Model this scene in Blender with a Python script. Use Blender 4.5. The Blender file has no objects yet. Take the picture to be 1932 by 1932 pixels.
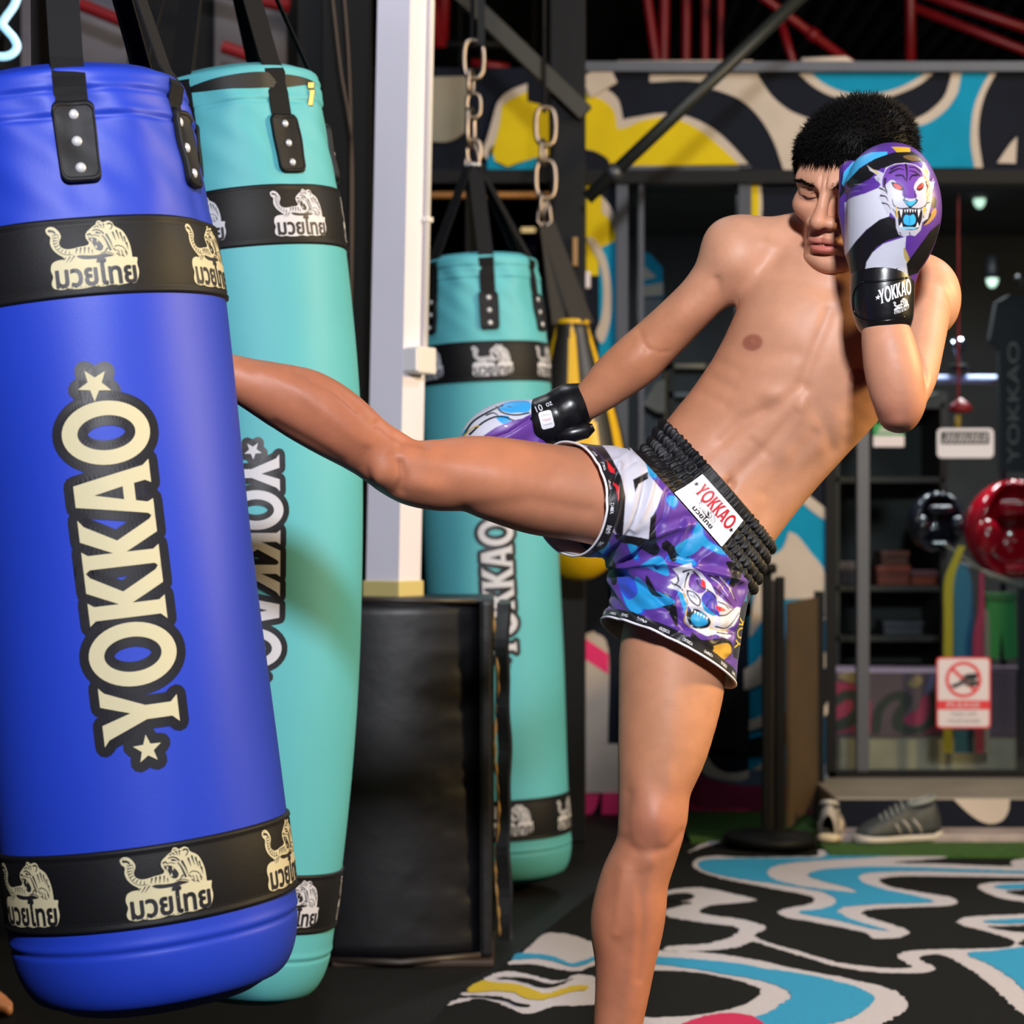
import bpy, bmesh, math, random
import numpy as np
from mathutils import Vector, Matrix, geometry

random.seed(7)
rng = np.random.default_rng(7)
S = bpy.context.scene
COL = S.collection

# ---------------------------------------------------------------- camera
F, HZ, CX, CAM_H = 4000.0, 1000.0, 966.0, 0.95      # focal length (px of 1932), horizon row, centre column, lens height
cam_d = bpy.data.cameras.new('camera')
cam = bpy.data.objects.new('camera', cam_d)
COL.objects.link(cam)
cam.location = (0, 0, CAM_H)
cam.rotation_euler = (math.pi / 2, 0, 0)
cam_d.sensor_width = 36
cam_d.lens = F * 36 / 1932
cam_d.shift_y = (HZ - 966) / 1932
cam_d.clip_start = 0.05
cam_d.dof.use_dof = True
cam_d.dof.focus_distance = 2.97
cam_d.dof.aperture_fstop = 5.6
S.camera = cam

# ---------------------------------------------------------------- world, lights, exposure
S.view_settings.view_transform = 'Standard'
S.view_settings.look = 'None'
S.view_settings.gamma = 1
S.view_settings.use_curve_mapping = False
S.view_settings.exposure = -0.07
S.cycles.use_denoising = True
S.cycles.max_bounces = 6
S.cycles.caustics_reflective = False
S.cycles.caustics_refractive = False
W = bpy.data.worlds.new('world')
S.world = W
W.use_nodes = True
W.node_tree.nodes['Background'].inputs[0].default_value = (0.5, 0.55, 0.7, 1)
W.node_tree.nodes['Background'].inputs[1].default_value = 0.008


def lamp(name, loc, target, power, size, color, size_y=None, spread=180):
    d = bpy.data.lights.new(name, 'AREA')
    d.energy = power
    d.color = color
    d.size = size
    if size_y:
        d.shape = 'RECTANGLE'
        d.size_y = size_y
    d.spread = math.radians(spread)
    o = bpy.data.objects.new(name, d)
    COL.objects.link(o)
    o.location = loc
    o.rotation_euler = (Vector(target) - Vector(loc)).to_track_quat('-Z', 'Y').to_euler()
    return o


lamp('key_softbox', (0.30, -0.5, 2.50), (0.15, 3.2, 1.0), 215, 0.30, (0.93, 0.94, 1.0))
lamp('warm_side_lamp', (3.9, 3.0, 2.3), (0.0, 3.8, 1.0), 215, 0.6, (1.0, 0.72, 0.33))
lamp('gym_ceiling_lamp', (-0.4, 4.6, 3.5), (0.8, 7.0, 1.2), 34, 0.9, (0.90, 0.95, 1.0))
lamp('gym_ceiling_lamp', (2.6, 4.4, 3.3), (1.2, 5.6, 0.0), 45, 0.6, (0.93, 0.94, 1.0))


# ---------------------------------------------------------------- helpers
def P(px, py, Y):
    """point at real depth Y whose place in the photograph is (px, py)"""
    return np.array([(px - CX) / F * Y, Y, CAM_H + (HZ - py) / F * Y])


def FLOOR(px, py):
    """point of the floor seen at (px, py)"""
    Y = CAM_H * F / (py - HZ)
    return np.array([(px - CX) / F * Y, Y, 0.0])


def lin(h):
    h = h.lstrip('#')
    v = [int(h[i:i + 2], 16) / 255 for i in (0, 2, 4)]
    return tuple(c / 12.92 if c <= 0.04045 else ((c + 0.055) / 1.055) ** 2.4 for c in v)


MATS = {}


def mat(name, color='#808080', rough=0.5, metal=0.0, bump=None, attr=None, spec=0.5, sheen=0.0, sss=0.0, coat=0.0,
        emit=None, estr=0.0, vary=0.0, vscale=8.0, aniso=0.0, trans=0.0):
    """procedural node material; bump = (scale, strength, distance); vary = albedo mottling"""
    if name in MATS:
        return MATS[name]
    m = bpy.data.materials.new(name)
    m.use_nodes = True
    nt = m.node_tree
    b = nt.nodes['Principled BSDF']
    c = lin(color) if isinstance(color, str) else tuple(color)
    b.inputs['Base Color'].default_value = (*c, 1)
    b.inputs['Roughness'].default_value = rough
    b.inputs['Metallic'].default_value = metal
    b.inputs['Specular IOR Level'].default_value = spec
    b.inputs['Sheen Weight'].default_value = sheen
    b.inputs['Coat Weight'].default_value = coat
    b.inputs['Anisotropic'].default_value = aniso
    b.inputs['Transmission Weight'].default_value = trans
    if sss:
        b.inputs['Subsurface Weight'].default_value = sss
        b.inputs['Subsurface Radius'].default_value = (1.0, 0.35, 0.18)
        b.inputs['Subsurface Scale'].default_value = 0.006
    if emit:
        b.inputs['Emission Color'].default_value = (*lin(emit), 1)
        b.inputs['Emission Strength'].default_value = estr
    src = None
    if attr:
        a = nt.nodes.new('ShaderNodeAttribute')
        a.attribute_name = attr
        src = a.outputs['Color']
        nt.links.new(src, b.inputs['Base Color'])
    if vary:
        tc = nt.nodes.new('ShaderNodeTexCoord')
        n = nt.nodes.new('ShaderNodeTexNoise')
        n.inputs['Scale'].default_value = vscale
        n.inputs['Detail'].default_value = 5
        nt.links.new(tc.outputs['Object'], n.inputs['Vector'])
        r = nt.nodes.new('ShaderNodeMapRange')
        r.inputs[1].default_value, r.inputs[2].default_value = 0.3, 0.7
        r.inputs[3].default_value, r.inputs[4].default_value = 1 - vary, 1 + vary
        nt.links.new(n.outputs['Fac'], r.inputs[0])
        mx = nt.nodes.new('ShaderNodeMix')
        mx.data_type = 'RGBA'
        mx.blend_type = 'MULTIPLY'
        mx.inputs[0].default_value = 1
        if src:
            nt.links.new(src, mx.inputs[6])
        else:
            mx.inputs[6].default_value = (*c, 1)
        nt.links.new(r.outputs[0], mx.inputs[7])
        nt.links.new(mx.outputs[2], b.inputs['Base Color'])
    if bump:
        tc = nt.nodes.new('ShaderNodeTexCoord')
        n = nt.nodes.new('ShaderNodeTexNoise')
        n.inputs['Scale'].default_value = bump[0]
        n.inputs['Detail'].default_value = 3
        nt.links.new(tc.outputs['Object'], n.inputs['Vector'])
        bm_ = nt.nodes.new('ShaderNodeBump')
        bm_.inputs['Strength'].default_value = bump[1]
        bm_.inputs['Distance'].default_value = bump[2]
        nt.links.new(n.outputs['Fac'], bm_.inputs['Height'])
        nt.links.new(bm_.outputs['Normal'], b.inputs['Normal'])
    MATS[name] = m
    return m


def mesh_np(name, V, Fc, mats=None, parent=None, smooth=True, midx=None, col=None):
    """mesh object from numpy arrays (faces: an int array of tris/quads, or list of lists)"""
    me = bpy.data.meshes.new(name)
    V = np.asarray(V, dtype=np.float32)
    if isinstance(Fc, np.ndarray):
        k = Fc.shape[1]
        me.vertices.add(len(V))
        me.vertices.foreach_set('co', V.ravel())
        me.loops.add(Fc.size)
        me.loops.foreach_set('vertex_index', Fc.astype(np.int32).ravel())
        me.polygons.add(len(Fc))
        me.polygons.foreach_set('loop_start', np.arange(0, Fc.size, k, dtype=np.int32))
        me.update(calc_edges=True)
    else:
        me.from_pydata([tuple(map(float, v)) for v in V], [], [tuple(int(i) for i in f) for f in Fc])
    me.validate()
    if len(me.polygons):
        me.polygons.foreach_set('use_smooth', np.full(len(me.polygons), smooth))
        if midx is not None and len(midx) == len(me.polygons):
            me.polygons.foreach_set('material_index', np.asarray(midx, dtype=np.int32))
    if col is not None:
        ca = me.color_attributes.new('paint', 'FLOAT_COLOR', 'POINT')
        c4 = np.ones((len(V), 4), dtype=np.float32)
        c4[:, :3] = col
        ca.data.foreach_set('color', c4.ravel())
    for m in (mats if isinstance(mats, (list, tuple)) else [mats]):
        if m:
            me.materials.append(m)
    o = bpy.data.objects.new(name, me)
    COL.objects.link(o)
    if parent is not None:
        attach(o, parent)
    return o


def attach(o, parent):
    o.parent = parent
    o.matrix_parent_inverse = Matrix.Translation(-Vector(parent_origin(parent)))


def parent_origin(p):
    v = Vector((0, 0, 0))
    while p is not None:
        v += p.location
        if p.parent is not None:
            v += p.matrix_parent_inverse.translation
        p = p.parent
    return v


def thing(name, label, cat, loc=(0, 0, 0), group=None):
    o = bpy.data.objects.new(name, None)
    o.empty_display_size = 0.1
    COL.objects.link(o)
    o.location = [float(v) for v in loc]
    return tag(o, label, cat, group)


def tag(o, label=None, cat=None, group=None, kind=None):
    for k, v in (('label', label), ('category', cat), ('group', group), ('kind', kind)):
        if v:
            o[k] = v
    return o


def grid_faces(nu, nv, close_u=False):
    """quads of a (nv rows) x (nu columns) vertex grid"""
    i, j = np.meshgrid(np.arange(nu if close_u else nu - 1), np.arange(nv - 1))
    a = j * nu + i
    b = j * nu + (i + 1) % nu
    return np.stack([a, b, b + nu, a + nu], -1).reshape(-1, 4)


class MB:
    """collects shapes into one mesh"""

    def __init__(self):
        self.v, self.f, self.m = [], [], []
        self.n = 0

    def add(self, V, Fc, mi=0):
        V = np.asarray(V, float)
        self.v.append(V)
        for f in Fc:
            self.f.append([int(i) + self.n for i in f])
            self.m.append(mi)
        self.n += len(V)
        return self

    def box(self, lo, hi, mi=0, bev=0.0):
        lo, hi = np.minimum(lo, hi), np.maximum(lo, hi)
        bev = min(bev, 0.45 * float((hi - lo).min()))
        if bev <= 0:
            V = [(x, y, z) for x in (lo[0], hi[0]) for y in (lo[1], hi[1]) for z in (lo[2], hi[2])]
            return self.add(V, [(0, 1, 3, 2), (4, 6, 7, 5), (0, 4, 5, 1), (2, 3, 7, 6), (0, 2, 6, 4), (1, 5, 7, 3)], mi)
        bm = bmesh.new()
        bmesh.ops.create_cube(bm, size=1)
        for v in bm.verts:
            v.co = Vector([(lo[k] + hi[k]) / 2 + v.co[k] * (hi[k] - lo[k]) for k in range(3)])
        bmesh.ops.bevel(bm, geom=list(bm.edges), offset=bev, segments=2, affect='EDGES', profile=0.6)
        bm.verts.index_update()
        self.add([v.co[:] for v in bm.verts], [[v.index for v in f.verts] for f in bm.faces], mi)
        bm.free()
        return self

    def obox(self, c, ax, ay, az, bev=0.0, mi=0):
        """box with half-vectors ax, ay, az"""
        t = MB().box((-1, -1, -1), (1, 1, 1))
        hx, hy, hz = (np.linalg.norm(a) for a in (ax, ay, az))
        t = MB().box((-hx, -hy, -hz), (hx, hy, hz), bev=bev)
        M = np.stack([np.asarray(ax) / hx, np.asarray(ay) / hy, np.asarray(az) / hz], 0)
        return self.add(np.concatenate(t.v) @ M + np.asarray(c), t.f, mi)

    def tube(self, pts, r, n=10, mi=0, caps=True, closed=False):
        V, Fc = tube_mesh(pts, r, n, caps, closed)
        return self.add(V, Fc, mi)

    def lathe(self, prof, c, n=32, mi=0, axis=None):
        """prof: list of (r, z)"""
        a = np.linspace(0, 2 * math.pi, n, endpoint=False)
        V = np.array([[r * math.cos(t), r * math.sin(t), z] for r, z in prof for t in a])
        if axis is not None:
            q = Vector((0, 0, 1)).rotation_difference(Vector(axis))
            V = V @ np.array(q.to_matrix()).T
        V = V + np.asarray(c)
        Fc = [list(f) for f in grid_faces(n, len(prof), True)]
        Fc.append(list(range(n))[::-1])
        Fc.append([(len(prof) - 1) * n + i for i in range(n)])
        return self.add(V, Fc, mi)

    def ball(self, c, r, n=12, mi=0):
        r = np.broadcast_to(np.asarray(r, float), (3,))
        th = np.linspace(0, math.pi, n)
        ph = np.linspace(0, 2 * math.pi, 2 * n, endpoint=False)
        V = np.array([[math.sin(t) * math.cos(p) * r[0], math.sin(t) * math.sin(p) * r[1], -math.cos(t) * r[2]] for t in th for p in ph])
        return self.add(V + np.asarray(c), grid_faces(2 * n, n, True), mi)

    def build(self, name, mats, parent=None, smooth=False):
        V = np.concatenate(self.v) if self.v else np.zeros((0, 3))
        return mesh_np(name, V, self.f, mats, parent, smooth, self.m)


def tube_mesh(pts, r, n=10, caps=True, closed=False):
    pts = np.asarray(pts, float)
    m = len(pts)
    r = np.broadcast_to(np.asarray(r, float), (m,))
    T = np.gradient(pts, axis=0) if not closed else np.roll(pts, -1, 0) - np.roll(pts, 1, 0)
    T /= np.linalg.norm(T, axis=1, keepdims=True) + 1e-12
    up = np.array([0, 0, 1.0]) if abs(T[0, 2]) < 0.9 else np.array([0, 1.0, 0])
    V = []
    N = np.cross(T[0], up)
    for i in range(m):
        N = N - T[i] * N.dot(T[i])
        N /= np.linalg.norm(N) + 1e-12
        B = np.cross(T[i], N)
        a = np.linspace(0, 2 * math.pi, n, endpoint=False)
        V.append(pts[i] + r[i] * (np.cos(a)[:, None] * N + np.sin(a)[:, None] * B))
    V = np.concatenate(V)
    Fc = [list(f) for f in grid_faces(n, m, True)]
    if closed:
        Fc += [[(m - 1) * n + i, (m - 1) * n + (i + 1) % n, (i + 1) % n, i] for i in range(n)]
    elif caps:
        Fc.append(list(range(n))[::-1])
        Fc.append([(m - 1) * n + i for i in range(n)])
    return V, Fc


def spline(pts, n=8, closed=False):
    """Catmull-Rom through points"""
    p = np.asarray(pts, float)
    m = len(p)
    out = []
    for i in range(m if closed else m - 1):
        if closed:
            a, b, c, d = p[(i - 1) % m], p[i], p[(i + 1) % m], p[(i + 2) % m]
        else:
            b, c = p[i], p[i + 1]
            a = p[i - 1] if i else 2 * b - c
            d = p[i + 2] if i + 2 < m else 2 * c - b
        for t in np.linspace(0, 1, n, endpoint=False):
            out.append(0.5 * (2 * b + (c - a) * t + (2 * a - 5 * b + 4 * c - d) * t * t + (3 * b - a - 3 * c + d) * t ** 3))
    if not closed:
        out.append(p[-1])
    return np.array(out)


def inside(Q, loops):
    """even-odd point in polygon, vectorised"""
    r = np.zeros(len(Q), bool)
    for L in loops:
        L = np.asarray(L, float)
        x1, y1 = L[:, 0], L[:, 1]
        x2, y2 = np.roll(x1, -1), np.roll(y1, -1)
        for a, b, c, d in zip(x1, y1, x2, y2):
            if b == d:
                continue
            r ^= ((Q[:, 1] < b) != (Q[:, 1] < d)) & (Q[:, 0] < (c - a) * (Q[:, 1] - b) / (d - b) + a)
    return r


def resample(L, g):
    L = np.asarray(L, float)
    out = []
    for i in range(len(L)):
        a, b = L[i], L[(i + 1) % len(L)]
        k = max(1, int(math.ceil(np.linalg.norm(b - a) / g)))
        for t in range(k):
            out.append(a + (b - a) * t / k)
    return np.array(out)


def poly_fill(loops, g=None):
    """triangulate a polygon with holes; g = inner point spacing so it can be bent onto a curved surface"""
    loops = [resample(L, g) if g else np.asarray(L, float) for L in loops]
    vs, es = [], []
    for L in loops:
        n0 = len(vs)
        vs += [Vector((float(x), float(y))) for x, y in L]
        es += [(n0 + i, n0 + (i + 1) % len(L)) for i in range(len(L))]
    if g:
        A = np.concatenate(loops)
        lo, hi = A.min(0), A.max(0)
        gx, gy = np.meshgrid(np.arange(lo[0] + g / 2, hi[0], g), np.arange(lo[1] + g / 2, hi[1], g))
        Q = np.stack([gx.ravel(), gy.ravel()], -1)
        if len(Q):
            Q = Q[inside(Q, loops)]
            if len(Q):
                dmin = np.min(((Q[:, None, :] - A[None]) ** 2).sum(-1), 1)
                vs += [Vector((float(x), float(y))) for x, y in Q[dmin > (0.35 * g) ** 2]]
    v, e, f, *_ = geometry.delaunay_2d_cdt(vs, es, [], 0, 1e-7)
    V = np.array([(p.x, p.y) for p in v])
    T = np.array(f, dtype=int)
    T = T[inside(V[T].mean(1), loops)]
    return V, T


def stroke(pts, w, closed=False, caps=True):
    """ribbon (quads + round joints) along a 2D polyline: returns verts, faces; w may be per-point"""
    p = np.asarray(pts, float)
    w = np.broadcast_to(np.asarray(w, float), (len(p),)) / 2
    V, Fc = [], []
    m = len(p)
    for i in range(m if closed else m - 1):
        a, b = p[i], p[(i + 1) % m]
        d = b - a
        l = np.linalg.norm(d)
        if l < 1e-9:
            continue
        nn = np.array([-d[1], d[0]]) / l
        k = len(V)
        wa, wb = w[i], w[(i + 1) % m]
        V += [a + nn * wa, a - nn * wa, b - nn * wb, b + nn * wb]
        Fc.append([k, k + 1, k + 2, k + 3])
    for i in range(m):
        if not closed and not caps and i in (0, m - 1) or w[i] < 1e-6:
            continue
        k = len(V)
        V += [p[i] + w[i] * np.array([math.cos(t), math.sin(t)]) for t in np.linspace(0, 2 * math.pi, 10, endpoint=False)]
        Fc.append(list(range(k, k + 10)))
    return np.array(V), Fc


_text_cache = {}


def text_loops(txt, bold=0.0):
    """outline loops of a string in the built-in font, height of a capital = about 0.7"""
    if (txt, bold) in _text_cache:
        return _text_cache[(txt, bold)]
    cu = bpy.data.curves.new('txt', 'FONT')
    cu.body = txt
    cu.fill_mode = 'NONE'
    cu.offset = bold
    cu.resolution_u = 3
    o = bpy.data.objects.new('txt', cu)
    COL.objects.link(o)
    dg = bpy.context.evaluated_depsgraph_get()
    me = bpy.data.meshes.new_from_object(o.evaluated_get(dg))
    nb = {}
    for e in me.edges:
        a, b = e.vertices
        nb.setdefault(a, []).append(b)
        nb.setdefault(b, []).append(a)
    seen, loops = set(), []
    co = [(v.co.x, v.co.y) for v in me.vertices]
    for s in list(nb):
        if s in seen:
            continue
        L, prev, cur = [], None, s
        while cur not in seen:
            seen.add(cur)
            L.append(co[cur])
            nx = [q for q in nb[cur] if q != prev]
            prev, cur = cur, (nx[0] if nx else s)
        if len(L) > 2:
            loops.append(np.array(L))
    bpy.data.objects.remove(o)
    bpy.data.curves.remove(cu)
    bpy.data.meshes.remove(me)
    _text_cache[(txt, bold)] = loops
    return loops


def fit_loops(loops, cx, cy, w=None, h=None):
    A = np.concatenate(loops)
    lo, hi = A.min(0), A.max(0)
    sx = w / (hi[0] - lo[0]) if w else None
    sy = h / (hi[1] - lo[1]) if h else None
    sx, sy = sx or sy, sy or sx
    c = (lo + hi) / 2
    return [(L - c) * (sx, sy) + (cx, cy) for L in loops]


def norm(v):
    v = np.asarray(v, float)
    return v / np.linalg.norm(v)


def rect_ring(w, h, r, n=5):
    o = []
    for cx, cy, a0 in ((w / 2 - r, h / 2 - r, 0), (-w / 2 + r, h / 2 - r, 90), (-w / 2 + r, -h / 2 + r, 180), (w / 2 - r, -h / 2 + r, 270)):
        for a in np.linspace(a0, a0 + 90, n):
            o.append((cx + r * math.cos(math.radians(a)), cy + r * math.sin(math.radians(a))))
    return np.array(o)


def star(cx, cy, r, rot=0.0):
    return np.array([(cx + (r if i % 2 == 0 else r * 0.42) * math.sin(rot + i * math.pi / 5),
                      cy + (r if i % 2 == 0 else r * 0.42) * math.cos(rot + i * math.pi / 5)) for i in range(10)])


def ell(cx, cy, rx, ry, n=40, rot=0.0):
    a = np.linspace(0, 2 * math.pi, n, endpoint=False)
    x, y = rx * np.cos(a), ry * np.sin(a)
    return np.stack([cx + x * math.cos(rot) - y * math.sin(rot), cy + x * math.sin(rot) + y * math.cos(rot)], -1)
# ---------------------------------------------------------------- the room
def struct(name, mb, mats, parent=None, smooth=False):
    o = mb.build(name, mats, parent, smooth)
    if parent is None:
        o['kind'] = 'structure'
    return o


def pbox(x0, y0, x1, y1, Y0, Y1, bev=0.0, Yr=None):
    """box whose near face spans picture points (x0, y0)-(x1, y1) at depth Yr (default Y0), running from Y0 to Y1"""
    a, b = P(x0, y0, Yr or Y0), P(x1, y1, Yr or Y0)
    return MB().box((a[0], Y0, a[2]), (b[0], Y1, b[2]), bev=bev)


black_paint = mat('black_paint', '#09090b', 0.6, spec=.2, vary=.15, vscale=6)
dark_wall = mat('dark_wall_paint', '#0b0c0f', 0.75, spec=.2, vary=.25, vscale=4)
navy = mat('mural_navy', '#0e1320', 0.75, spec=.15, vary=.14, vscale=9, bump=(90, .2, .002))
creamw = mat('mural_cream', '#b9aca0', 0.75, spec=.15, vary=.06, vscale=9, bump=(90, .2, .002))
cyanw = mat('mural_cyan', '#0784aa', 0.75, spec=.15, vary=.07, vscale=9, bump=(90, .2, .002))
yellow = mat('mural_yellow', '#cdb414', 0.75, spec=.15, vary=.06, vscale=9, bump=(90, .2, .002))
pink = mat('mural_pink', '#e0356e', 0.75, spec=.15, vary=.06, vscale=9, bump=(90, .2, .002))
plum = mat('mural_plum', '#8d1c4a', 0.75, vary=.2, vscale=5)
steelblue = mat('mural_steel_blue', '#4d5f76', 0.75, vary=.1, vscale=5)

YW = 7.1
fl = struct('floor', MB().box((-3.6, -1.2, -.12), (4.2, 12.6, 0)), mat('black_rubber_floor', '#0f0f0e', 0.65, spec=.25, vary=.35, vscale=2.2, bump=(160, .5, .003)))
ceil_ = struct('ceiling', MB().box((-3.6, -1.2, 3.7), (4.2, 12.6, 3.8)), mat('dark_roof_sheet', '#121419', 0.6, vary=.2))
struct('wall_left', MB().box((-3.7, -1.2, 0), (-3.6, 12.6, 3.7)), dark_wall)
struct('wall_right', MB().box((4.2, -1.2, 0), (4.3, 12.6, 3.7)), dark_wall)
struct('wall_rear', MB().box((-3.6, 12.6, 0), (4.2, 12.7, 3.7)), dark_wall)
# ribs of the roof sheet, seen over the front of the shop
rib_m = mat('roof_rib', '#3a3f48', 0.5, .3, vary=.2)
for k in range(26):
    MB().box((0.9 + k * .12, 7.4, 3.655), (0.935 + k * .12, 12.6, 3.70)).build('rib', rib_m, ceil_)

# painted front of the shop: one wall with a doorway, a window opening and a glass door
wall = MB()
for x0, y0, x1, y1 in ((-700, 128, 2300, 335), (-700, 335, 788, 1540), (1046, 335, 1168, 1540), (1168, 1150, 1412, 1540), (1412, 335, 1562, 1540), (2110, 335, 2300, 1540)):
    a, b = P(x0, y0, YW), P(x1, y1, YW)
    wall.box((a[0], YW, a[2] if y0 > 128 else a[2]), (b[0], YW + .14, max(0.0, b[2]) if y1 < 1535 else 0.0))
wb_ = struct('wall_back', wall, navy)


def round_runs(p, lim=42, n=4):
    """smooth the gentle bends of an outline and keep its sharp corners"""
    m = len(p)
    a, b = p - np.roll(p, 1, 0), np.roll(p, -1, 0) - p
    ang = np.degrees(np.abs(np.angle((b[:, 0] + 1j * b[:, 1]) / (a[:, 0] + 1j * a[:, 1] + 1e-9))))
    c = [i for i in range(m) if ang[i] > lim]
    if len(c) < 2:
        return spline(p, n, True)
    out = []
    for i, j in zip(c, c[1:] + [c[0] + m]):
        run = np.array([p[k % m] for k in range(i, j + 1)])
        out.append((spline(run, n) if len(run) > 2 else run)[:-1])
    return np.concatenate(out)


def mural(shapes, Yp, parent, name='mural_shape', d0=.004, step=.0015):
    """flat painted shapes, each with its own thin edge; shapes: (points, material, smooth)"""
    for i, (pts, m, sm) in enumerate(shapes):
        pts = np.asarray(pts, float)
        pts = spline(pts, 5, True) if sm else round_runs(pts)
        V2, F2 = poly_fill([pts])
        n = len(V2)
        d = d0 + i * step
        W3 = np.array([P(x, y, Yp) for x, y in V2])
        f = W3.copy()
        f[:, 1] = Yp - d
        Fs = [list(t) for t in F2]
        # small edge thickness
        k = len(pts)
        e0 = np.array([P(x, y, Yp) for x, y in pts])
        e1 = e0.copy()
        e1[:, 1] = Yp - d
        V = np.concatenate([f, e0, e1])
        Fs += [[n + j, n + (j + 1) % k, n + k + (j + 1) % k, n + k + j] for j in range(k)]
        mesh_np(name, V, Fs, m, parent, False)


def S5(p):
    return [(1080 + x * .441, y * .441) for x, y in p]


def S4(p):
    return [(560 + x * .3106, y * .3106) for x, y in p]


def S3(p):
    return [(1060 + x * .2692, 1040 + y * .2692) for x, y in p]


def SG(p):
    return [(760 + x * .2277, 80 + y * .2277) for x, y in p]


mural([
    (S5([(330, 322), (590, 322), (560, 352), (470, 345), (380, 350), (330, 352)]), creamw, 0),
    (S5([(650, 318), (790, 318), (815, 360), (860, 420), (930, 475), (1010, 508), (985, 570), (960, 650), (950, 730), (930, 776), (905, 735), (862, 610), (800, 505), (720, 430), (630, 392), (588, 382)]), creamw, 0),
    (S5([(968, 318), (1030, 372), (1100, 410), (1190, 434), (1290, 432), (1390, 405), (1480, 365), (1540, 318)]), creamw, 0),
    (S5([(1024, 318), (1070, 355), (1130, 385), (1200, 402), (1290, 402), (1370, 385), (1450, 350), (1502, 318)]), cyanw, 0),
    (S5([(1455, 515), (1520, 482), (1585, 420), (1612, 350), (1618, 318), (1670, 318), (1660, 360), (1640, 410), (1590, 480), (1520, 530), (1455, 548)]), creamw, 0),
    (S5([(1455, 545), (1520, 528), (1590, 478), (1642, 410), (1662, 318), (1790, 318), (1750, 390), (1715, 480), (1702, 560), (1706, 640), (1722, 720), (1455, 720)]), cyanw, 0),
    (S5([(1780, 318), (1808, 318), (1765, 400), (1740, 490), (1734, 590), (1752, 720), (1716, 720), (1700, 600), (1712, 470), (1745, 380)]), creamw, 0),
    (S5([(1898, 588), (1870, 618), (1832, 672), (1814, 700), (1892, 702)]), creamw, 0),
    (S5([(40, 365), (95, 368), (150, 388), (196, 432), (216, 516), (262, 506), (390, 488), (500, 505), (600, 555), (680, 625), (750, 705), (40, 720)]), creamw, 0),
    (S5([(40, 405), (90, 418), (140, 440), (178, 485), (190, 555), (230, 550), (300, 520), (400, 506), (480, 528), (570, 580), (650, 650), (712, 708), (205, 710), (150, 682), (100, 652), (40, 638)]), yellow, 0),
    (S5([(40, 640), (100, 654), (150, 684), (160, 712), (130, 735), (40, 760)]), navy, 0),
    (SG([(100, 300), (540, 290), (530, 740), (420, 815), (310, 835), (180, 815), (100, 770)]), mat('mural_grey', '#8b8371', .75, vary=.08), 0),
    (SG([(1030, 350), (880, 415), (790, 500), (745, 640), (700, 800), (650, 930), (700, 980), (750, 860), (1030, 700)]), creamw, 0),
    (SG([(1030, 420), (900, 480), (820, 540), (800, 700), (745, 920), (760, 990), (870, 1040), (980, 1000), (1270, 930), (1270, 560), (1030, 500)]), yellow, 0),
    (SG([(700, 975), (745, 930), (770, 1010), (870, 1050), (980, 1010), (1110, 960), (1110, 1062), (700, 1062)]), cyanw, 0),
], YW, wb_)
# pier left of the window
mural([
    ([(1106, 330), (1112, 345), (1135, 372), (1152, 395), (1160, 425), (1160, 520), (1106, 520)], yellow, 0),
    ([(1135, 370), (1150, 388), (1161, 412), (1161, 440), (1150, 415), (1136, 402)], creamw, 0),
    ([(1130, 470), (1161, 455), (1161, 660), (1130, 680)], cyanw, 0),
    ([(1108, 452), (1122, 452), (1142, 485), (1152, 535), (1154, 580), (1148, 620), (1136, 648), (1124, 630), (1134, 600), (1138, 560), (1136, 520), (1128, 490)], creamw, 1),
    (S3([(50, 1350), (400, 1350), (400, 1690), (50, 1690)]), creamw, 0),
    (S3([(135, 590), (135, 1350), (320, 1350), (325, 690), (220, 560)]), creamw, 0),
    (S3([(135, 590), (325, 720), (325, 860), (135, 735)]), pink, 0),
    (S3([(50, 1640), (150, 1690), (265, 1700), (235, 1800), (190, 1850), (50, 1852)]), pink, 0),
    (S3([(285, 1690), (400, 1690), (400, 1855), (275, 1855)]), pink, 0),
    ([(1168, 1395), (1412, 1420), (1412, 1300), (1168, 1300)], black_paint, 0),
    (S3([(990, 1510), (1100, 1585), (1230, 1590), (1340, 1550), (1410, 1490), (1900, 1490), (1900, 1700), (1050, 1700)]), steelblue, 0),
    (S3([(1010, 1420), (1060, 1500), (1150, 1550), (1250, 1550), (1340, 1520), (1415, 1470), (1415, 1520), (1340, 1570), (1230, 1605), (1100, 1590), (1000, 1560), (950, 1500)]), creamw, 0),
    (S3([(920, 1550), (1010, 1580), (1130, 1615), (1290, 1640), (1415, 1660), (1415, 1880), (1100, 1870), (870, 1850), (860, 1700)]), plum, 0),
    (S3([(880, 1750), (1000, 1800), (1415, 1790), (1415, 1885), (940, 1885)]), pink, 0),
], YW, wb_)
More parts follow.
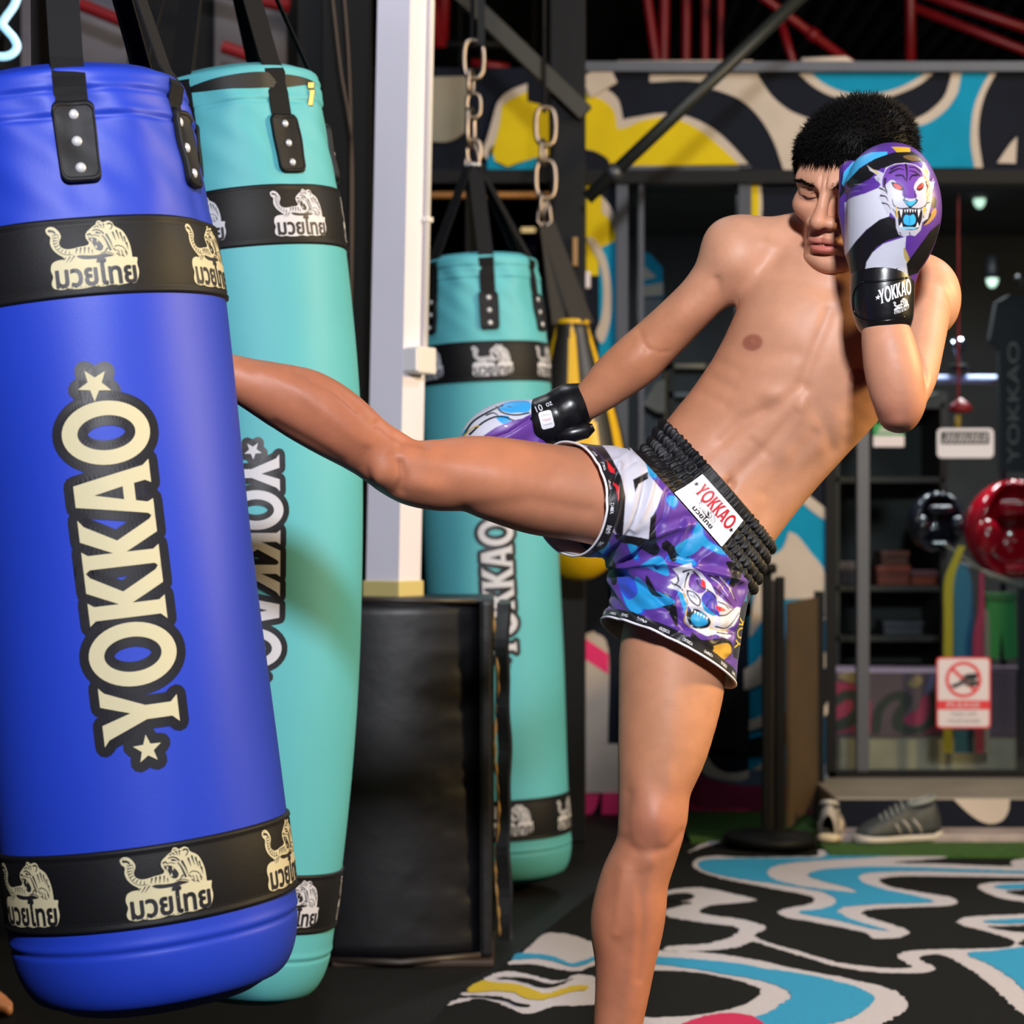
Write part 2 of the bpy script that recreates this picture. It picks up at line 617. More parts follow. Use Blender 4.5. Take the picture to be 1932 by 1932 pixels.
# pier right of the window
mural([
    ([(1418, 325), (1418, 416), (1436, 416), (1438, 380), (1432, 325)], creamw, 0), ([(1412, 325), (1428, 330), (1432, 380), (1430, 416), (1412, 416)], yellow, 0),
    ([(1412, 900), (1560, 900), (1560, 1500), (1412, 1500)], cyanw, 0),
    ([(1412, 900), (1512, 928), (1535, 960), (1560, 985), (1560, 880), (1412, 880)], navy, 0),
    ([(1500, 915), (1530, 938), (1560, 962), (1560, 984), (1536, 968), (1512, 946)], creamw, 0),
    ([(1487, 1003), (1503, 1010), (1527, 1040), (1557, 1084), (1557, 1160), (1540, 1162), (1537, 1130), (1430, 1130), (1430, 1060), (1470, 1040), (1482, 1020)], creamw, 0),
    (S3([(1440, 100), (1440, 380), (1350, 560), (1310, 600), (1350, 300)]), creamw, 0),
    (S3([(1275, 830), (1360, 770), (1440, 660), (1440, 900), (1340, 950), (1275, 975)]), creamw, 0),
    (S3([(1275, 1190), (1360, 1170), (1440, 1120), (1440, 1210), (1360, 1240), (1275, 1270)]), creamw, 0),
    ([(1412, 1395), (1480, 1375), (1480, 1345), (1560, 1258), (1560, 1325), (1540, 1350), (1480, 1400), (1440, 1420), (1412, 1425)], black_paint, 0),
    ([(1537, 1240), (1560, 1228), (1560, 1254), (1545, 1268), (1537, 1272)], creamw, 0), ([(1537, 1362), (1560, 1322), (1560, 1345), (1545, 1358)], creamw, 0),
    ([(1537, 1166), (1556, 1164), (1545, 1190)], creamw, 0),
    ([(1412, 1450), (1560, 1460), (1560, 1500), (1412, 1490)], steelblue, 0), ([(1412, 1480), (1560, 1485), (1560, 1536), (1412, 1536)], plum, 0),
], YW, wb_)

# beam under the header, grey ledge and pale conduit on top of it
struct('trim_2', pbox(788, 320, 2300, 345, YW - .06, YW + .16), black_paint)
struct('trim_3', pbox(1100, 122, 2300, 140, YW - .05, YW + .2, Yr=YW), mat('ledge_grey', '#4c505c', .55, vary=.1))
t3 = MB()
t3.tube([P(1165, 121, YW - .02), P(1420, 121, YW - .02)], .013, 10)
t3.tube([P(1512, 116, YW - .02), P(1596, 113, YW - .02), P(1604, 118, YW - .02), P(1605, 130, YW - .02)], .013, 10)
struct('trim_4', t3, mat('pale_conduit', '#c9b6a6', .5), smooth=True)

# ---------------------------------------------------------------- window, glass door and the shop behind
def glass_mat():
    m = bpy.data.materials.new('clear_glass')
    m.use_nodes = True
    nt = m.node_tree
    nt.nodes.clear()
    o = nt.nodes.new('ShaderNodeOutputMaterial')
    mx = nt.nodes.new('ShaderNodeMixShader')
    tr = nt.nodes.new('ShaderNodeBsdfTransparent')
    tr.inputs[0].default_value = (.86, .90, .90, 1)
    gl_ = nt.nodes.new('ShaderNodeBsdfGlossy')
    gl_.inputs['Roughness'].default_value = .03
    fr_ = nt.nodes.new('ShaderNodeFresnel')
    fr_.inputs[0].default_value = 1.45
    nt.links.new(fr_.outputs[0], mx.inputs[0])
    nt.links.new(tr.outputs[0], mx.inputs[1])
    nt.links.new(gl_.outputs[0], mx.inputs[2])
    nt.links.new(mx.outputs[0], o.inputs[0])
    return m


glass = glass_mat()
frame_m = mat('dark_frame_metal', '#23262f', .45, .2, vary=.1)
grey_frame = mat('grey_frame_metal', '#55575c', .4, .5)
wm = MB()
for x0, y0, x1, y1 in ((1162, 320, 1184, 1160), (1392, 320, 1416, 1160), (1162, 316, 1416, 338), (1162, 1135, 1416, 1160), (1204, 338, 1214, 1136)):
    a, b = P(x0, y0, YW), P(x1, y1, YW)
    wm.box((a[0], YW - .03, a[2]), (b[0], YW + .06, b[2]))
win = struct('window_1', wm, frame_m)
pbox(1182, 336, 1394, 1138, YW + .02, YW + .028).build('glass_pane', glass, win)
dm = MB()
for x0, y0, x1, y1 in ((1556, 340, 1576, 1472), (1562, 338, 2110, 352), (2096, 340, 2114, 1472), (1562, 1455, 2110, 1474)):
    a, b = P(x0, y0, YW), P(x1, y1, YW)
    dm.box((a[0], YW - .02, a[2]), (b[0], YW + .06, b[2]))
door = struct('door_1', dm, black_paint)
pbox(1572, 350, 2098, 1457, YW + .02, YW + .03).build('glass_pane', glass, door)
pbox(1618, 352, 1640, 1456, YW, YW + .05).build('mullion', grey_frame, door)
hm_ = MB()
hm_.box(P(1570, 1470, 7.04) - (0, .02, 0), P(1655, 1492, 7.04) + (0, .05, .0), bev=.004)
hm_.lathe([(.012, 0), (.012, .006), (.008, .008)], P(1647, 1481, 7.02), 12, axis=(0, -1, 0))
hm_.build('floor_closer', mat('closer_metal', '#5d5346', .45, .6), door)

# step with its painted riser, and the pale kerb in front
stp = MB()
a = P(1575, 1505, 6.55)
stp.box((a[0], 6.55, 0), (2.6, YW + .1, a[2]), bev=.006)
step = struct('floor_step', stp, mat('step_concrete', '#8a8276', .6, vary=.2, vscale=3))
rs = MB().box((a[0], 6.535, .012), (2.6, 6.55, a[2] - .006))
rs.build('riser', navy, step)
mural([(S5([]) or [(1798, 1507), (1905, 1507), (1902, 1530), (1890, 1548), (1868, 1554), (1845, 1547), (1822, 1530)], creamw, 0)], 6.535, step)
kb = MB().box((P(1575, 1590, 6.44)[0], 6.38, 0), (2.6, 6.53, .035), bev=.01)
struct('trim_5', kb, mat('kerb_stone', '#9a8c88', .75, vary=.2, vscale=12, bump=(60, .6, .004)))

# the shop: floor, walls, ceiling, low painted counter, shelf unit
shop_dark = mat('shop_wall_dark', '#2c2d31', .7, vary=.3, vscale=3)
struct('floor_shop', MB().box((-.6, YW + .14, 0), (3.6, 10.6, .05)), mat('shop_floor_grey', '#8f887a', .35, vary=.25, vscale=2))
struct('wall_shop', MB().box((-1.2, 10.6, 0), (3.6, 10.7, 2.45)), shop_dark)
struct('ceiling_shop', MB().box((-1.2, YW + .14, 2.42), (3.6, 10.7, 2.48)), shop_dark)
struct('wall_side', MB().box((3.6, YW + .14, 0), (3.7, 10.7, 2.45)), shop_dark)
struct('wall_partition', MB().box((P(1040, 0, 8.6)[0] - .05, YW + .14, 0), (P(1040, 0, 8.6)[0] + .05, 10.6, 2.42)), shop_dark)
lamp('shop_ceiling_lamp', (1.9, 8.2, 2.38), (1.9, 8.0, 0), 75, .5, (.95, .97, 1.0))
lamp('shop_ceiling_lamp', (.8, 8.6, 2.38), (.8, 8.8, 0), 26, .4, (.9, .95, 1.0))
YC = 7.75
cn = thing('counter', 'low shop counter with pink and green swirl painted front behind the glass', 'counter', (P(1680, 0, YC)[0], YC, .05))
a, b = P(1572, 1268, YC), P(2080, 1390, YC)
MB().box((a[0], YC, b[2]), (b[0], YC + .35, a[2]), bev=.004).build('body', mat('counter_mauve', '#66505f', .6, vary=.15, vscale=5), cn)
MB().box((a[0] + .03, YC + .03, .05), (b[0] - .03, YC + .32, b[2])).build('plinth', mat('plinth_grey', '#aaa18d', .5, vary=.3, vscale=3), cn)


def S2(p):
    return [(1480 + x * .234, 940 + y * .234) for x, y in p]


darkgreen = mat('swirl_dark_green', '#2c3430', .6)
crim = mat('swirl_pink', '#b0305c', .6)
mural([
    (S2([(400, 1480), (560, 1500), (700, 1640), (700, 1890), (400, 1890)]), crim, 0),
    (S2([(410, 1600), (480, 1550), (580, 1560), (650, 1640), (640, 1740), (560, 1830), (410, 1880), (410, 1800), (520, 1740), (560, 1660), (510, 1620), (410, 1680)]), darkgreen, 1),
    (S2([(700, 1880), (710, 1750), (760, 1650), (860, 1570), (980, 1560), (1030, 1640), (980, 1720), (950, 1800), (1040, 1850), (1150, 1800), (1190, 1660), (1170, 1560), (1240, 1560), (1240, 1760), (1160, 1870), (1000, 1900), (880, 1860), (880, 1740), (940, 1640), (860, 1640), (790, 1740), (770, 1880)]), darkgreen, 1),
    (S2([(960, 1800), (1000, 1740), (1080, 1700), (1100, 1620), (1150, 1580), (1170, 1680), (1130, 1790), (1040, 1830)]), crim, 1),
    (S2([(1120, 1890), (1260, 1800), (1260, 1890)]), crim, 0),
    (S2([(430, 1440), (540, 1400), (600, 1440), (560, 1490)]), mat('swirl_sand', '#a8906a', .6), 1),
    (S2([(990, 1490), (1080, 1430), (1110, 1480), (1040, 1530)]), mat('swirl_sand', '#a8906a', .6), 1), (S2([(1130, 1560), (1180, 1430), (1210, 1440), (1150, 1580)]), mat('swirl_violet', '#6a6494', .6), 1),
], YC, cn, 'painted_swirl', .003, .001)

YS_ = 8.3
su = thing('shelf_unit', 'dark shelf unit behind the glass door holding reddish boxes', 'shelf', (P(1680, 0, YS_)[0], YS_, .05))
wood = mat('shelf_dark_wood', '#3a352f', .6, vary=.2)
for y in (1105, 1200, 1262, 900, 760):
    a, b = P(1572, y, YS_), P(1782, y + 10, YS_)
    MB().box((a[0], YS_, b[2]), (b[0], YS_ + .4, a[2])).build('shelf', wood, su)
for x in (1572, 1775):
    a = P(x, 740, YS_)
    MB().box((a[0], YS_, .05), (a[0] + .025, YS_ + .4, a[2])).build('upright', wood, su)
a, b = P(1580, 740, YS_ + .4), P(1780, 1270, YS_ + .4)
MB().box((a[0], YS_ + .4, .05), (b[0], YS_ + .41, a[2])).build('back_panel', mat('shelf_back', '#40403c', .7, vary=.3, vscale=4), su)


def carton(px0, py0, px1, py1, Y, m, label, lidm=None):
    a, b = P(px0, py0, Y), P(px1, py1, Y)
    t = thing('box', label, 'box', ((a[0] + b[0]) / 2, Y, b[2]), 'boxes on the shop shelves')
    MB().box((a[0], Y, b[2]), (b[0], Y + .2, b[2] + (a[2] - b[2]) * .68), bev=.004).build('body', m, t)
    MB().box((a[0] - .004, Y - .004, b[2] + (a[2] - b[2]) * .66), (b[0] + .004, Y + .204, a[2]), bev=.004).build('lid', lidm or m, t)


rust = mat('box_rust', '#8a3b26', .35)
carton(1656, 1068, 1716, 1104, YS_ + .02, rust, 'rust red box on the shelf, lower one of the stack')
carton(1664, 1040, 1714, 1067.5, YS_ + .02, mat('box_brown', '#6b3a28', .35), 'brown box stacked on the rust red box')
carton(1720, 1076, 1768, 1104, YS_ + .02, mat('box_orange', '#8f3a1c', .35), 'small orange box beside the rust red stack', mat('box_plum', '#6b4750', .3))
carton(1586, 1060, 1614, 1104, YS_ + .02, mat('box_indigo', '#222038', .35), 'indigo box at the left end of the shelf', mat('box_mauve', '#6a5a5e', .35))
carton(1668, 1172, 1740, 1199.0, YS_ + .02, mat('box_grey', '#45464c', .5), 'grey box on the lower shelf')

# belts, garments and shiny head guards hanging in the shop
YH = 7.55
rail = MB()
rail.tube([P(1560, 716, 8.2), P(1895, 716, 8.2)], .017, 10)
rr = thing('hanging_rail', 'pale blue rail crossing the shop behind the glass', 'rail', P(1560, 1380, 8.2))
rail.build('bar', mat('rail_blue_white', '#9aa6d8', .3), rr)
for x in (1562, 1893):
    q_ = P(x, 716, 8.2)
    MB().tube([q_, (q_[0], 8.2, .05)], .012, 8).build('post', frame_m, rr)


def hanging(name, label, cat, pts, wpx, Y, m, group=None):
    sp = spline([P(x, y, Y) for x, y in pts], 5)
    w = np.interp(np.linspace(0, 1, len(sp)), np.linspace(0, 1, len(wpx)), wpx) * Y / F / 2
    V = np.concatenate([sp + np.stack([-w, 0 * w - .006, 0 * w], -1), sp + np.stack([w, 0 * w - .006, 0 * w], -1), sp + np.stack([w, 0 * w + .006, 0 * w], -1), sp + np.stack([-w, 0 * w + .006, 0 * w], -1)], 1).reshape(-1, 3)
    n = len(sp)
    Fs = [[i * 4 + j, i * 4 + (j + 1) % 4, (i + 1) * 4 + (j + 1) % 4, (i + 1) * 4 + j] for i in range(n - 1) for j in range(4)] + [[0, 1, 2, 3], [(n - 1) * 4 + j for j in (3, 2, 1, 0)]]
    return tag(mesh_np(name, V, Fs, m, None, False), label, cat, group)


hanging('hanging_belt', 'yellow belt hanging beside the blue cloth in the shop', 'belt', [(1815, 1030), (1802, 1060), (1790, 1100), (1789, 1180), (1788, 1420)], [12, 14, 18, 17, 17], YH, mat('belt_yellow', '#b3a312', .6), 'long cloths hanging in the shop')
hanging('hanging_belt', 'blue cloth hanging between the yellow and red ones', 'cloth', [(1812, 1065), (1816, 1100), (1818, 1180), (1818, 1420)], [22, 34, 36, 34], YH + .04, mat('belt_blue', '#0e6592', .6), 'long cloths hanging in the shop')
hanging('hanging_belt', 'crimson sash hanging right of the blue cloth', 'cloth', [(1851, 1080), (1851, 1150), (1846, 1190), (1845, 1230), (1848, 1420)], [8, 12, 18, 20, 14], YH, mat('belt_crimson', '#a01650', .6), 'long cloths hanging in the shop')
hanging('hanging_belt', 'narrow grey strap right of the crimson sash', 'cloth', [(1860, 1150), (1862, 1200), (1862, 1420)], [6, 9, 9], YH + .03, mat('belt_grey', '#77726e', .6), 'long cloths hanging in the shop')
gs = thing('shorts_on_display', 'green fight shorts hanging right of the coloured cloths', 'shorts', P(1888, 1240, YH + .06))
sp = [P(x, y, YH + .06) for x, y in ((1862, 1130), (1916, 1130), (1920, 1240), (1896, 1244), (1890, 1190), (1884, 1244), (1862, 1240))]
mb = MB()
k = len(sp)
sp = np.array(sp)
mb.add(np.concatenate([sp, sp + (0, .03, 0)]), [list(range(k))[::-1], list(range(k, 2 * k))] + [[i, (i + 1) % k, k + (i + 1) % k, k + i] for i in range(k)])
mb.build('cloth', mat('shorts_green', '#0a7a34', .5), gs)
pbox(1860, 1118, 1918, 1134, YH + .05, YH + .1, .004).build('waistband', mat('shorts_green_dark', '#075a28', .5), gs)
rk = thing('display_rack', 'grey display rack the cloths and green shorts hang from', 'rack', (P(1925, 0, YH + .05)[0], YH + .05, .05))
MB().tube([P(1812, 1065, YH + .05), P(1930, 1107, YH + .05)], .011, 8).build('bar', mat('bar_grey', '#6c6a66', .5), rk)
MB().tube([P(1780, 1026, YH + .02), P(1870, 1090, YH + .02)], .006, 8).build('bar', mat('bar_grey', '#6c6a66', .5), rk)
for q_ in (P(1928, 1106, YH + .06),):
    MB().tube([q_, (q_[0], q_[1], .05)], .014, 8).build('post', frame_m, rk)


def head_guard(px, py, r, Y, m, label):
    c = P(px, py, Y)
    t = thing('head_guard', label, 'head guard', c - (0, 0, r), 'shiny head guards in the shop')
    mb = MB()
    n = 28
    th = np.linspace(.12, math.pi - .25, 16)
    ph = np.linspace(math.radians(-90 + 52), math.radians(270 - 52), n)
    V = np.array([c + r * np.array([math.sin(a) * math.cos(b) * .95, math.sin(a) * math.sin(b) * 1.1, math.cos(a)]) for a in th for b in ph])
    mb.add(V, grid_faces(n, 16))
    o = mb.build('shell', m, t, True)
    sol = o.modifiers.new('thickness', 'SOLIDIFY')
    sol.thickness = .022
    for s in (-1, 1):
        MB().ball(c + (s * r * .72, -r * .62, -r * .15), (r * .30, r * .26, r * .42), 10).build('cheek_pad', m, t, True)
    MB().box(c + (-r * .5, -r * .98, r * .36), c + (r * .5, -r * .72, r * .66), bev=r * .1).build('brow_pad', m, t, True)
    MB().box(c + (-r * .35, -r * .75, -r * .95), c + (r * .35, -r * .45, -r * .78), bev=r * .05).build('chin_strap', m, t)


head_guard(1912, 1000, .165, YH + .30, mat('glossy_red_leather', '#b00d22', .12, coat=.6), 'glossy red head guard on display at the right edge')
head_guard(1768, 985, .095, YH + .58, mat('glossy_black_leather', '#22242e', .12, coat=.6), 'glossy black head guard left of the red one')

# lettered black garment on a hanger, trophies, ceiling fittings
hg = thing('hanging_garment', 'black garment with pale lettering hanging at the right edge', 'garment', P(1912, 880, 7.7))
pts = [P(x, y, 7.7) for x, y in ((1880, 570), (1905, 556), (1935, 560), (1965, 575), (1985, 640), (1960, 660), (1962, 890), (1888, 890), (1886, 660), (1868, 640))]
k = len(pts)
pts = np.array(pts)
MB().add(np.concatenate([pts, pts + (0, .05, 0)]), [list(range(k))[::-1], list(range(k, 2 * k))] + [[i, (i + 1) % k, k + (i + 1) % k, k + i] for i in range(k)]).build('cloth', mat('garment_black', '#0e1018', .7), hg)
V2, F2 = poly_fill(fit_loops(text_loops('YOKKAO', .02), 0, 0, 230, 22))
MB().add([P(1912 - y, 760 - x, 7.694) for x, y in V2], F2).build('lettering', mat('garment_print', '#6f6a66', .6), hg)
MB().tube([P(1925, 545, 7.72), P(1927, 530, 7.72), P(1920, 520, 7.72), P(1914, 526, 7.72)], .004, 6).build('hook', grey_frame, hg, True)
for (px, py, nm, lb) in ((1845, 345, 'ceiling_spot', 'upper pale green ceiling spot seen through the glass'), (1848, 376, 'ceiling_spot', 'lower pale green ceiling spot seen through the glass'), (1872, 526, 'ceiling_spot', 'pale green lamp hanging lower in the shop')):
    t = thing(nm, lb, 'lamp', P(px, py, 9.4), 'spots in the shop')
    MB().lathe([(.026, 0), (.030, .03), (.030, .09), (.012, .11)], P(px, py, 9.4), 14).build('housing', frame_m, t, True)
    MB().ball(P(px, py, 9.4), (.026, .026, .040), 10).build('bulb', mat('spot_glow', '#dff5e6', .4, emit='#c9f0d8', estr=1.6), t, True)
for px, py, h, m, lb in ((1808, 706, 62, 'trophy_silver', 'small silver trophy standing on the pale blue rail shelf'), (1700, 706, 40, 'trophy_gold', 'small gold trophy hidden behind the elbow')):
    if m == 'trophy_gold':
        continue
    c = P(px, py, 8.2)
    t = thing('trophy', lb, 'trophy', c)
    s = h * 8.2 / F
    mm = mat(m, '#b9bccb', .15, 1.0)
    MB().lathe([(.30 * s, 0), (.30 * s, .16 * s), (.10 * s, .20 * s)], c + (0, 0, .016), 16).build('base', black_paint, t, True)
    MB().lathe([(.05 * s, .2 * s), (.05 * s, .4 * s), (.2 * s, .6 * s), (.24 * s, .95 * s), (.2 * s, .95 * s)], c + (0, 0, .016), 16).build('cup', mm, t, True)
lant = thing('paper_charm', 'red hanging charm with tassel behind the glass', 'ornament', P(1808, 800, 7.4))
MB().tube([P(1808, 352, 7.3), P(1808, 765, 7.4)], .004, 6).build('cord', mat('charm_red', '#a51525', .5), lant)
MB().lathe([(.004, .05), (.030, .03), (.044, .012), (.030, 0)], P(1812, 778, 7.4), 14).build('bell', mat('charm_red', '#a51525', .5), lant, True)
MB().tube([P(1808, 782, 7.4), P(1806, 800, 7.4), P(1808, 815, 7.4)], [.010, .013, .006], 8).build('tassel', mat('charm_gold', '#b08a30', .5), lant, True)

# stickers and signs on the glass
YG = YW + .018


def plate(x0, y0, x1, y1, rad, m, Y=YG, name='sheet', parent=None):
    w, h = x1 - x0, y1 - y0
    V2, F2 = poly_fill([rect_ring(w, h, rad)])
    return MB().add([P((x0 + x1) / 2 + x, (y0 + y1) / 2 + y, Y) for x, y in V2], F2).build(name, m, parent)


def words(txt, cx, cy, w, h, m, Y, parent, bold=.01, name='lettering'):
    V2, F2 = poly_fill(fit_loops(text_loops(txt, bold), 0, 0, w, h))
    MB().add([P(cx + x, cy - y, Y) for x, y in V2], F2).build(name, m, parent)


sign_white = mat('sign_white', '#d3c8cc', .5)
sign_red = mat('sign_red', '#d22f3c', .5)
sign_black = mat('sign_black', '#2a2e33', .5)
ns = thing('sign', 'white sign with a crossed-out shoe in a red ring on the glass door', 'sign', P(1818, 1372, YG))
plate(1767, 1240, 1869, 1374, 7, sign_red, YG, 'border', ns)
plate(1770, 1243, 1866, 1371, 6, sign_white, YG - .0015, 'sheet', ns)
mb = MB()
V2, F2 = poly_fill([ell(1818, 1282, 34, 34, 48), ell(1818, 1282, 28, 28, 48)])
mb.add([P(x, y, YG - .003) for x, y in V2], F2)
V2, F2 = stroke([(1796, 1261), (1840, 1303)], 6, caps=False)
mb.add([P(x, y, YG - .0034) for x, y in V2], F2)
V2, F2 = poly_fill([rect_ring(96, 17, 1)])
mb.add([P(1818 + x, 1330 + y, YG - .003) for x, y in V2], F2)
mb.build('prohibition_ring', sign_red, ns)
mb = MB()
for L_ in ([(1793, 1293), (1808, 1287), (1820, 1278), (1836, 1274), (1845, 1276), (1842, 1282), (1830, 1284), (1815, 1292), (1800, 1299)], [(1814, 1276), (1826, 1271), (1842, 1270), (1846, 1276), (1832, 1279)], [(1818, 1292), (1832, 1284), (1846, 1284), (1846, 1292), (1836, 1296)]):
    V2, F2 = poly_fill([np.array(L_, float)])
    mb.add([P(x, y, YG - .0038) for x, y in V2], F2)
mb.build('shoe_picture', sign_black, ns)
words('PLEASE', 1818, 1330, 62, 10, sign_white, YG - .0045, ns)
words('TAKE OFF', 1818, 1347, 50, 7, mat('sign_grey', '#8d868c', .5), YG - .003, ns)
words('YOUR SHOES', 1818, 1360, 62, 7, mat('sign_grey', '#8d868c', .5), YG - .003, ns)
ps = thing('sign', 'white rounded sign with a black patterned band on the glass door', 'sign', P(1821, 862, YG))
plate(1768, 808, 1875, 864, 9, mat('sign_pale', '#c9c6d0', .5), YG, 'sheet', ps)
plate(1775, 814, 1867, 838, 2, sign_black, YG - .0015, 'band', ps)
mb = MB()
for i in range(11):
    x = 1781 + i * 7.6
    V2, F2 = stroke([(x, 833), (x + 5, 828), (x + (2 if i % 3 else 6), 824), (x + 6, 819)], 2.6 if i % 2 else 3.4)
    mb.add([P(a, b, YG - .003) for a, b in V2], F2)
mb.build('band_marks', mat('sign_pale', '#c9c6d0', .5), ps)
gp = thing('sign', 'small green and white sticker just below the elbow', 'sign', P(1676, 842, YG))
plate(1648, 799, 1706, 822, 2, mat('sign_green', '#0b8a3e', .5), YG, 'green_half', gp)
plate(1648, 821.5, 1706, 843, 2, sign_white, YG, 'white_half', gp)
mb = MB()
for y, w in ((808, 34), (815, 40)):
    for i in range(6):
        x = 1677 - w / 2 + i * w / 6
        mb.add([P(a, b, YG - .0015) for a, b in ((x, y - 2), (x + w / 8, y - 2), (x + w / 8, y + 2), (x, y + 2))], [(0, 1, 2, 3)])
mb.build('sticker_marks', sign_white, gp)

# things behind the window
po = thing('poster', 'cyan and white poster leaning inside the window beside the pier', 'poster', P(1232, 560, 7.6))  # reflections in the window glass, painted as coloured panels behind it
for pts, m, d in (([(1210, 474), (1226, 478), (1250, 505), (1252, 560), (1210, 560)], cyanw, 0), ([(1210, 505), (1217, 503), (1238, 523), (1212, 528)], creamw, .002), ([(1210, 540), (1251, 533), (1251, 557), (1210, 560)], creamw, .002)):
    V2, F2 = poly_fill([np.array(pts, float)])
    n = len(V2)
    MB().add([P(x, y, 7.6) - (0, d, 0) for x, y in V2] + [P(x, y, 7.62) for x, y in V2], [list(t) for t in F2] + [[a + n for a in t[::-1]] for t in F2]).build('painted_reflection', m, po)
MB().box(P(1214, 560, 7.63), (P(1250, 560, 7.63)[0], 7.66, .05)).build('stand', frame_m, po)
wsf = thing('shelf_unit', 'low dark shelf with pale edges inside the window behind the torso', 'shelf', (P(1310, 0, 8.0)[0], 8.0, .05))
for y, m in ((686, creamw), (740, grey_frame), (860, grey_frame), (1000, grey_frame)):
    a, b = P(1262, y, 8.0), P(1400, y + 10, 8.0)
    MB().box((a[0], 8.0, b[2]), (b[0], 8.3, a[2])).build('shelf', wood, wsf)
    MB().box((a[0] + .02, 7.992, b[2] + .004), (P(1330, y, 8.0)[0], 8.0, a[2] - .002)).build('edge', m, wsf)
for x in (1262, 1392):
    a = P(x, 640, 8.0)
    MB().box((a[0], 8.0, .05), (a[0] + .02, 8.3, a[2])).build('upright', wood, wsf)
bn = thing('banner', 'cream triangular banner showing between arm and torso', 'banner', P(1238, 775, 7.5))
pts = np.array([(1214, 762), (1238, 722), (1257, 714), (1257, 778), (1240, 778)], float)
V2, F2 = poly_fill([pts])
MB().add([P(x, y, 7.5) for x, y in V2], F2).build('cloth', creamw, bn)
MB().box((P(1255, 0, 7.5)[0], 7.5, .05), (P(1259, 0, 7.5)[0], 7.52, P(0, 700, 7.5)[2])).build('pole', mat('ochre_strip', '#8a6424', .5), bn)

# dark room left of the pier: things hanging deep inside it
for px, py0, py1, r, lb in ((868, 425, 560, 30, 'dark blue bag hanging deep in the doorway, left one'), (1008, 448, 600, 26, 'dark blue bag hanging deep in the doorway, right one')):
    Y = 9.2
    c = P(px, py1, Y)
    hgt = (py1 - py0) * Y / F
    R_ = r * Y / F
    t = thing('small_bag', lb, 'punching bag', c, 'bags deep in the doorway')
    MB().lathe([(R_ * .5, 0), (R_ * .92, .02), (R_, .06), (R_, hgt * .8), (R_ * .9, hgt), (R_ * .3, hgt + .01)], c, 24).build('cover', mat('dark_blue_leather', '#14219a', .4), t, True)
    for a in (0, 2.1, 4.2):
        e = c + np.array([R_ * .85 * math.cos(a), R_ * .85 * math.sin(a), hgt])
        MB().tube([e, c + (0, 0, hgt + .35)], .008, 6).build('strap', black_paint, t)
    MB().lathe([(R_ * 1.02, hgt * .55), (R_ * 1.02, hgt * .7)], c, 24).build('band', black_paint, t, True)
    MB().tube([c + (0, 0, hgt + .33), (c[0], c[1], 3.7)], .006, 6).build('rope', black_paint, t)
struct('wall_store', MB().box((-3.6, 10.4, 0), (P(1040, 0, 8.6)[0] - .05, 10.5, 2.42)), mat('store_black', '#0c0c0f', .8))
struct('ceiling_store', MB().box((-3.6, YW + .14, 2.42), (P(1040, 0, 8.6)[0] - .05, 10.5, 2.48)), mat('store_black', '#0c0c0f', .8))
sl = thing('strip_lamp', 'small warm strip lamp glowing deep in the dark doorway', 'lamp', P(996, 432, 9.0))
pbox(981, 425, 1012, 429, 9.0, 9.05).build('housing', black_paint, sl)
pbox(983, 429, 1010, 436, 9.0, 9.04, .006).build('tube', mat('strip_glow', '#f0d9a8', .4, emit='#e8c88a', estr=.9), sl)

# ---------------------------------------------------------------- red roof trusses and black steel work
redm = mat('red_truss_paint', '#7d0b15', .45, vary=.2, vscale=8)
tr = thing('roof_truss', 'red tubular roof truss above the right of the shop', 'truss', P(1720, 128, 9.0))
for a, b, r in (((1718, -224), (1718, 170), 10), ((1660, -40), (2140, 123), 10), ((1718, 12), (2140, 176), 9), ((1960, -224), (1960, 170), 9), ((1640, 166), (2160, 166), 9)):
    MB().tube([P(*a, 9.0), P(*b, 9.0)], r * 9 / F, 10).build('tube', redm, tr, True)
tr = thing('roof_truss', 'red tubular roof truss with a jointed diagonal, middle of the roof', 'truss', P(1500, 128, 8.4))
for a, b, r in (((1150, -224), (1672, 170), 9), ((1470, 30), (1512, 170), 8), ((1440, 168), (1690, 168), 8)):
    MB().tube([P(*a, 8.4), P(*b, 8.4)], r * 8.4 / F, 10).build('tube', redm, tr, True)
MB().tube([P(1526, 60, 8.4), P(1542, 72, 8.4)], 13 * 8.4 / F, 12).build('joint', redm, tr, True)
tr = thing('roof_truss', 'row of red uprights of the roof truss left of the dark pipe', 'truss', P(1280, 128, 8.8))
for x0, x1, r in ((1205, 1240, 9), (1256, 1252, 10), (1296, 1294, 9), (1332, 1330, 8), (1362, 1358, 6)):
    MB().tube([P(x0 - (x1 - x0) * .4, -226, 8.8), P(x0, -120, 8.8), P(x1, 130, 8.8), P(x1 + (x1 - x0) * .16, 170, 8.8)], r * 8.8 / F, 10).build('tube', redm, tr, True)
MB().tube([P(1190, 168, 8.8), P(1390, 168, 8.8)], 9 * 8.8 / F, 10).build('tube', redm, tr, True)
tr = thing('roof_truss', 'red roof truss glimpsed behind the hanging chain', 'truss', P(830, 130, 8.6))
for a, b, r in (((765, -234), (830, 90), 14), ((848, -234), (833, 90), 12), ((890, 118), (960, 128), 8), ((760, 84), (1000, 84), 9)):
    MB().tube([P(*a, 8.6), P(*b, 8.6)], r * 8.6 / F, 10).build('tube', redm if r != 9 else black_paint, tr, True)

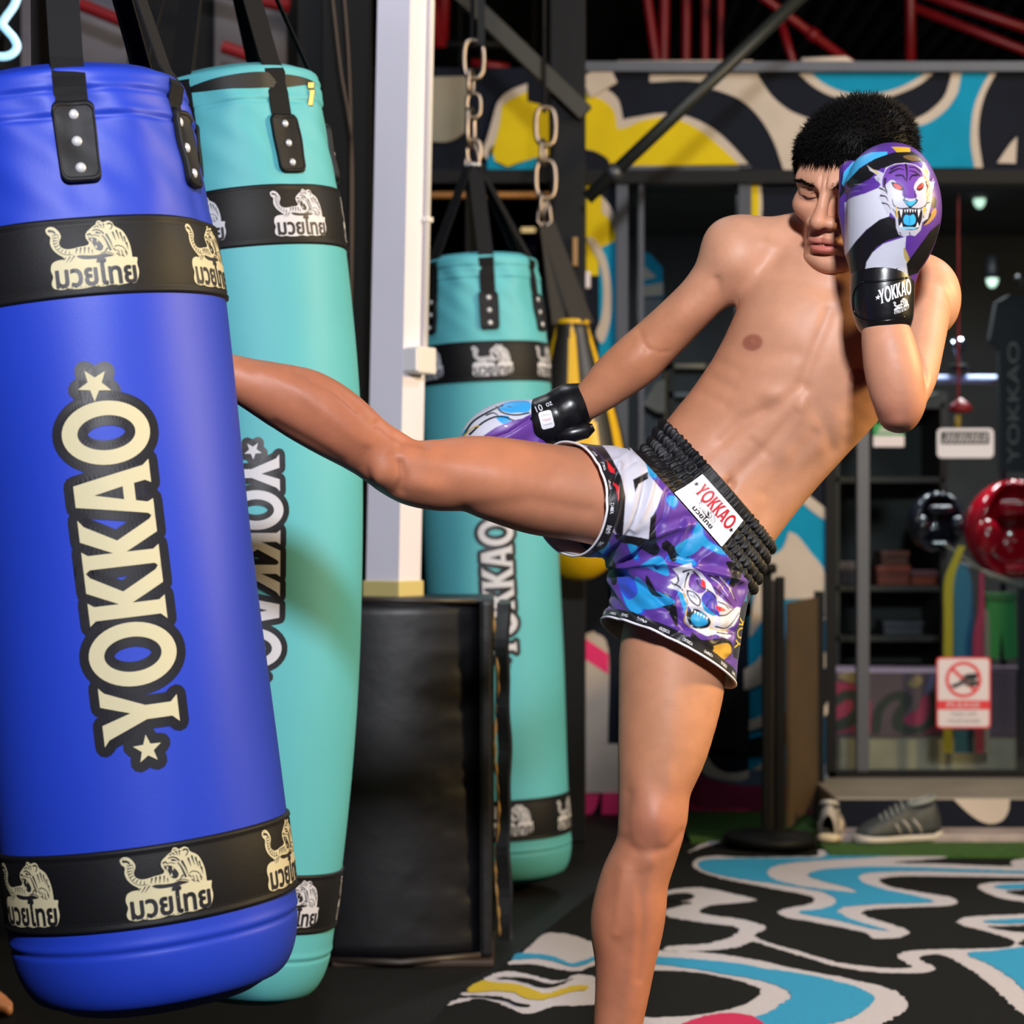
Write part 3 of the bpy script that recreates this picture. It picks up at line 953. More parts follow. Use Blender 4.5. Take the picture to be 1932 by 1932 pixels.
bp = MB()
a = P(1070, 0, 6.5)
hw = 34 * 6.5 / F
bp.box((a[0] - hw, 6.44, 0), (a[0] + hw, 6.54, 3.7), bev=.006)
post = bp.build('steel_post', black_paint)
tag(post, 'black steel post rising between the mural sections', 'post')
bk = MB()
hw = 12 * 6.0 / F
a, b = P(850, -30, 6.40), P(1105, 215, 6.40)
d = norm(b - a)
nn_ = np.cross(d, (0, 1, 0))
bk.obox((a + b) / 2, (b - a) / 2, np.array([0, .02, 0]), nn_ * 17 * 6.2 / F, .003)
tag(bk.build('steel_brace', mat('olive_steel', '#29251b', .55, .3)), 'olive diagonal steel brace running to the black post', 'brace')
pp = thing('diagonal_pipe', 'dark diagonal pipe crossing in front of the mural header', 'pipe', P(1110, 372, 6.25))
MB().tube([P(1530, -25, 6.25), P(1108, 374, 6.25)], 13 * 6.25 / F, 14).build('tube', mat('pipe_black', '#1e211e', .5, .2), pp, True)
MB().tube([P(1166, 319, 6.25), P(1150, 334, 6.25)], 17 * 6.25 / F, 14).build('collar', mat('pipe_collar', '#4a4c50', .4, .6), pp, True)
hb = MB()
a = P(908, 0, 5.62)
hb.box((a[0] - .010, 5.60, P(0, 88, 5.62)[2]), (a[0] + .010, 5.64, 3.7))
tag(hb.build('hanger_bar', black_paint), 'thin black hanger bar above the chain of the far teal bag', 'bar')
bd_ = MB()
c = P(1130, 152, 7.075)
bd_.obox(c, np.array([.045, 0, .026]), np.array([0, .012, 0]), np.array([-.016, 0, .034]), .003)
tag(bd_.build('pale_board', creamw), 'short pale board fixed aslant at the left end of the header', 'board')
# copper coloured spring bar
sb = thing('spring_bar', 'copper coloured coil bar crossing the dark doorway', 'bar', P(910, 368, 7.0))
n = 1500
t = np.linspace(0, 1, n)
x = P(745, 368, 7.0)[0] + t * (P(1048, 368, 7.0)[0] - P(745, 368, 7.0)[0])
rad = 6 * 7.0 / F
V_, F_ = tube_mesh(np.stack([x, 7.0 + rad * np.cos(t * 2 * math.pi * 75), P(0, 368, 7.0)[2] + rad * np.sin(t * 2 * math.pi * 75)], -1), 1.2 * 7.0 / F, 5)
copper = mat('copper', '#e2a566', .4, .3)
mesh_np('coil', V_, F_, copper, sb, True)
MB().tube([P(745, 368, 7.0), P(1048, 368, 7.0)], 3.2 * 7.0 / F, 8).build('core', mat('copper_dark', '#6b4326', .5, .5), sb)
for x_ in (778, 1050):
    q_ = P(x_, 368, 7.0)
    MB().box(q_ - (.008, .012, .02), q_ + (.008, .1, .02)).build('bracket', black_paint, sb)
for x0, y0, y1, lb in ((1085, 447, 502, 'upper ochre edge strip on the black post'), (1085, 552, 606, 'lower ochre edge strip above the yellow bag')):
    tag(pbox(x0 - 5, y0, x0 + 5, y1, 6.41, 6.44, .003).build('edge_strip', mat('ochre_strip', '#8a6424', .5)), lb, 'strip')
tag(pbox(1102, 511, 1114, 544, YW - .06, YW - .02, .004).build('wall_switch', mat('switch_white', '#cfc3c6', .4)), 'small white switch on the mural by the pier', 'switch')

# black partition left of the column, with two hanging cords, and the dim end of the gym behind it
struct('wall_end', MB().box((-3.6, 6.9, 0), (P(560, 0, 6.9)[0], 7.0, 3.7)), mat('end_wall_grey', '#111115', .7, spec=.2, vary=.5, vscale=1.2))
ew = MB()
for x0, x1 in ((40, 240), (405, 540)):
    a, b = P(x0, -140, 6.88), P(x1, 140, 6.88)
    ew.box((a[0], 6.88, b[2]), (b[0], 6.9, a[2]))
struct('trim_1', ew, mat('end_panel', '#57545c', .7, vary=.5, vscale=3))
for (a, b, w, lb) in (((380, -30), (545, 12), 14, 'red roof beam behind the teal bag straps, upper one'), ((420, 88), (520, 122), 12, 'red roof beam behind the teal bag straps, lower one'), ((150, 8), (240, 44), 12, 'red roof beam behind the blue bag straps')):
    tag(MB().tube([P(*a, 6.6), P(*b, 6.6)], w * 6.6 / F, 10).build('red_beam', redm), lb, 'beam')
pt = MB()
a, b = P(606, 0, 5.2), P(700, 0, 5.2)
pt.box((a[0], 5.2, 0), (b[0], 5.26, 3.7), bev=.004)
pt.box((P(560, 0, 5.2)[0], 5.22, P(0, 262, 5.2)[2]), (a[0] + .01, 5.26, 3.7))
struct('wall_screen', pt, mat('partition_black', '#07080b', .7, spec=.15, vary=.2, vscale=3))
for x0, x1, x2, lb in ((621, 641, 664, 'left thin cord hanging against the black partition'), (645, 658, 662, 'right thin cord hanging against the black partition')):
    pts = spline([P(x0, -60, 5.1), P(x1, 120, 5.1), P(x2, 300, 5.1), P(660, 700, 5.1)], 8)
    tag(MB().tube(pts, .0035, 6).build('cord', mat('brown_cord', '#3d2f26', .7), None, True), lb, 'cord')
neon = thing('neon_tube', 'glowing pale blue neon tube at the upper left corner', 'neon light', P(20, 100, 4.6))
pts = spline([P(x, y, 4.6) for x, y in ((60, -60), (36, -12), (26, 12), (11, 33), (5, 46), (14, 58), (26, 72), (32, 88), (24, 101), (6, 107), (-24, 104))], 6)
MB().tube(pts, 8.0 * 4.6 / F, 10).build('tube', mat('neon_glow', '#c8ecff', .4, emit='#8fd0f5', estr=.95), neon, True)
for x, y in ((26, 12), (24, 101)):
    MB().tube([P(x, y, 4.6), P(x, y, 4.75)], .006, 6).build('holder', black_paint, neon)
nb2 = MB().box(P(-160, 130, 4.75), P(8, -60, 4.75) + (0, .02, 0))
nb2.build('backboard', black_paint, neon)

# green turf strip along the shop front, sneakers on it
turf_y0, turf_y1 = 6.125, 6.385
tf = MB()
a0 = P(1310, 0, 6.3)[0]
tf.box((P(1560, 0, 6.2)[0], turf_y0, 0), (2.6, turf_y1 - .01, .012))
tf.box((a0, 6.42, 0), (P(1575, 0, 6.5)[0] - .01, 7.09, .012))
tf.box((P(1500, 0, 6.2)[0], 6.37, 0), (P(1561, 0, 6.2)[0], 6.43, .012))
turf = tf.build('turf', mat('green_turf', '#335a18', .9, vary=.3, vscale=60, bump=(400, 1, .004)))
tag(turf, 'strip of green artificial turf along the shop front', 'turf', kind='stuff')
# ---------------------------------------------------------------- printed carpet
def Z3(p):
    return [(1380 + x * .2857, 1380 + y * .2857) for x, y in p]


def Z7(p):
    return [(820 + x * .352, 1500 + y * .352) for x, y in p]


carpet = thing('carpet', 'black printed carpet with white, cyan and yellow swirls under the fighter', 'carpet', (0.4, 4.2, 0))
c_black = mat('carpet_black', '#0e0e0d', .95, bump=(700, 1, .004), vary=.3, vscale=300, spec=.2)
c_white = mat('carpet_white', '#d2cbd3', .95, bump=(700, 1, .004), vary=.10, vscale=300)
c_cyan = mat('carpet_cyan', '#27a0d2', .95, bump=(700, 1, .004), vary=.12, vscale=300)
c_yellow = mat('carpet_yellow', '#d3b522', .95, bump=(700, 1, .004), vary=.10, vscale=300)
c_pink = mat('carpet_pink', '#d81f5c', .95, bump=(700, 1, .004), vary=.10, vscale=300)
edge = [(838, 1912), (905, 1862), (1010, 1776), (1118, 1690), (1240, 1612), (1316, 1596), (1440, 1612), (1560, 1622), (1990, 1623), (2140, 1640), (2300, 1900), (2500, 2500), (300, 2500)]
eb = np.array([FLOOR(x, y) for x, y in edge])
k = len(eb)
MB().add(np.concatenate([eb + (0, 0, .006), eb]), [list(range(k))] + [[i, k + i, k + (i + 1) % k, (i + 1) % k] for i in range(k)]).build('pile', c_black, carpet)


def rug(pts, m, lv, sm=True, jit=.0022):
    """one coloured field of the carpet, slightly ragged like cut pile"""
    f = np.array([FLOOR(x, y)[:2] for x, y in pts])
    if sm:
        f = spline(f, 6, True)
    g = resample(f, .012)
    g = g + rng.normal(0, jit, g.shape)
    try:
        V2, F2 = poly_fill([g])
    except Exception:
        return
    z = .006 + .0014 * lv
    n = len(V2)
    V = np.concatenate([np.c_[V2, np.full(n, z)]])
    mesh_np('printed_field', V, [list(t) for t in F2], m, carpet, False)


rug(Z3([(-255, 885), (-200, 850), (-90, 838), (60, 848), (400, 845), (560, 838), (592, 800), (800, 787), (870, 800), (1230, 832), (1430, 846), (1300, 862), (1080, 882), (1400, 892), (1830, 908), (1840, 890), (1880, 865), (2100, 850), (2100, 985), (1932, 982), (1500, 976), (1150, 972), (1010, 985), (975, 1002), (1040, 1040), (1250, 1082), (1440, 1112), (1488, 1142), (1440, 1168), (1200, 1180), (950, 1192), (862, 1212), (900, 1245), (1050, 1292), (1150, 1325), (1172, 1350), (1120, 1380), (1000, 1388), (935, 1384), (880, 1350), (700, 1310), (500, 1272), (380, 1252), (308, 1220), (340, 1195), (450, 1172), (530, 1152), (552, 1125), (480, 1096), (300, 1060), (0, 1002), (-150, 962), (-235, 925)]), c_white, 1)
rug(Z3([(-215, 885), (-150, 865), (100, 856), (560, 852), (640, 830), (820, 802), (1200, 828), (900, 852), (560, 870), (350, 892), (262, 920), (238, 960), (300, 1002), (450, 1040), (600, 1062), (780, 1082), (825, 1078), (760, 1048), (640, 1018), (540, 988), (512, 960), (600, 932), (800, 916), (1000, 912), (1300, 920), (1932, 942), (2100, 952), (1932, 958), (1300, 942), (1000, 946), (880, 958), (838, 988), (880, 1020), (1000, 1060), (1200, 1104), (1340, 1140), (1250, 1154), (1000, 1160), (780, 1176), (706, 1202), (720, 1225), (800, 1266), (1030, 1335), (950, 1328), (700, 1268), (440, 1216), (600, 1192), (682, 1160), (690, 1130), (650, 1100), (560, 1070), (300, 1028), (0, 984), (-150, 948), (-210, 915)]), c_cyan, 2)
rug(Z3([(1626, 1038), (1700, 1018), (1900, 1012), (2100, 1010), (2100, 1152), (1900, 1140), (1750, 1110), (1650, 1066)]), c_white, 1)
rug(Z3([(1735, 1045), (1800, 1032), (1950, 1026), (2100, 1026), (2100, 1056), (1900, 1060), (1800, 1062)]), c_cyan, 2)
rug(Z3([(1815, 1082), (1880, 1070), (2100, 1064), (2100, 1112), (1960, 1110), (1880, 1098)]), c_black, 2)
rug(Z3([(1490, 1278), (1530, 1252), (1640, 1240), (1900, 1228), (2100, 1220), (2100, 1400), (1960, 1384), (1900, 1420), (1932, 1440), (2100, 1460), (2100, 2050), (1990, 1930), (1880, 1860), (1750, 1730), (1640, 1640), (1520, 1560), (1400, 1500), (1300, 1498), (1245, 1520), (1270, 1545), (1330, 1570), (1338, 1596), (1280, 1615), (1150, 1620), (950, 1612), (700, 1575), (480, 1510), (250, 1440), (140, 1410), (60, 1440), (-60, 1460), (-400, 1475), (-420, 1440), (-150, 1420), (30, 1360), (20, 1310), (-200, 1280), (-420, 1240), (-420, 1195), (-260, 1150), (-440, 1130), (-440, 1075), (-250, 1050), (-130, 1060), (10, 1090), (160, 1130), (60, 1150), (-120, 1165), (-200, 1195), (-180, 1225), (60, 1260), (160, 1285), (228, 1315), (180, 1350), (150, 1372), (240, 1415), (450, 1475), (700, 1545), (950, 1580), (1100, 1588), (1190, 1578), (1150, 1545), (1100, 1515), (1120, 1485), (1200, 1468), (1400, 1460), (1700, 1455), (1830, 1445), (1872, 1415), (1800, 1375), (1640, 1330), (1530, 1300)]), c_white, 1, True)
rug(Z3([(1660, 1278), (1760, 1265), (1932, 1258), (2100, 1250), (2100, 1288), (1900, 1290), (1780, 1292)]), c_cyan, 2)
rug(Z3([(1690, 1312), (1800, 1310), (2100, 1306), (2100, 1352), (1940, 1350), (1800, 1335)]), c_black, 2)
rug(Z3([(1560, 1492), (1720, 1474), (1880, 1452), (1990, 1440), (2100, 1440), (2100, 1870), (1960, 1760), (1850, 1660), (1720, 1575)]), c_cyan, 2)
rug(Z3([(-420, 1100), (-300, 1088), (-240, 1110), (-300, 1140), (-420, 1135)]), c_black, 2)
# the large ring in front
rug(Z7([(900, 815), (1200, 850), (1400, 858), (1620, 884), (1800, 918), (1932, 950)]) + Z3([(600, 1622), (850, 1672), (1060, 1730), (1150, 1796), (1156, 1850), (1080, 1915), (900, 1990), (500, 2080), (0, 2110), (-600, 2060), (-800, 1975)]) + Z7([(900, 1225), (900, 1000)]), c_white, 1)
rug(Z7([(900, 868), (1200, 886), (1400, 900), (1600, 920), (1800, 956)]) + Z3([(300, 1600), (600, 1652), (820, 1712), (935, 1780), (900, 1850), (760, 1930), (500, 1990), (200, 2010), (60, 1960), (250, 1880), (370, 1800), (385, 1755), (320, 1712), (180, 1668), (0, 1636), (-200, 1600)]) + Z7([(1200, 928), (900, 900)]), c_cyan, 2)
rug(Z7([(900, 950), (1180, 960), (1400, 972), (1600, 1010), (1720, 1050), (1742, 1085), (1680, 1135), (1550, 1175), (1350, 1205), (1120, 1212), (900, 1190)]), c_black, 2)
rug([(1275, 1950), (1330, 1926), (1385, 1921), (1428, 1930), (1440, 1950), (1400, 1985), (1300, 1985)], c_pink, 3)
# striped corner on the left
rug(Z7([(462, 872), (520, 820), (585, 762), (650, 757), (745, 770), (850, 806), (1000, 840), (1000, 900), (860, 930), (780, 960), (700, 958), (600, 938), (520, 925), (395, 926), (430, 898)]), c_white, 1)
rug(Z7([(424, 902), (442, 870), (560, 872), (640, 886), (740, 922), (860, 885), (960, 872), (960, 892), (860, 908), (780, 936), (720, 936), (620, 906), (520, 897)]), c_cyan, 2)
rug(Z7([(70, 1148), (120, 1112), (185, 1104), (132, 1086), (180, 1070), (250, 1016), (330, 972), (420, 964), (520, 984), (620, 1010), (700, 1010), (770, 978), (900, 1000), (1000, 1010), (1000, 1120), (760, 1148), (640, 1152), (540, 1187), (480, 1190), (420, 1170), (320, 1126), (220, 1112)]), c_white, 1, True)
rug(Z7([(176, 1078), (250, 1016), (330, 1026), (450, 1036), (520, 1060), (600, 1085), (680, 1060), (760, 1042), (826, 1046), (812, 1066), (720, 1080), (640, 1106), (560, 1120), (480, 1110), (430, 1082), (330, 1072)]), c_yellow, 2)
rug(Z7([(310, 1006), (420, 1001), (520, 1010), (620, 1038), (720, 1015), (740, 1012), (660, 1046), (600, 1056), (540, 1048), (470, 1024), (400, 1010)]), c_black, 3)
rug(Z7([(150, 1102), (260, 1101), (360, 1108), (440, 1138), (520, 1156), (450, 1156), (370, 1126), (260, 1111)]), c_black, 3)
rug([(1316, 1600), (1372, 1582), (1374, 1588), (1300, 1612)], c_white, 1, False)

# ---------------------------------------------------------------- column, conduit and the black pad at its foot
YCOL = 4.85
cb_, ct_ = P(715, 1112, YCOL), P(737, 0, YCOL)
colm = thing('column', 'pale square column behind the knee, lilac front and cream side', 'column', (*(P(713, 1112, YCOL)[:2]), 0))
ya = math.radians(31)
w_ = .0448
axx = np.array([math.cos(ya), -math.sin(ya), 0])
axy = np.array([math.sin(ya), math.cos(ya), 0])
low = np.array([P(713, 1112, YCOL)[0] + .019, YCOL, 0.0])
zt = 3.7
sl = (ct_ - cb_) / (ct_[2] - cb_[2])
top = low + sl * zt + (0, 0, 0)
top[2] = zt
mb = MB()
V = [p + sx * w_ * axx + sy * w_ * axy for p in (low, top) for sx, sy in ((-1, -1), (1, -1), (1, 1), (-1, 1))]
mb.add(V, [(0, 1, 5, 4), (1, 2, 6, 5), (2, 3, 7, 6), (3, 0, 4, 7), (3, 2, 1, 0), (4, 5, 6, 7)])
mb.build('shaft', mat('column_paint', '#dfdae6', .6, vary=.04, vscale=3), colm)
corner = lambda z, a, b: low + sl * z + a * axx + b * axy + (0, 0, z - (low + sl * z)[2])
mb = MB()
mb.tube([corner(z, w_ + .008, w_ - .014) for z in (1.36, 2.4, 3.7)], .0072, 10)
mb.build('conduit', mat('conduit_white', '#ded9d6', .4), colm, True)
for z in (1.66, 2.3, 2.9):
    MB().obox(corner(z, w_ + .008, w_ - .014), axx * .009, axy * .012, np.array([0, 0, .006]), .002).build('clip', mat('conduit_white', '#ded9d6', .4), colm)
bx = thing('junction_box', 'white electrical box at the lower end of the conduit', 'electrical box', corner(1.30, w_, 0))
MB().obox(corner(1.335, w_ + .013, -.002), axx * .026, axy * .036, np.array([0, 0, .030]), .004).build('body', mat('conduit_white', '#ded9d6', .4), bx)
MB().obox(corner(1.335, w_ + .013, -.040), axx * .022, axy * .004, np.array([0, 0, .026]), .002).build('lid', mat('box_lid', '#e4e0e2', .35), bx)
MB().obox(corner(.815, 0, 0), axx * (w_ + .006), axy * (w_ + .006), np.array([0, 0, .020]), .004).build('tape', mat('yellowed_tape', '#c9b878', .6), colm)

pad = thing('column_pad', 'tall black padded block round the column foot, worn at its right edge', 'pad', (*FLOOR(790, 1820)[:2], 0))
vinyl = mat('black_vinyl', '#0f0f13', .42, bump=(9, .2, .010), vary=.3, vscale=6, spec=.4)
YP_ = 4.63
xl, xr = P(610, 0, YP_)[0], P(906, 0, YP_)[0]
H_ = .80
mb = MB()
nx, nz = 40, 44
X, Zz = np.meshgrid(np.linspace(0, 1, nx), np.linspace(0, 1, nz))
lean = .030 * (1 - Zz)
xx = xl + (xr - xl) * X - .0 + .028 * Zz * (1 - X)
yy = YP_ + .05 * (2 * X - .7) ** 2 * .6 - lean + .0
# soft horizontal creases that run in from the right seam
cre = np.zeros_like(X)
for z0, a, wd in ((.10, .006, .010), (.20, .008, .012), (.27, .005, .009), (.38, .006, .010), (.47, .006, .010), (.55, .007, .011), (.62, .005, .010), (.72, .007, .011), (.80, .006, .010), (.90, .005, .010)):
    zc_ = z0 + .02 * np.sin(9 * X + z0 * 40)
    cre += a * np.exp(-((Zz - zc_) / wd) ** 2) * np.clip((X - .45) / .5, 0, 1)
edge_r = np.minimum(np.minimum(X, 1 - X) * (xr - xl), np.minimum(Zz, 1 - Zz) * H_)
rnd = .022 * (1 - np.sqrt(np.clip(1 - (1 - np.clip(edge_r / .022, 0, 1)) ** 2, 0, 1)))
V = np.stack([xx, yy + cre + rnd, .012 + (H_ - .012) * Zz], -1).reshape(-1, 3)
Fr = grid_faces(nx, nz)
back = V.copy()
back[:, 1] = YP_ + .36
n = len(V)
Fc = [list(f) for f in Fr] + [[f[3] + n, f[2] + n, f[1] + n, f[0] + n] for f in Fr]
bl = [j * nx for j in range(nz)]
br = [j * nx + nx - 1 for j in range(nz)]
for s in (bl, br):
    for a, b in zip(s[:-1], s[1:]):
        Fc.append([a, b, b + n, a + n])
for s in (list(range(nx)), list(range((nz - 1) * nx, nz * nx))):
    for a, b in zip(s[:-1], s[1:]):
        Fc.append([a, b, b + n, a + n])
mesh_np('front_pad', V, Fc, vinyl, pad, True)
mb = MB()
mb.tube([(xl + .03, YP_ + .012, H_ - .004), ((xl + xr) / 2, YP_ - .004, H_ - .004), (xr - .01, YP_ + .02, H_ - .006)], .006, 8)
mb.tube([(xl - .0, YP_ - .012, .014), ((xl + xr) / 2, YP_ - .034, .012), (xr, YP_ + .004, .02)], .008, 8)
mb.build('piping', mat('worn_piping', '#2e2620', .45), pad, True)
mb = MB()
x0, x1 = P(904, 0, YP_)[0], P(930, 0, YP_)[0]
mb.box((x0, YP_ + .004, .015), (x1, YP_ + .36, H_ - .004), bev=.010)
mb.build('corner_strip', mat('black_vinyl_strip', '#131213', .45, vary=.3, vscale=8, bump=(20, .3, .006)), pad)
# flap standing off at the right side, its worn edge coloured gold as if warmly lit
mb = MB()
zs_ = np.linspace(.05, H_ - .012, 40)
prof = [(-.012, 0), (.014, -.004), (.020, .02), (.016, .30), (-.006, .31), (-.012, .05)]
Vf = []
for z in zs_:
    wob = .004 * math.sin(z * 17) + .003 * math.sin(z * 41 + 1)
    xo = P(944, 0, YP_)[0] + .006 * (1 - z) + wob * .5
    for a, b in prof:
        Vf.append((xo + a, YP_ + .015 + b + wob, z))
m_ = len(prof)
Ff = [list(f) for f in grid_faces(m_, len(zs_), True)] + [list(range(m_))[::-1], [(len(zs_) - 1) * m_ + i for i in range(m_)]]
mesh_np('side_flap', Vf, Ff, vinyl, pad, False)
ws = MB()
pts = [(P(934, 0, YP_)[0] + .004 * math.sin(z * 23) + .006 * (1 - z), YP_ + .012 + .003 * math.sin(z * 37), z) for z in np.linspace(.06, H_ - .03, 60)]
ws.tube(pts, [.0028 + .0016 * math.sin(i * 1.7) for i in range(60)], 6)
ws.build('gold_lit_worn_edge', mat('gold_lit_worn_edge', '#8a6a3a', .35, vary=.5, vscale=30), pad, True)
MB().box((xl + .02, YP_ - .022, 0), (xr + .03, YP_ + .33, .014), bev=.004).build('base_board', mat('base_board', '#3a2c22', .6, vary=.3), pad)
tp = MB()
tp.box((xl + .05, YP_ + .02, H_ - .012), (P(930, 0, YP_)[0], YP_ + .36, H_), bev=.005)
tp.build('top_cover', vinyl, pad)

# ---------------------------------------------------------------- chain and hooks
steel = mat('galvanised_steel', '#94867a', .38, 1.0)


def link(parent, c, w, h, r, turn, name='link'):
    a = np.linspace(0, 2 * math.pi, 26, endpoint=False)
    x = w / 2 * np.sign(np.cos(a)) * np.abs(np.cos(a)) ** .7
    z = h / 2 * np.sign(np.sin(a)) * np.abs(np.sin(a)) ** .7
    pts = np.stack([x * math.cos(turn), x * math.sin(turn), z], -1) + c
    MB().tube(pts, r, 8, closed=True).build(name, steel, parent, True)


def chain(px, py0, py1, Y, label, ztop, rod=0.0):
    k = Y / F
    t = thing('chain', label, 'chain', P(px, py1, Y), 'steel chains of the far bags')
    a = P(px, py0, Y)
    b = P(px, py1, Y)
    n = max(3, int(round((py1 - py0) / 34)))
    for i in range(n):
        s = i / (n - 1)
        big = i in (0, n - 2)
        q = a + (b - a) * s
        link(t, q + ((-.004 if i % 2 else .004), 0, 0), (38 if big else 26) * k, (72 if big else 46) * k, (5.0 if big else 4.2) * k, (.25 if i % 2 == 0 else 1.25))
    for s in (-1, 1):
        MB().tube([b + (s * .004, 0, .03), b + (s * .016, 0, -.01), b + (s * .020, 0, -.045), b + (s * .010, 0, -.06), b + (s * .002, 0, -.045)], .0055, 8).build('hook', steel, t, True)
    MB().tube([a + (0, 0, .04), (a[0] + rod, a[1] + .05, a[2] + .3), (a[0] + rod, a[1] + .05, ztop)], .006, 8).build('eye_rod', black_paint, t)
    return t


chain(891, 112, 286, 5.62, 'steel chain with hooks above the far teal bag', 3.7)
chain(1027, 238, 388, 6.2, 'steel chain with hooks above the yellow teardrop bag', 3.7)

# ---------------------------------------------------------------- yellow and black teardrop bag
YY = 6.2
ky = YY / F
ub = thing('teardrop_bag', 'yellow and black teardrop uppercut bag hanging behind the swung arm', 'punching bag', P(1082, 1095, YY))
profy = [(608, 30), (622, 36), (632, 38), (680, 52), (740, 70), (800, 86), (860, 97), (920, 102), (980, 98), (1030, 84), (1065, 62), (1088, 34), (1096, 8)]
pz = spline([(P(1082, y, YY)[2], r * ky, 0) for y, r in profy], 4)
by_, bk_ = mat('bag_yellow', '#d8aa0c', .38), mat('bag_black', '#211f1c', .42)
nt_ = 96
th = np.linspace(0, 2 * math.pi, nt_, endpoint=False)
cx_ = np.interp(pz[:, 0], [P(0, 1096, YY)[2], P(0, 608, YY)[2]], [P(1092, 0, YY)[0], P(1079, 0, YY)[0]])
V = np.stack([cx_[:, None] + pz[:, 1][:, None] * np.sin(th), YY - pz[:, 1][:, None] * np.cos(th), np.repeat(pz[:, 0][:, None], nt_, 1)], -1).reshape(-1, 3)
Fy = grid_faces(nt_, len(pz), True)
tcen = (th[Fy[:, 0] % nt_] + math.pi / nt_)
zc_ = pz[Fy[:, 0] // nt_, 0]
u_ = (zc_ - pz[-1, 0]) / (pz[0, 0] - pz[-1, 0])
gore = np.abs(np.mod(tcen + .55, 2 * math.pi / 6) - math.pi / 6)
hw_ = np.interp(u_, [0, .12, .25, .5, .75, .94, 1], [.6, .55, .16, .14, .15, .16, .0])
lobe = (np.abs(np.mod(tcen + .55 + math.pi / 6, 2 * math.pi / 3) - math.pi / 3) < np.interp(u_, [.45, .62, .74, .80], [.5, .45, .18, 0])) & (u_ < .80)
midx = np.where((gore < hw_) | lobe | (u_ < .14), 0, 1)
o = mesh_np('cover', V, Fy, [by_, bk_], ub, True, midx)
MB().lathe([(29 * ky, 0), (33 * ky, .004), (33 * ky, .014), (28 * ky, .018)], P(1079, 620, YY) + (0, 0, .008), 32).build('collar', by_, ub, True)
for a in (-.9, .4, 1.9, 3.3):
    e = P(1079, 612, YY) + np.array([30 * ky * math.sin(a), -30 * ky * math.cos(a), 0])
    tq = P(1032, 420, YY)
    d = tq - e
    sdn = norm(np.cross(d, (0, 1, .2)))
    MB().obox(e + d / 2, d / 2, np.array([0, .002, 0]), sdn * 14 * ky).build('strap', mat('olive_strap', '#2b251b', .7), ub)

# ---------------------------------------------------------------- barrier post with hanging panel
YB_ = 6.33
st = thing('barrier_post', 'black barrier post with round base and hanging dark panel by the turf', 'barrier', P(1452, 0, YB_) * (1, 1, 0) + (0, 0, .0135))
kb_ = YB_ / F
bc_ = np.array([P(1452, 0, YB_)[0], YB_, .0135])
MB().lathe([(88 * kb_, .0), (88 * kb_, .022), (80 * kb_, .030), (20 * kb_, .036), (14 * kb_, .045)], bc_, 48).build('base', black_paint, st, True)
zt = P(0, 1084, YB_)[2]
MB().box(bc_ + (-14 * kb_, -.012, .03), bc_ + (4 * kb_, .02, zt), bev=.004).build('post', black_paint, st)
MB().box(bc_ + (4 * kb_, .0, .03), bc_ + (11 * kb_, .02, zt - .03), bev=.002).build('rail', mat('lit_gap_brown', '#3b2c1c', .5), st)  # brown strip: the lit gap between the two posts, put into colour
MB().box(bc_ + (11 * kb_, -.010, .03), bc_ + (28 * kb_, .02, zt - .02), bev=.004).build('post', black_paint, st)
MB().lathe([(17 * kb_, 0), (18 * kb_, .02), (14 * kb_, .03)], bc_ + (-4 * kb_, 0, zt - .01), 20).build('cap', black_paint, st, True)
p0, p1 = P(1483, 1137, YB_ + .02), P(1483, 1560, YB_ + .02)
q0, q1 = P(1537, 1127, 6.95), P(1537, 1510, 6.95)
V = [p0, p1, q1, q0]
V = np.array(V + [v + (.012, -.004, 0) for v in V])
MB().add(V, [(0, 1, 2, 3), (7, 6, 5, 4), (0, 4, 5, 1), (1, 5, 6, 2), (2, 6, 7, 3), (3, 7, 4, 0)]).build('panel', mat('barrier_panel', '#4a3820', .7, vary=.2, vscale=5, bump=(250, .4, .002)), st)
ps2 = MB().box((q0[0], 6.94, 0), (q0[0] + .03, 6.97, q0[2] + .02))
ps2.build('post', black_paint, st)

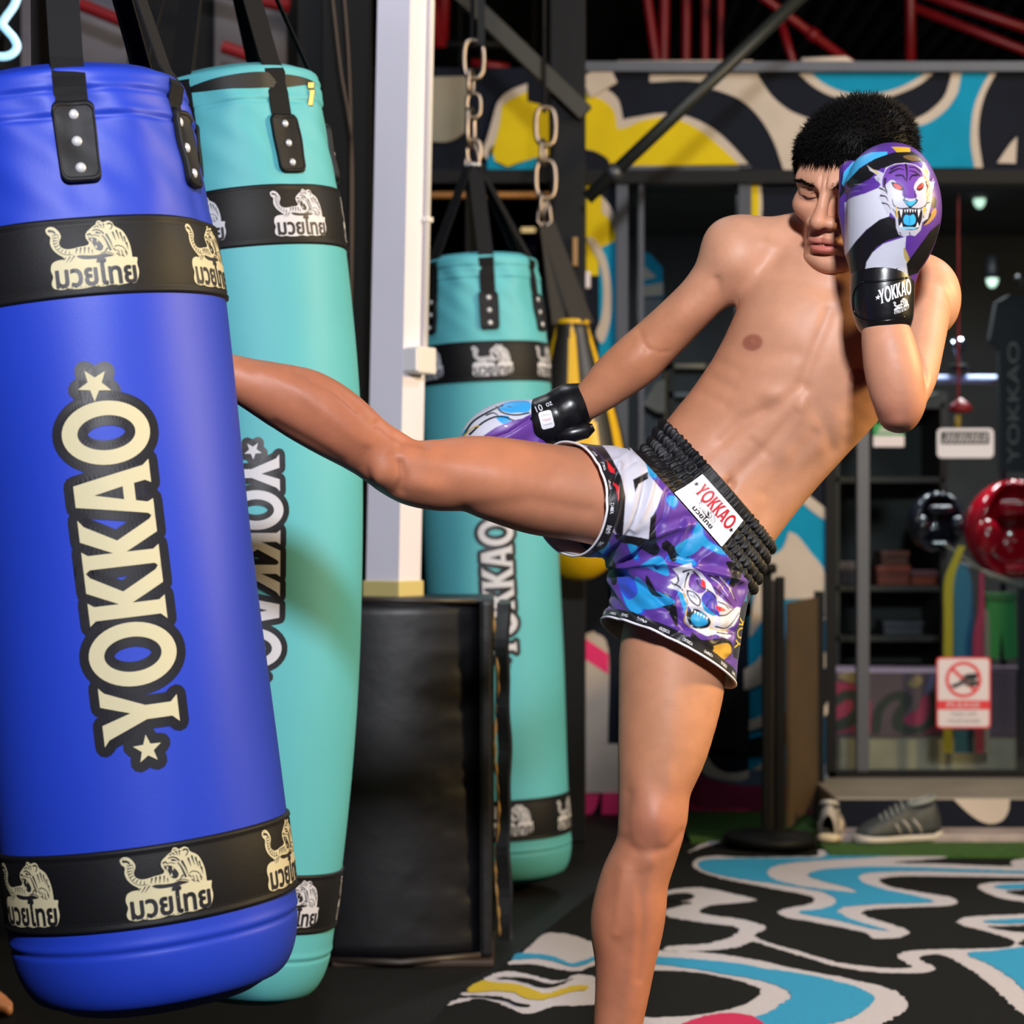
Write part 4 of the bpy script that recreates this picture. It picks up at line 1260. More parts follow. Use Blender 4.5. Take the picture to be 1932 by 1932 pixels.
# ---------------------------------------------------------------- sneakers
def sneaker(name, label, c, yaw, sc, body_m, sole_m, lace_m, lining_m):
    t = thing(name, label, 'shoe', c, 'pair of sneakers on the turf')
    M = np.array(Matrix.Rotation(yaw, 3, 'Z'))
    tr_ = lambda V: np.asarray(V) @ M.T * sc + c
    # sections from heel (0) to toe (1): x along, half width, height
    xs = np.linspace(0, 1, 26)
    hw = np.interp(xs, [0, .05, .2, .45, .7, .88, .97, 1], [.020, .030, .034, .033, .043, .040, .024, .006])
    ht = np.interp(xs, [0, .06, .16, .3, .42, .55, .75, .9, 1], [.070, .108, .100, .085, .098, .080, .056, .040, .018])
    n = 18
    up_, so_ = [], []
    for x, w, h in zip(xs, hw, ht):
        a = np.linspace(-math.pi * .08, math.pi * 1.08, n)
        wt = w * np.where(np.sin(a) > .75, .72 + .28 * (1 - np.sin(a)) / .25, 1)
        up_.append(np.stack([np.full(n, (x - .45) * .27), wt * np.cos(a), .022 + np.maximum(0, np.sin(a)) ** .8 * h * (1 + .0 * a)], -1))
        b = np.linspace(0, 2 * math.pi, n, endpoint=False)
        zz = .013 + .013 * np.sign(np.sin(b)) * np.abs(np.sin(b)) ** .5 + .012 * max(0, x - .8) + .006 * (x < .1)
        so_.append(np.stack([np.full(n, (x - .45) * .282), (w + .005) * np.sign(np.cos(b)) * np.abs(np.cos(b)) ** .6, zz], -1))
    MB().add(tr_(np.concatenate(up_)), [list(f) for f in grid_faces(n, len(xs))]).build('upper', body_m, t, True)
    MB().add(tr_(np.concatenate(so_)), [list(f) for f in grid_faces(n, len(xs), True)] + [list(range(n))[::-1], [(len(xs) - 1) * n + i for i in range(n)]]).build('sole', sole_m, t, True)
    a = np.linspace(0, 2 * math.pi, 24, endpoint=False)
    rimp = np.stack([-.065 + .042 * np.cos(a), .023 * np.sin(a), .120 + .010 * np.cos(a) * -1], -1)
    MB().tube(tr_(rimp), .008 * sc, 8, closed=True).build('collar', lace_m, t, True)
    MB().ball(tr_([(-.065, 0, .112)])[0], (.036 * sc, .030 * sc, .010 * sc), 10).build('insole', lining_m, t, True)
    for i in range(5):
        x = .0 + i * .017
        MB().tube(tr_([(x, -.026, .098 - i * .008), (x + .004, 0, .124 - i * .010), (x + .008, .026, .098 - i * .008)]), .0032 * sc, 6).build('lace', lace_m, t, True)
    for s in (-1, 1):
        for i in range(3):
            x = -.05 + i * .035
            MB().tube(tr_([(x, s * .034, .030), (x + .012, s * .035, .052), (x + .026, s * .028, .070)]), .003 * sc, 6).build('side_stripe', sole_m, t, True)
    return t


sneaker('sneaker', 'pale grey sneaker seen from its heel beside the barrier base', FLOOR(1588, 1598) + (-.02, .09, .012), math.radians(78), .95, mat('sneaker_pale', '#98908a', .6, vary=.3, vscale=40), mat('sneaker_sole', '#c9b79a', .5), mat('sneaker_lace', '#b8b0a8', .7), mat('sneaker_dark', '#20242a', .7))
sneaker('sneaker', 'dark grey sneaker with white sole lying by the kerb', FLOOR(1688, 1600) + (.03, .05, .012), math.radians(196), 1.0, mat('sneaker_dark_grey', '#2e3234', .6, vary=.3, vscale=40), mat('sneaker_sole_white', '#b8aea4', .5), mat('sneaker_lace_grey', '#7f827e', .7), mat('sneaker_navy', '#161c34', .7))
# ---------------------------------------------------------------- heavy bags
# display capitals with flared foot and head, cap height 1, each (advance width, loops)
GLYPH = {
    'Y': (0.76, [[(-.03, 1.0), (.27, 1.0), (.40, .62), (.53, 1.0), (.80, 1.0), (.72, .93), (.49, .42), (.49, .09), (.58, 0), (.20, 0), (.29, .09), (.29, .42), (.06, .93)]]),
    'O': (0.93, [ell(.46, .5, .45, .57), ell(.46, .5, .245, .37)]),
    'K': (0.72, [[(-.02, 1.0), (.31, 1.0), (.25, .92), (.25, .60), (.45, 1.0), (.76, 1.0), (.66, .93), (.42, .53), (.68, .08), (.80, 0), (.49, 0), (.25, .43), (.25, .08), (.31, 0), (-.03, 0), (.05, .08), (.05, .92)]]),
    'A': (0.76, [[(-.04, 0), (.24, 0), (.20, .08), (.235, .23), (.48, .23), (.51, .08), (.47, 0), (.80, 0), (.72, .09), (.52, 1.0), (.22, 1.0), (.04, .09)],
                 [(.265, .38), (.36, .75), (.45, .38)]]),
}


def word_loops(H, stars=True):
    """the lettering of the bags, centred, reading along +x: list of loop groups"""
    x, out = 0.0, []
    for ch in 'YOKKAO':
        w, L = GLYPH[ch]
        out.append([np.asarray(l, float) * (.92, 1) + (x, 0) for l in L])
        x += w * .92
    if stars:
        out.append([star(-.12, .46, .19, .3)])
        out.append([star(x + .20, .58, .22, -.2)])
    c = np.array([x / 2, .5])
    return [[(l - c) * H for l in L] for L in out]


# crouching tiger emblem with its word below, in a 570 x 440 box, y down (unrotated later)
TIGER_SIL = [(755, 965), (775, 948), (805, 950), (835, 975), (848, 1005), (838, 1040), (848, 1066), (880, 1080), (920, 1075), (960, 1062),
             (988, 1056), (1012, 1046), (1016, 1030), (1002, 1012), (996, 990), (1004, 968), (1022, 950), (1040, 932), (1056, 920), (1066, 898), (1084, 894), (1100, 904), (1118, 898), (1138, 892), (1160, 902), (1172, 922),
             (1218, 945), (1247, 985), (1266, 1030), (1277, 1080), (1282, 1104), (1312, 1104), (1310, 1140), (1322, 1190), (1312, 1240), (1292, 1264),
             (1250, 1268), (1200, 1282), (1150, 1284), (1100, 1298), (1050, 1298), (1000, 1312), (940, 1320), (900, 1318), (860, 1327), (815, 1320),
             (800, 1290), (808, 1250), (793, 1210), (800, 1170), (832, 1150), (872, 1142), (862, 1128), (830, 1110), (800, 1082), (784, 1045),
             (785, 1010), (764, 992)]
TIGER_INK = [  # (points, start width, end width)
    ([(775, 972), (800, 974), (812, 985)], 18, 11), ([(806, 998), (826, 992)], 8, 5), ([(806, 1015), (826, 1010)], 8, 5), ([(806, 1032), (824, 1028)], 8, 5),
    ([(810, 1050), (828, 1042)], 8, 5), ([(818, 1068), (836, 1056)], 8, 5), ([(834, 1084), (848, 1072)], 8, 5), ([(853, 1096), (862, 1082)], 8, 5),
    ([(876, 1104), (882, 1088)], 8, 5), ([(900, 1108), (902, 1092)], 8, 5),
    ([(798, 990), (804, 1040), (826, 1086), (868, 1112), (920, 1112)], 3, 4), ([(826, 988), (836, 1012), (828, 1040)], 3, 3),
    ([(945, 1076), (938, 1106)], 13, 3), ([(968, 1070), (964, 1106)], 14, 3), ([(992, 1066), (990, 1104)], 14, 3), ([(1016, 1064), (1016, 1100)], 12, 3), ([(1036, 1078), (1040, 1100)], 9, 3),
    ([(905, 1126), (885, 1160)], 10, 3), ([(930, 1120), (905, 1158)], 10, 3), ([(880, 1132), (868, 1150)], 7, 3),
    ([(1040, 958), (1062, 950), (1088, 958), (1104, 972)], 7, 11), ([(1062, 968), (1086, 972)], 15, 7),
    ([(1010, 984), (1024, 978), (1030, 988)], 13, 6), ([(1028, 990), (1050, 984), (1080, 990)], 5, 5), ([(1014, 996), (1020, 1010)], 5, 5),
    ([(1048, 938), (1062, 930)], 9, 4), ([(1066, 928), (1078, 938)], 9, 4), ([(1086, 918), (1094, 940)], 10, 4), ([(1104, 914), (1108, 940)], 10, 4),
    ([(1096, 985), (1118, 1012), (1146, 1070)], 7, 15), ([(1122, 978), (1146, 1020), (1158, 1056)], 16, 4), ([(1128, 1062), (1110, 1086)], 12, 5),
    ([(1128, 912), (1146, 906), (1158, 924), (1146, 944)], 11, 7), ([(1070, 908), (1082, 906)], 8, 5),
    ([(1160, 962), (1178, 1010)], 13, 3), ([(1182, 950), (1200, 1002)], 13, 3), ([(1206, 960), (1224, 1015)], 13, 3), ([(1230, 985), (1242, 1030)], 12, 3),
    ([(1246, 1020), (1254, 1060)], 10, 3), ([(1170, 1050), (1190, 1040), (1225, 1050), (1250, 1085)], 6, 5), ([(1165, 1062), (1182, 1076)], 9, 5),
    ([(1190, 1066), (1200, 1092)], 6, 6), ([(1212, 1068), (1222, 1096)], 6, 6), ([(1236, 1072), (1246, 1096)], 6, 6), ([(1185, 1090), (1205, 1104)], 8, 5),
    ([(1215, 1098), (1232, 1106)], 8, 5), ([(1090, 1092), (1130, 1086), (1165, 1096)], 6, 5)]
TIGER_MOUTH = [(1014, 1012), (1030, 1000), (1056, 1002), (1080, 1020), (1104, 1052), (1090, 1078), (1064, 1074), (1048, 1052), (1034, 1028)]
TIGER_FANG = [[(1028, 1008), (1040, 1006), (1036, 1034)], [(1062, 1008), (1074, 1016), (1066, 1034)], [(1052, 1062), (1060, 1044), (1068, 1066)]]
TIGER_SWOOSH = [(944, 1120), (975, 1112), (1020, 1112), (1070, 1106), (1110, 1094), (1166, 1104), (1130, 1114), (1100, 1128), (1108, 1150), (1094, 1142), (1076, 1128), (1020, 1134), (975, 1134)]


def emblem_flat(width):
    """(verts 2D, faces, material index) of the tiger emblem, centred, upright"""
    ang = math.radians(7.2)
    R_ = np.array([[math.cos(ang), -math.sin(ang)], [math.sin(ang), math.cos(ang)]])
    c0 = np.array([1036, 1112.])
    k = width / 570

    def T(p):
        q = (np.asarray(p, float) - c0) @ R_.T
        return q * (k, -k)
    layers = []
    V, Fc = poly_fill([T(spline(TIGER_SIL, 3, True))], 0.053 * width)
    layers.append((V, Fc, 0, 0))
    for pts, a, b in TIGER_INK:
        sp = spline(pts, 3) if len(pts) > 2 else np.asarray(pts, float)
        V, Fc = stroke(T(sp), np.linspace(a, b, len(sp)) * k * .8)
        layers.append((V, Fc, 1, 1))
    for L in (TIGER_MOUTH, TIGER_SWOOSH):
        V, Fc = poly_fill([T(spline(L, 2, True))], 0.07 * width)
        layers.append((V, Fc, 1, 1))
    for L in TIGER_FANG:
        layers.append((T(L), [[0, 1, 2]], 0, 2))
    cx, cy = T([(1062, 1212)])[0]
    th = fit_loops(text_loops('มวยไทย', 0.085), cx, cy, 478 * k, 150 * k)
    V, Fc = poly_fill([l for l in th])
    layers.append((V, Fc, 1, 1))
    for l in th:
        V, Fc = stroke(l, 11 * k, True)
        layers.append((V, Fc, 1, 1))
    return layers


class Bag:
    def __init__(self, cen, R, z0, z1, phi, tilt_x=0.0, taper=0.04, seed=0):
        """cen: z -> (x, y) of the axis; phi: turn of the six straps; z0..z1 height"""
        self.cen, self.R, self.z0, self.z1, self.phi = cen, R, z0, z1, phi
        self.taper, self.seed = taper, seed
        self.rr = 0.085
        self.tilt = tilt_x

    def radius(self, th, z):
        R = self.R
        H = self.z1 - self.z0
        b = np.clip((z - self.z0) / self.rr, 0, 1)
        r = R * (0.80 + 0.20 * np.sqrt(np.clip(1 - (1 - b) ** 2, 0, 1)))
        t = np.clip((z - (self.z1 - 0.30)) / 0.30, 0, 1)
        r = r * (1 - self.taper * t * t * (3 - 2 * t))
        k = np.clip((self.z1 - z) / 0.012, 0, 1)
        r = r - 0.012 * (1 - np.sqrt(np.clip(1 - (1 - k) ** 2, 0, 1)))
        # straps pull folds into the cover near the rim
        w = np.clip((z - (self.z1 - 0.26)) / 0.2, 0, 1) * np.clip((self.z1 - z) / 0.03, 0, 1)
        r = r - 0.006 * w * np.maximum(0, np.cos(6 * (th - self.phi))) ** 4
        r = r + 0.004 * w * np.cos(6 * (th - self.phi) + math.pi + 0.6 * np.sin(31 * z + self.seed))
        r = r + 0.0025 * w * np.sin(13 * th + 60 * z + self.seed) * np.sin(40 * z)
        # soft waviness of the filling
        r = r + 0.0012 * np.sin(3 * th + 7 * z + self.seed) + 0.0010 * np.sin(5 * th - 11 * z)
        # stitched seam near the rim and above the base
        for zs in (self.z1 - 0.030, self.z1 - 0.062, self.z0 + 0.075):
            r = r - 0.0022 * np.exp(-((z - zs) / 0.003) ** 2) + 0.0012 * np.exp(-((z - zs - 0.007) / 0.005) ** 2)
        return r

    def at(self, th, z, dr=0.0):
        """point of the skin; rows of the bag follow its lean (the axis need not be vertical)"""
        th, z = np.asarray(th, float), np.asarray(z, float)
        r = self.radius(th, z) + dr
        cx, cy = self.cen(z)
        e = 0.01
        x1, y1 = self.cen(z + e)
        x0, y0 = self.cen(z - e)
        A = np.stack([(x1 - x0) / (2 * e), (y1 - y0) / (2 * e), np.ones_like(z)], -1)
        A /= np.linalg.norm(A, axis=-1, keepdims=True)
        X = np.stack([np.ones_like(z), 0 * z, 0 * z], -1)
        X = X - A * (X * A).sum(-1, keepdims=True)
        X /= np.linalg.norm(X, axis=-1, keepdims=True)
        Yd = np.cross(A, X)
        return np.stack([cx, cy, z], -1) + r[..., None] * (np.sin(th)[..., None] * X - np.cos(th)[..., None] * Yd)

    def wrap(self, uv, th0, zc, dr, rot=0.0):
        """flat (u, v) in metres bent onto the skin round angle th0, height zc"""
        uv = np.asarray(uv, float)
        c, s = math.cos(rot), math.sin(rot)
        u = uv[:, 0] * c - uv[:, 1] * s
        v = uv[:, 0] * s + uv[:, 1] * c
        return self.at(th0 + u / self.R, zc + v, dr)


def make_bag(name, label, bag, skin, bands, print_color, word, ring, group, zip_open=False, patch_dz=0.0):
    """bands: list of (z low, z high); word: (theta, z centre, direction +1 up / -1 down, cap height)"""
    root = thing(name, label, 'punching bag', (*[float(v) for v in bag.cen(np.array(bag.z0))], bag.z0), group)
    nt, nz = 144, 190
    zs = np.concatenate([np.linspace(bag.z0, bag.z0 + 0.1, 36)[:-1], np.linspace(bag.z0 + 0.1, bag.z1 - 0.3, 40)[:-1], np.linspace(bag.z1 - 0.3, bag.z1, 116)])
    th = np.linspace(-math.pi, math.pi, nt, endpoint=False)
    TH, Z = np.meshgrid(th, zs)
    V = bag.at(TH.ravel(), Z.ravel())
    Fc = [list(f) for f in grid_faces(nt, len(zs), True)]
    n = len(V)
    cb = bag.at(np.array([0.0]), np.array([bag.z0]))[0] * 0 + np.array([*[float(v) for v in bag.cen(np.array(bag.z0))], bag.z0])
    # domed underside
    rows = []
    base = bag.at(th, np.full(nt, bag.z0))
    for k, (s, dz) in enumerate(((0.85, -0.012), (0.5, -0.022), (0.15, -0.026))):
        rows.append(cb + (base - cb) * s + (0, 0, dz))
    V = np.concatenate([V] + rows)
    prev = list(range(nt))
    for k in range(3):
        cur = list(range(n + k * nt, n + (k + 1) * nt))
        Fc += [[prev[(i + 1) % nt], prev[i], cur[i], cur[(i + 1) % nt]] for i in range(nt)]
        prev = cur
    Fc.append(prev[::-1])
    # lid
    m = len(V)
    top = bag.at(th, np.full(nt, bag.z1))
    ct = np.array([*[float(v) for v in bag.cen(np.array(bag.z1))], bag.z1])
    lid = [ct + (top - ct) * 0.9 + (0, 0, 0.008), ct + (top - ct) * 0.4 + (0, 0, 0.012)]
    V = np.concatenate([V] + lid)
    prev = list(range(n - nt, n))
    for k in range(2):
        cur = list(range(m + k * nt, m + (k + 1) * nt))
        Fc += [[prev[i], prev[(i + 1) % nt], cur[(i + 1) % nt], cur[i]] for i in range(nt)]
        prev = cur
    Fc.append(prev)
    mesh_np('cover', V, Fc, skin, root)
    leather = mat('black_bag_leather', '#0b0b0f', 0.58, spec=.3, bump=(260, 0.25, 0.0006))
    web = mat('black_webbing', '#101013', 0.8, spec=.25, bump=(500, 0.5, 0.0008))
    chrome = mat('rivet_chrome', '#d4d4d8', 0.3, .35)
    thread = mat('black_thread', '#0c0c0e', 0.7)
    ink = mat('dark_print_ink', '#1a1920', 0.5)
    # bands with piping, stitching and emblems
    flat = emblem_flat(0.1125)
    for (a, b) in bands:
        tt = np.linspace(-math.pi, math.pi, 160, endpoint=False)
        prof = [(a, 0.0002), (a + 0.0015, 0.0035), (a + 0.005, 0.0042), (a + 0.008, 0.0022), (a + 0.0105, 0.0028), ((a + b) / 2, 0.0028),
                (b - 0.0105, 0.0028), (b - 0.008, 0.0022), (b - 0.005, 0.0042), (b - 0.0015, 0.0035), (b, 0.0002)]
        Vb = np.concatenate([bag.at(tt, np.full(160, z), d) for z, d in prof])
        band = mesh_np('band', Vb, grid_faces(160, len(prof), True), leather, root)
        mb = MB()
        for zz in (a + 0.0115, b - 0.0115):
            for k in range(220):
                t0 = k * 2 * math.pi / 220
                mb.add(bag.wrap([(-.0016, -.0004), (.0016, -.0004), (.0016, .0004), (-.0016, .0004)], t0, zz, 0.0032), [(0, 1, 2, 3)])
        st = mb.build('stitching', thread, band)
        tag(st, kind='stuff')
        for k in range(6):
            t0 = bag.phi + k * math.pi / 3
            mb = MB()
            for V2, F2, mi, lay in flat:
                mb.add(bag.wrap(V2, t0, (a + b) / 2, 0.0032 + 0.0005 * lay), F2, mi)
            mb.build('emblem', [print_color, ink], band, True)
    # lettering
    th0, zc, dr_, H = word
    grp = word_loops(H)
    rot = math.pi / 2 * dr_
    mb = MB()
    for L in grp:
        for l in L:
            q = resample(l, 0.006)
            V2, F2 = stroke(q, 0.26 * H, True)
            mb.add(bag.wrap(V2, th0, zc, 0.0007, rot), F2)
            if L[0] is l and len(L) == 1:
                V2, F2 = poly_fill(L, 0.008)
                mb.add(bag.wrap(V2, th0, zc, 0.0007, rot), F2)
    bd = mb.build('lettering_border', mat('lettering_black', '#1b1a20', 0.36), root, True)
    for L in grp:
        V2, F2 = poly_fill(L, 0.007)
        mesh_np('letter', bag.wrap(V2, th0, zc, 0.0016, rot), F2, print_color, bd, False)
    # straps
    ringp = np.asarray(ring, float)
    zp = bag.z1 - 0.1475 + patch_dz
    for k in range(6):
        t0 = bag.phi + k * math.pi / 3
        w = 0.040
        path = [bag.at(np.array([t0]), np.array([z]), 0.0045)[0] for z in np.linspace(zp, bag.z1 - 0.015, 8)]
        e = bag.at(np.array([t0]), np.array([bag.z1]), -0.004)[0] + (0, 0, 0.012)
        path.append(e)
        tgt = ringp + 0.018 * norm(np.array([e[0] - ringp[0], e[1] - ringp[1], 0]))
        path += [e + (tgt - e) * s for s in np.linspace(0.15, 1, 6)]
        path = np.array(path)
        tan = np.array([math.cos(t0), math.sin(t0), 0])
        V, nrm = [], []
        for i, p in enumerate(path):
            d = norm(path[min(i + 1, len(path) - 1)] - path[max(i - 1, 0)])
            wd = tan - d * tan.dot(d)
            wd = norm(wd)
            nn = np.cross(wd, d)
            ww = w / 2
            V += [p - wd * ww + nn * .0011, p + wd * ww + nn * .0011, p + wd * ww - nn * .0011, p - wd * ww - nn * .0011]
        m_ = len(path)
        Fs = []
        for i in range(m_ - 1):
            for j in range(4):
                Fs.append([i * 4 + j, i * 4 + (j + 1) % 4, (i + 1) * 4 + (j + 1) % 4, (i + 1) * 4 + j])
        strap = mesh_np('strap', V, Fs, web, root, False)
        # leather patch with piping and three rivets
        ringo = rect_ring(0.051, 0.095, 0.010)
        tap = lambda q: np.stack([q[:, 0] * (1 + 1.2 * q[:, 1]), q[:, 1]], -1)
        V2, F2 = poly_fill([ringo], 0.008)
        mb = MB()
        mb.add(bag.wrap(tap(V2), t0, zp, 0.0075), F2)
        rim = tap(resample(ringo, 0.006))
        n_ = len(rim)
        Vr = np.concatenate([bag.wrap(rim * s, t0, zp, d) for s, d in ((1.05, 0.0), (1.055, 0.006), (1.0, 0.0092), (0.93, 0.0088), (0.91, 0.0074))])
        mb.add(Vr, grid_faces(n_, 5, True))
        patch = mb.build('patch', leather, root, True)
        for v in (0.033, 0.0, -0.033):
            c = bag.wrap([(0, v)], t0, zp, 0.0072)[0]
            nn = norm(bag.wrap([(0, v)], t0, zp, 0.03)[0] - c)
            mb = MB().lathe([(0.0066, 0), (0.0064, 0.0014), (0.005, 0.0032), (0.0028, 0.0042), (0.0006, 0.0046)], c, 16, axis=nn)
            mb.build('rivet', chrome, patch, True)
    mb = MB()
    a = np.linspace(0, 2 * math.pi, 24, endpoint=False)
    mb.tube(np.stack([ringp[0] + 0.022 * np.cos(a), ringp[1] + 0.022 * np.sin(a), np.full(24, ringp[2])], -1), 0.004, 8, closed=True)
    mb.build('hanging_ring', chrome, root, True)
    if zip_open:
        # gaping black zip round the front of the rim, with its slider and pull
        tz = np.linspace(-0.35, 1.25, 40)
        gap = np.clip(np.sin((tz + 0.35) / 1.6 * math.pi), 0, 1)
        up = bag.at(tz, np.full(40, bag.z1 - 0.026) + 0.010 * gap, 0.0026)
        dn = bag.at(tz, np.full(40, bag.z1 - 0.030) - 0.012 * gap, 0.0026)
        mesh_np('zip_opening', np.concatenate([dn, up]), grid_faces(40, 2), mat('zip_black', '#0d0d10', 0.6), root)
        mb = MB()
        c = bag.at(np.array([1.12]), np.array([bag.z1 - 0.036]), 0.006)[0]
        mb.obox(c, np.array([.006, 0, 0]), np.array([0, .003, 0]), np.array([0, 0, .006]), 0.0015)
        mb.obox(c + (0.001, -0.003, -0.022), np.array([.0045, 0, 0]), np.array([0, .0015, 0]), np.array([0.002, 0, .014]), 0.0012)
        mb.build('zip_pull', mat('brass', '#c79a4a', 0.3, 1.0), root)
    return root


def axis_of(pts):
    """pts: list of (z, x, y) -> smooth centre line"""
    pts = np.asarray(sorted(pts), float)

    def f(z):
        z = np.asarray(z, float)
        if len(pts) == 2:
            t = (z - pts[0, 0]) / (pts[1, 0] - pts[0, 0])
            return pts[0, 1] + t * (pts[1, 1] - pts[0, 1]), pts[0, 2] + t * (pts[1, 2] - pts[0, 2])
        cx = np.polyfit(pts[:, 0], pts[:, 1], 2)
        cy = np.polyfit(pts[:, 0], pts[:, 2], 2)
        return np.polyval(cx, z), np.polyval(cy, z)
    return f


def zat(py, Y):
    return CAM_H + (HZ - py) / F * Y


def xat(px, Y):
    return (px - CX) / F * Y


cream = mat('cream_print', '#c2b895', 0.6, spec=.3)
silver = mat('silver_print', '#c6c6ce', 0.5, spec=.4)
blue_skin = mat('blue_bag_leather', '#1b38ae', 0.52, spec=.38, bump=(300, 0.18, 0.0005), vary=0.03, vscale=5)
teal_skin = mat('teal_bag_leather', '#58aeb9', 0.56, spec=.35, bump=(300, 0.18, 0.0005), vary=0.03, vscale=5)

YB = 2.70
b1 = Bag(axis_of([(zat(408, YB), xat(133, YB), YB), (zat(1700, YB), xat(287, YB), YB)]), 0.181, 0.372, 1.504, math.radians(17), taper=0.10)
make_bag('heavy_bag', 'blue heavy bag with cream lettering and black bands, swung aside in front', b1, blue_skin,
         [(0.474, 0.570), (1.223, 1.319)], cream, (math.radians(14.5), 0.897, 1, 0.0915),
         (xat(84, YB), YB, 1.93), 'heavy bags hanging in the gym', patch_dz=.054)
YT = 3.77
b2 = Bag(axis_of([(zat(200, YT), xat(428, YT), YT), (zat(1100, YT), xat(494, YT), YT), (zat(1750, YT), xat(440, YT), YT)]), 0.178, 0.150, 1.735, math.radians(39), taper=0.06, seed=2.0)
make_bag('heavy_bag', 'tall teal heavy bag with silver lettering just behind the blue bag', b2, teal_skin,
         [(0.272, 0.372), (1.428, 1.530)], silver, (math.radians(3.5), 0.895, -1, 0.081),
         (xat(395, YT), YT, 2.12), 'heavy bags hanging in the gym', zip_open=True, patch_dz=.011)
YS = 5.62
b3 = Bag(axis_of([(zat(560, YS), xat(906, YS), YS), (zat(1560, YS), xat(950, YS), YS)]), 0.178, 0.040, 1.662, math.radians(8), taper=0.14, seed=4.0)
make_bag('heavy_bag', 'teal heavy bag hanging from a steel chain behind the raised leg', b3, teal_skin,
         [(0.148, 0.255), (1.331, 1.436)], silver, (math.radians(5), 0.798, 1, 0.081),
         (xat(893, YS), YS, 1.915), 'heavy bags hanging in the gym')
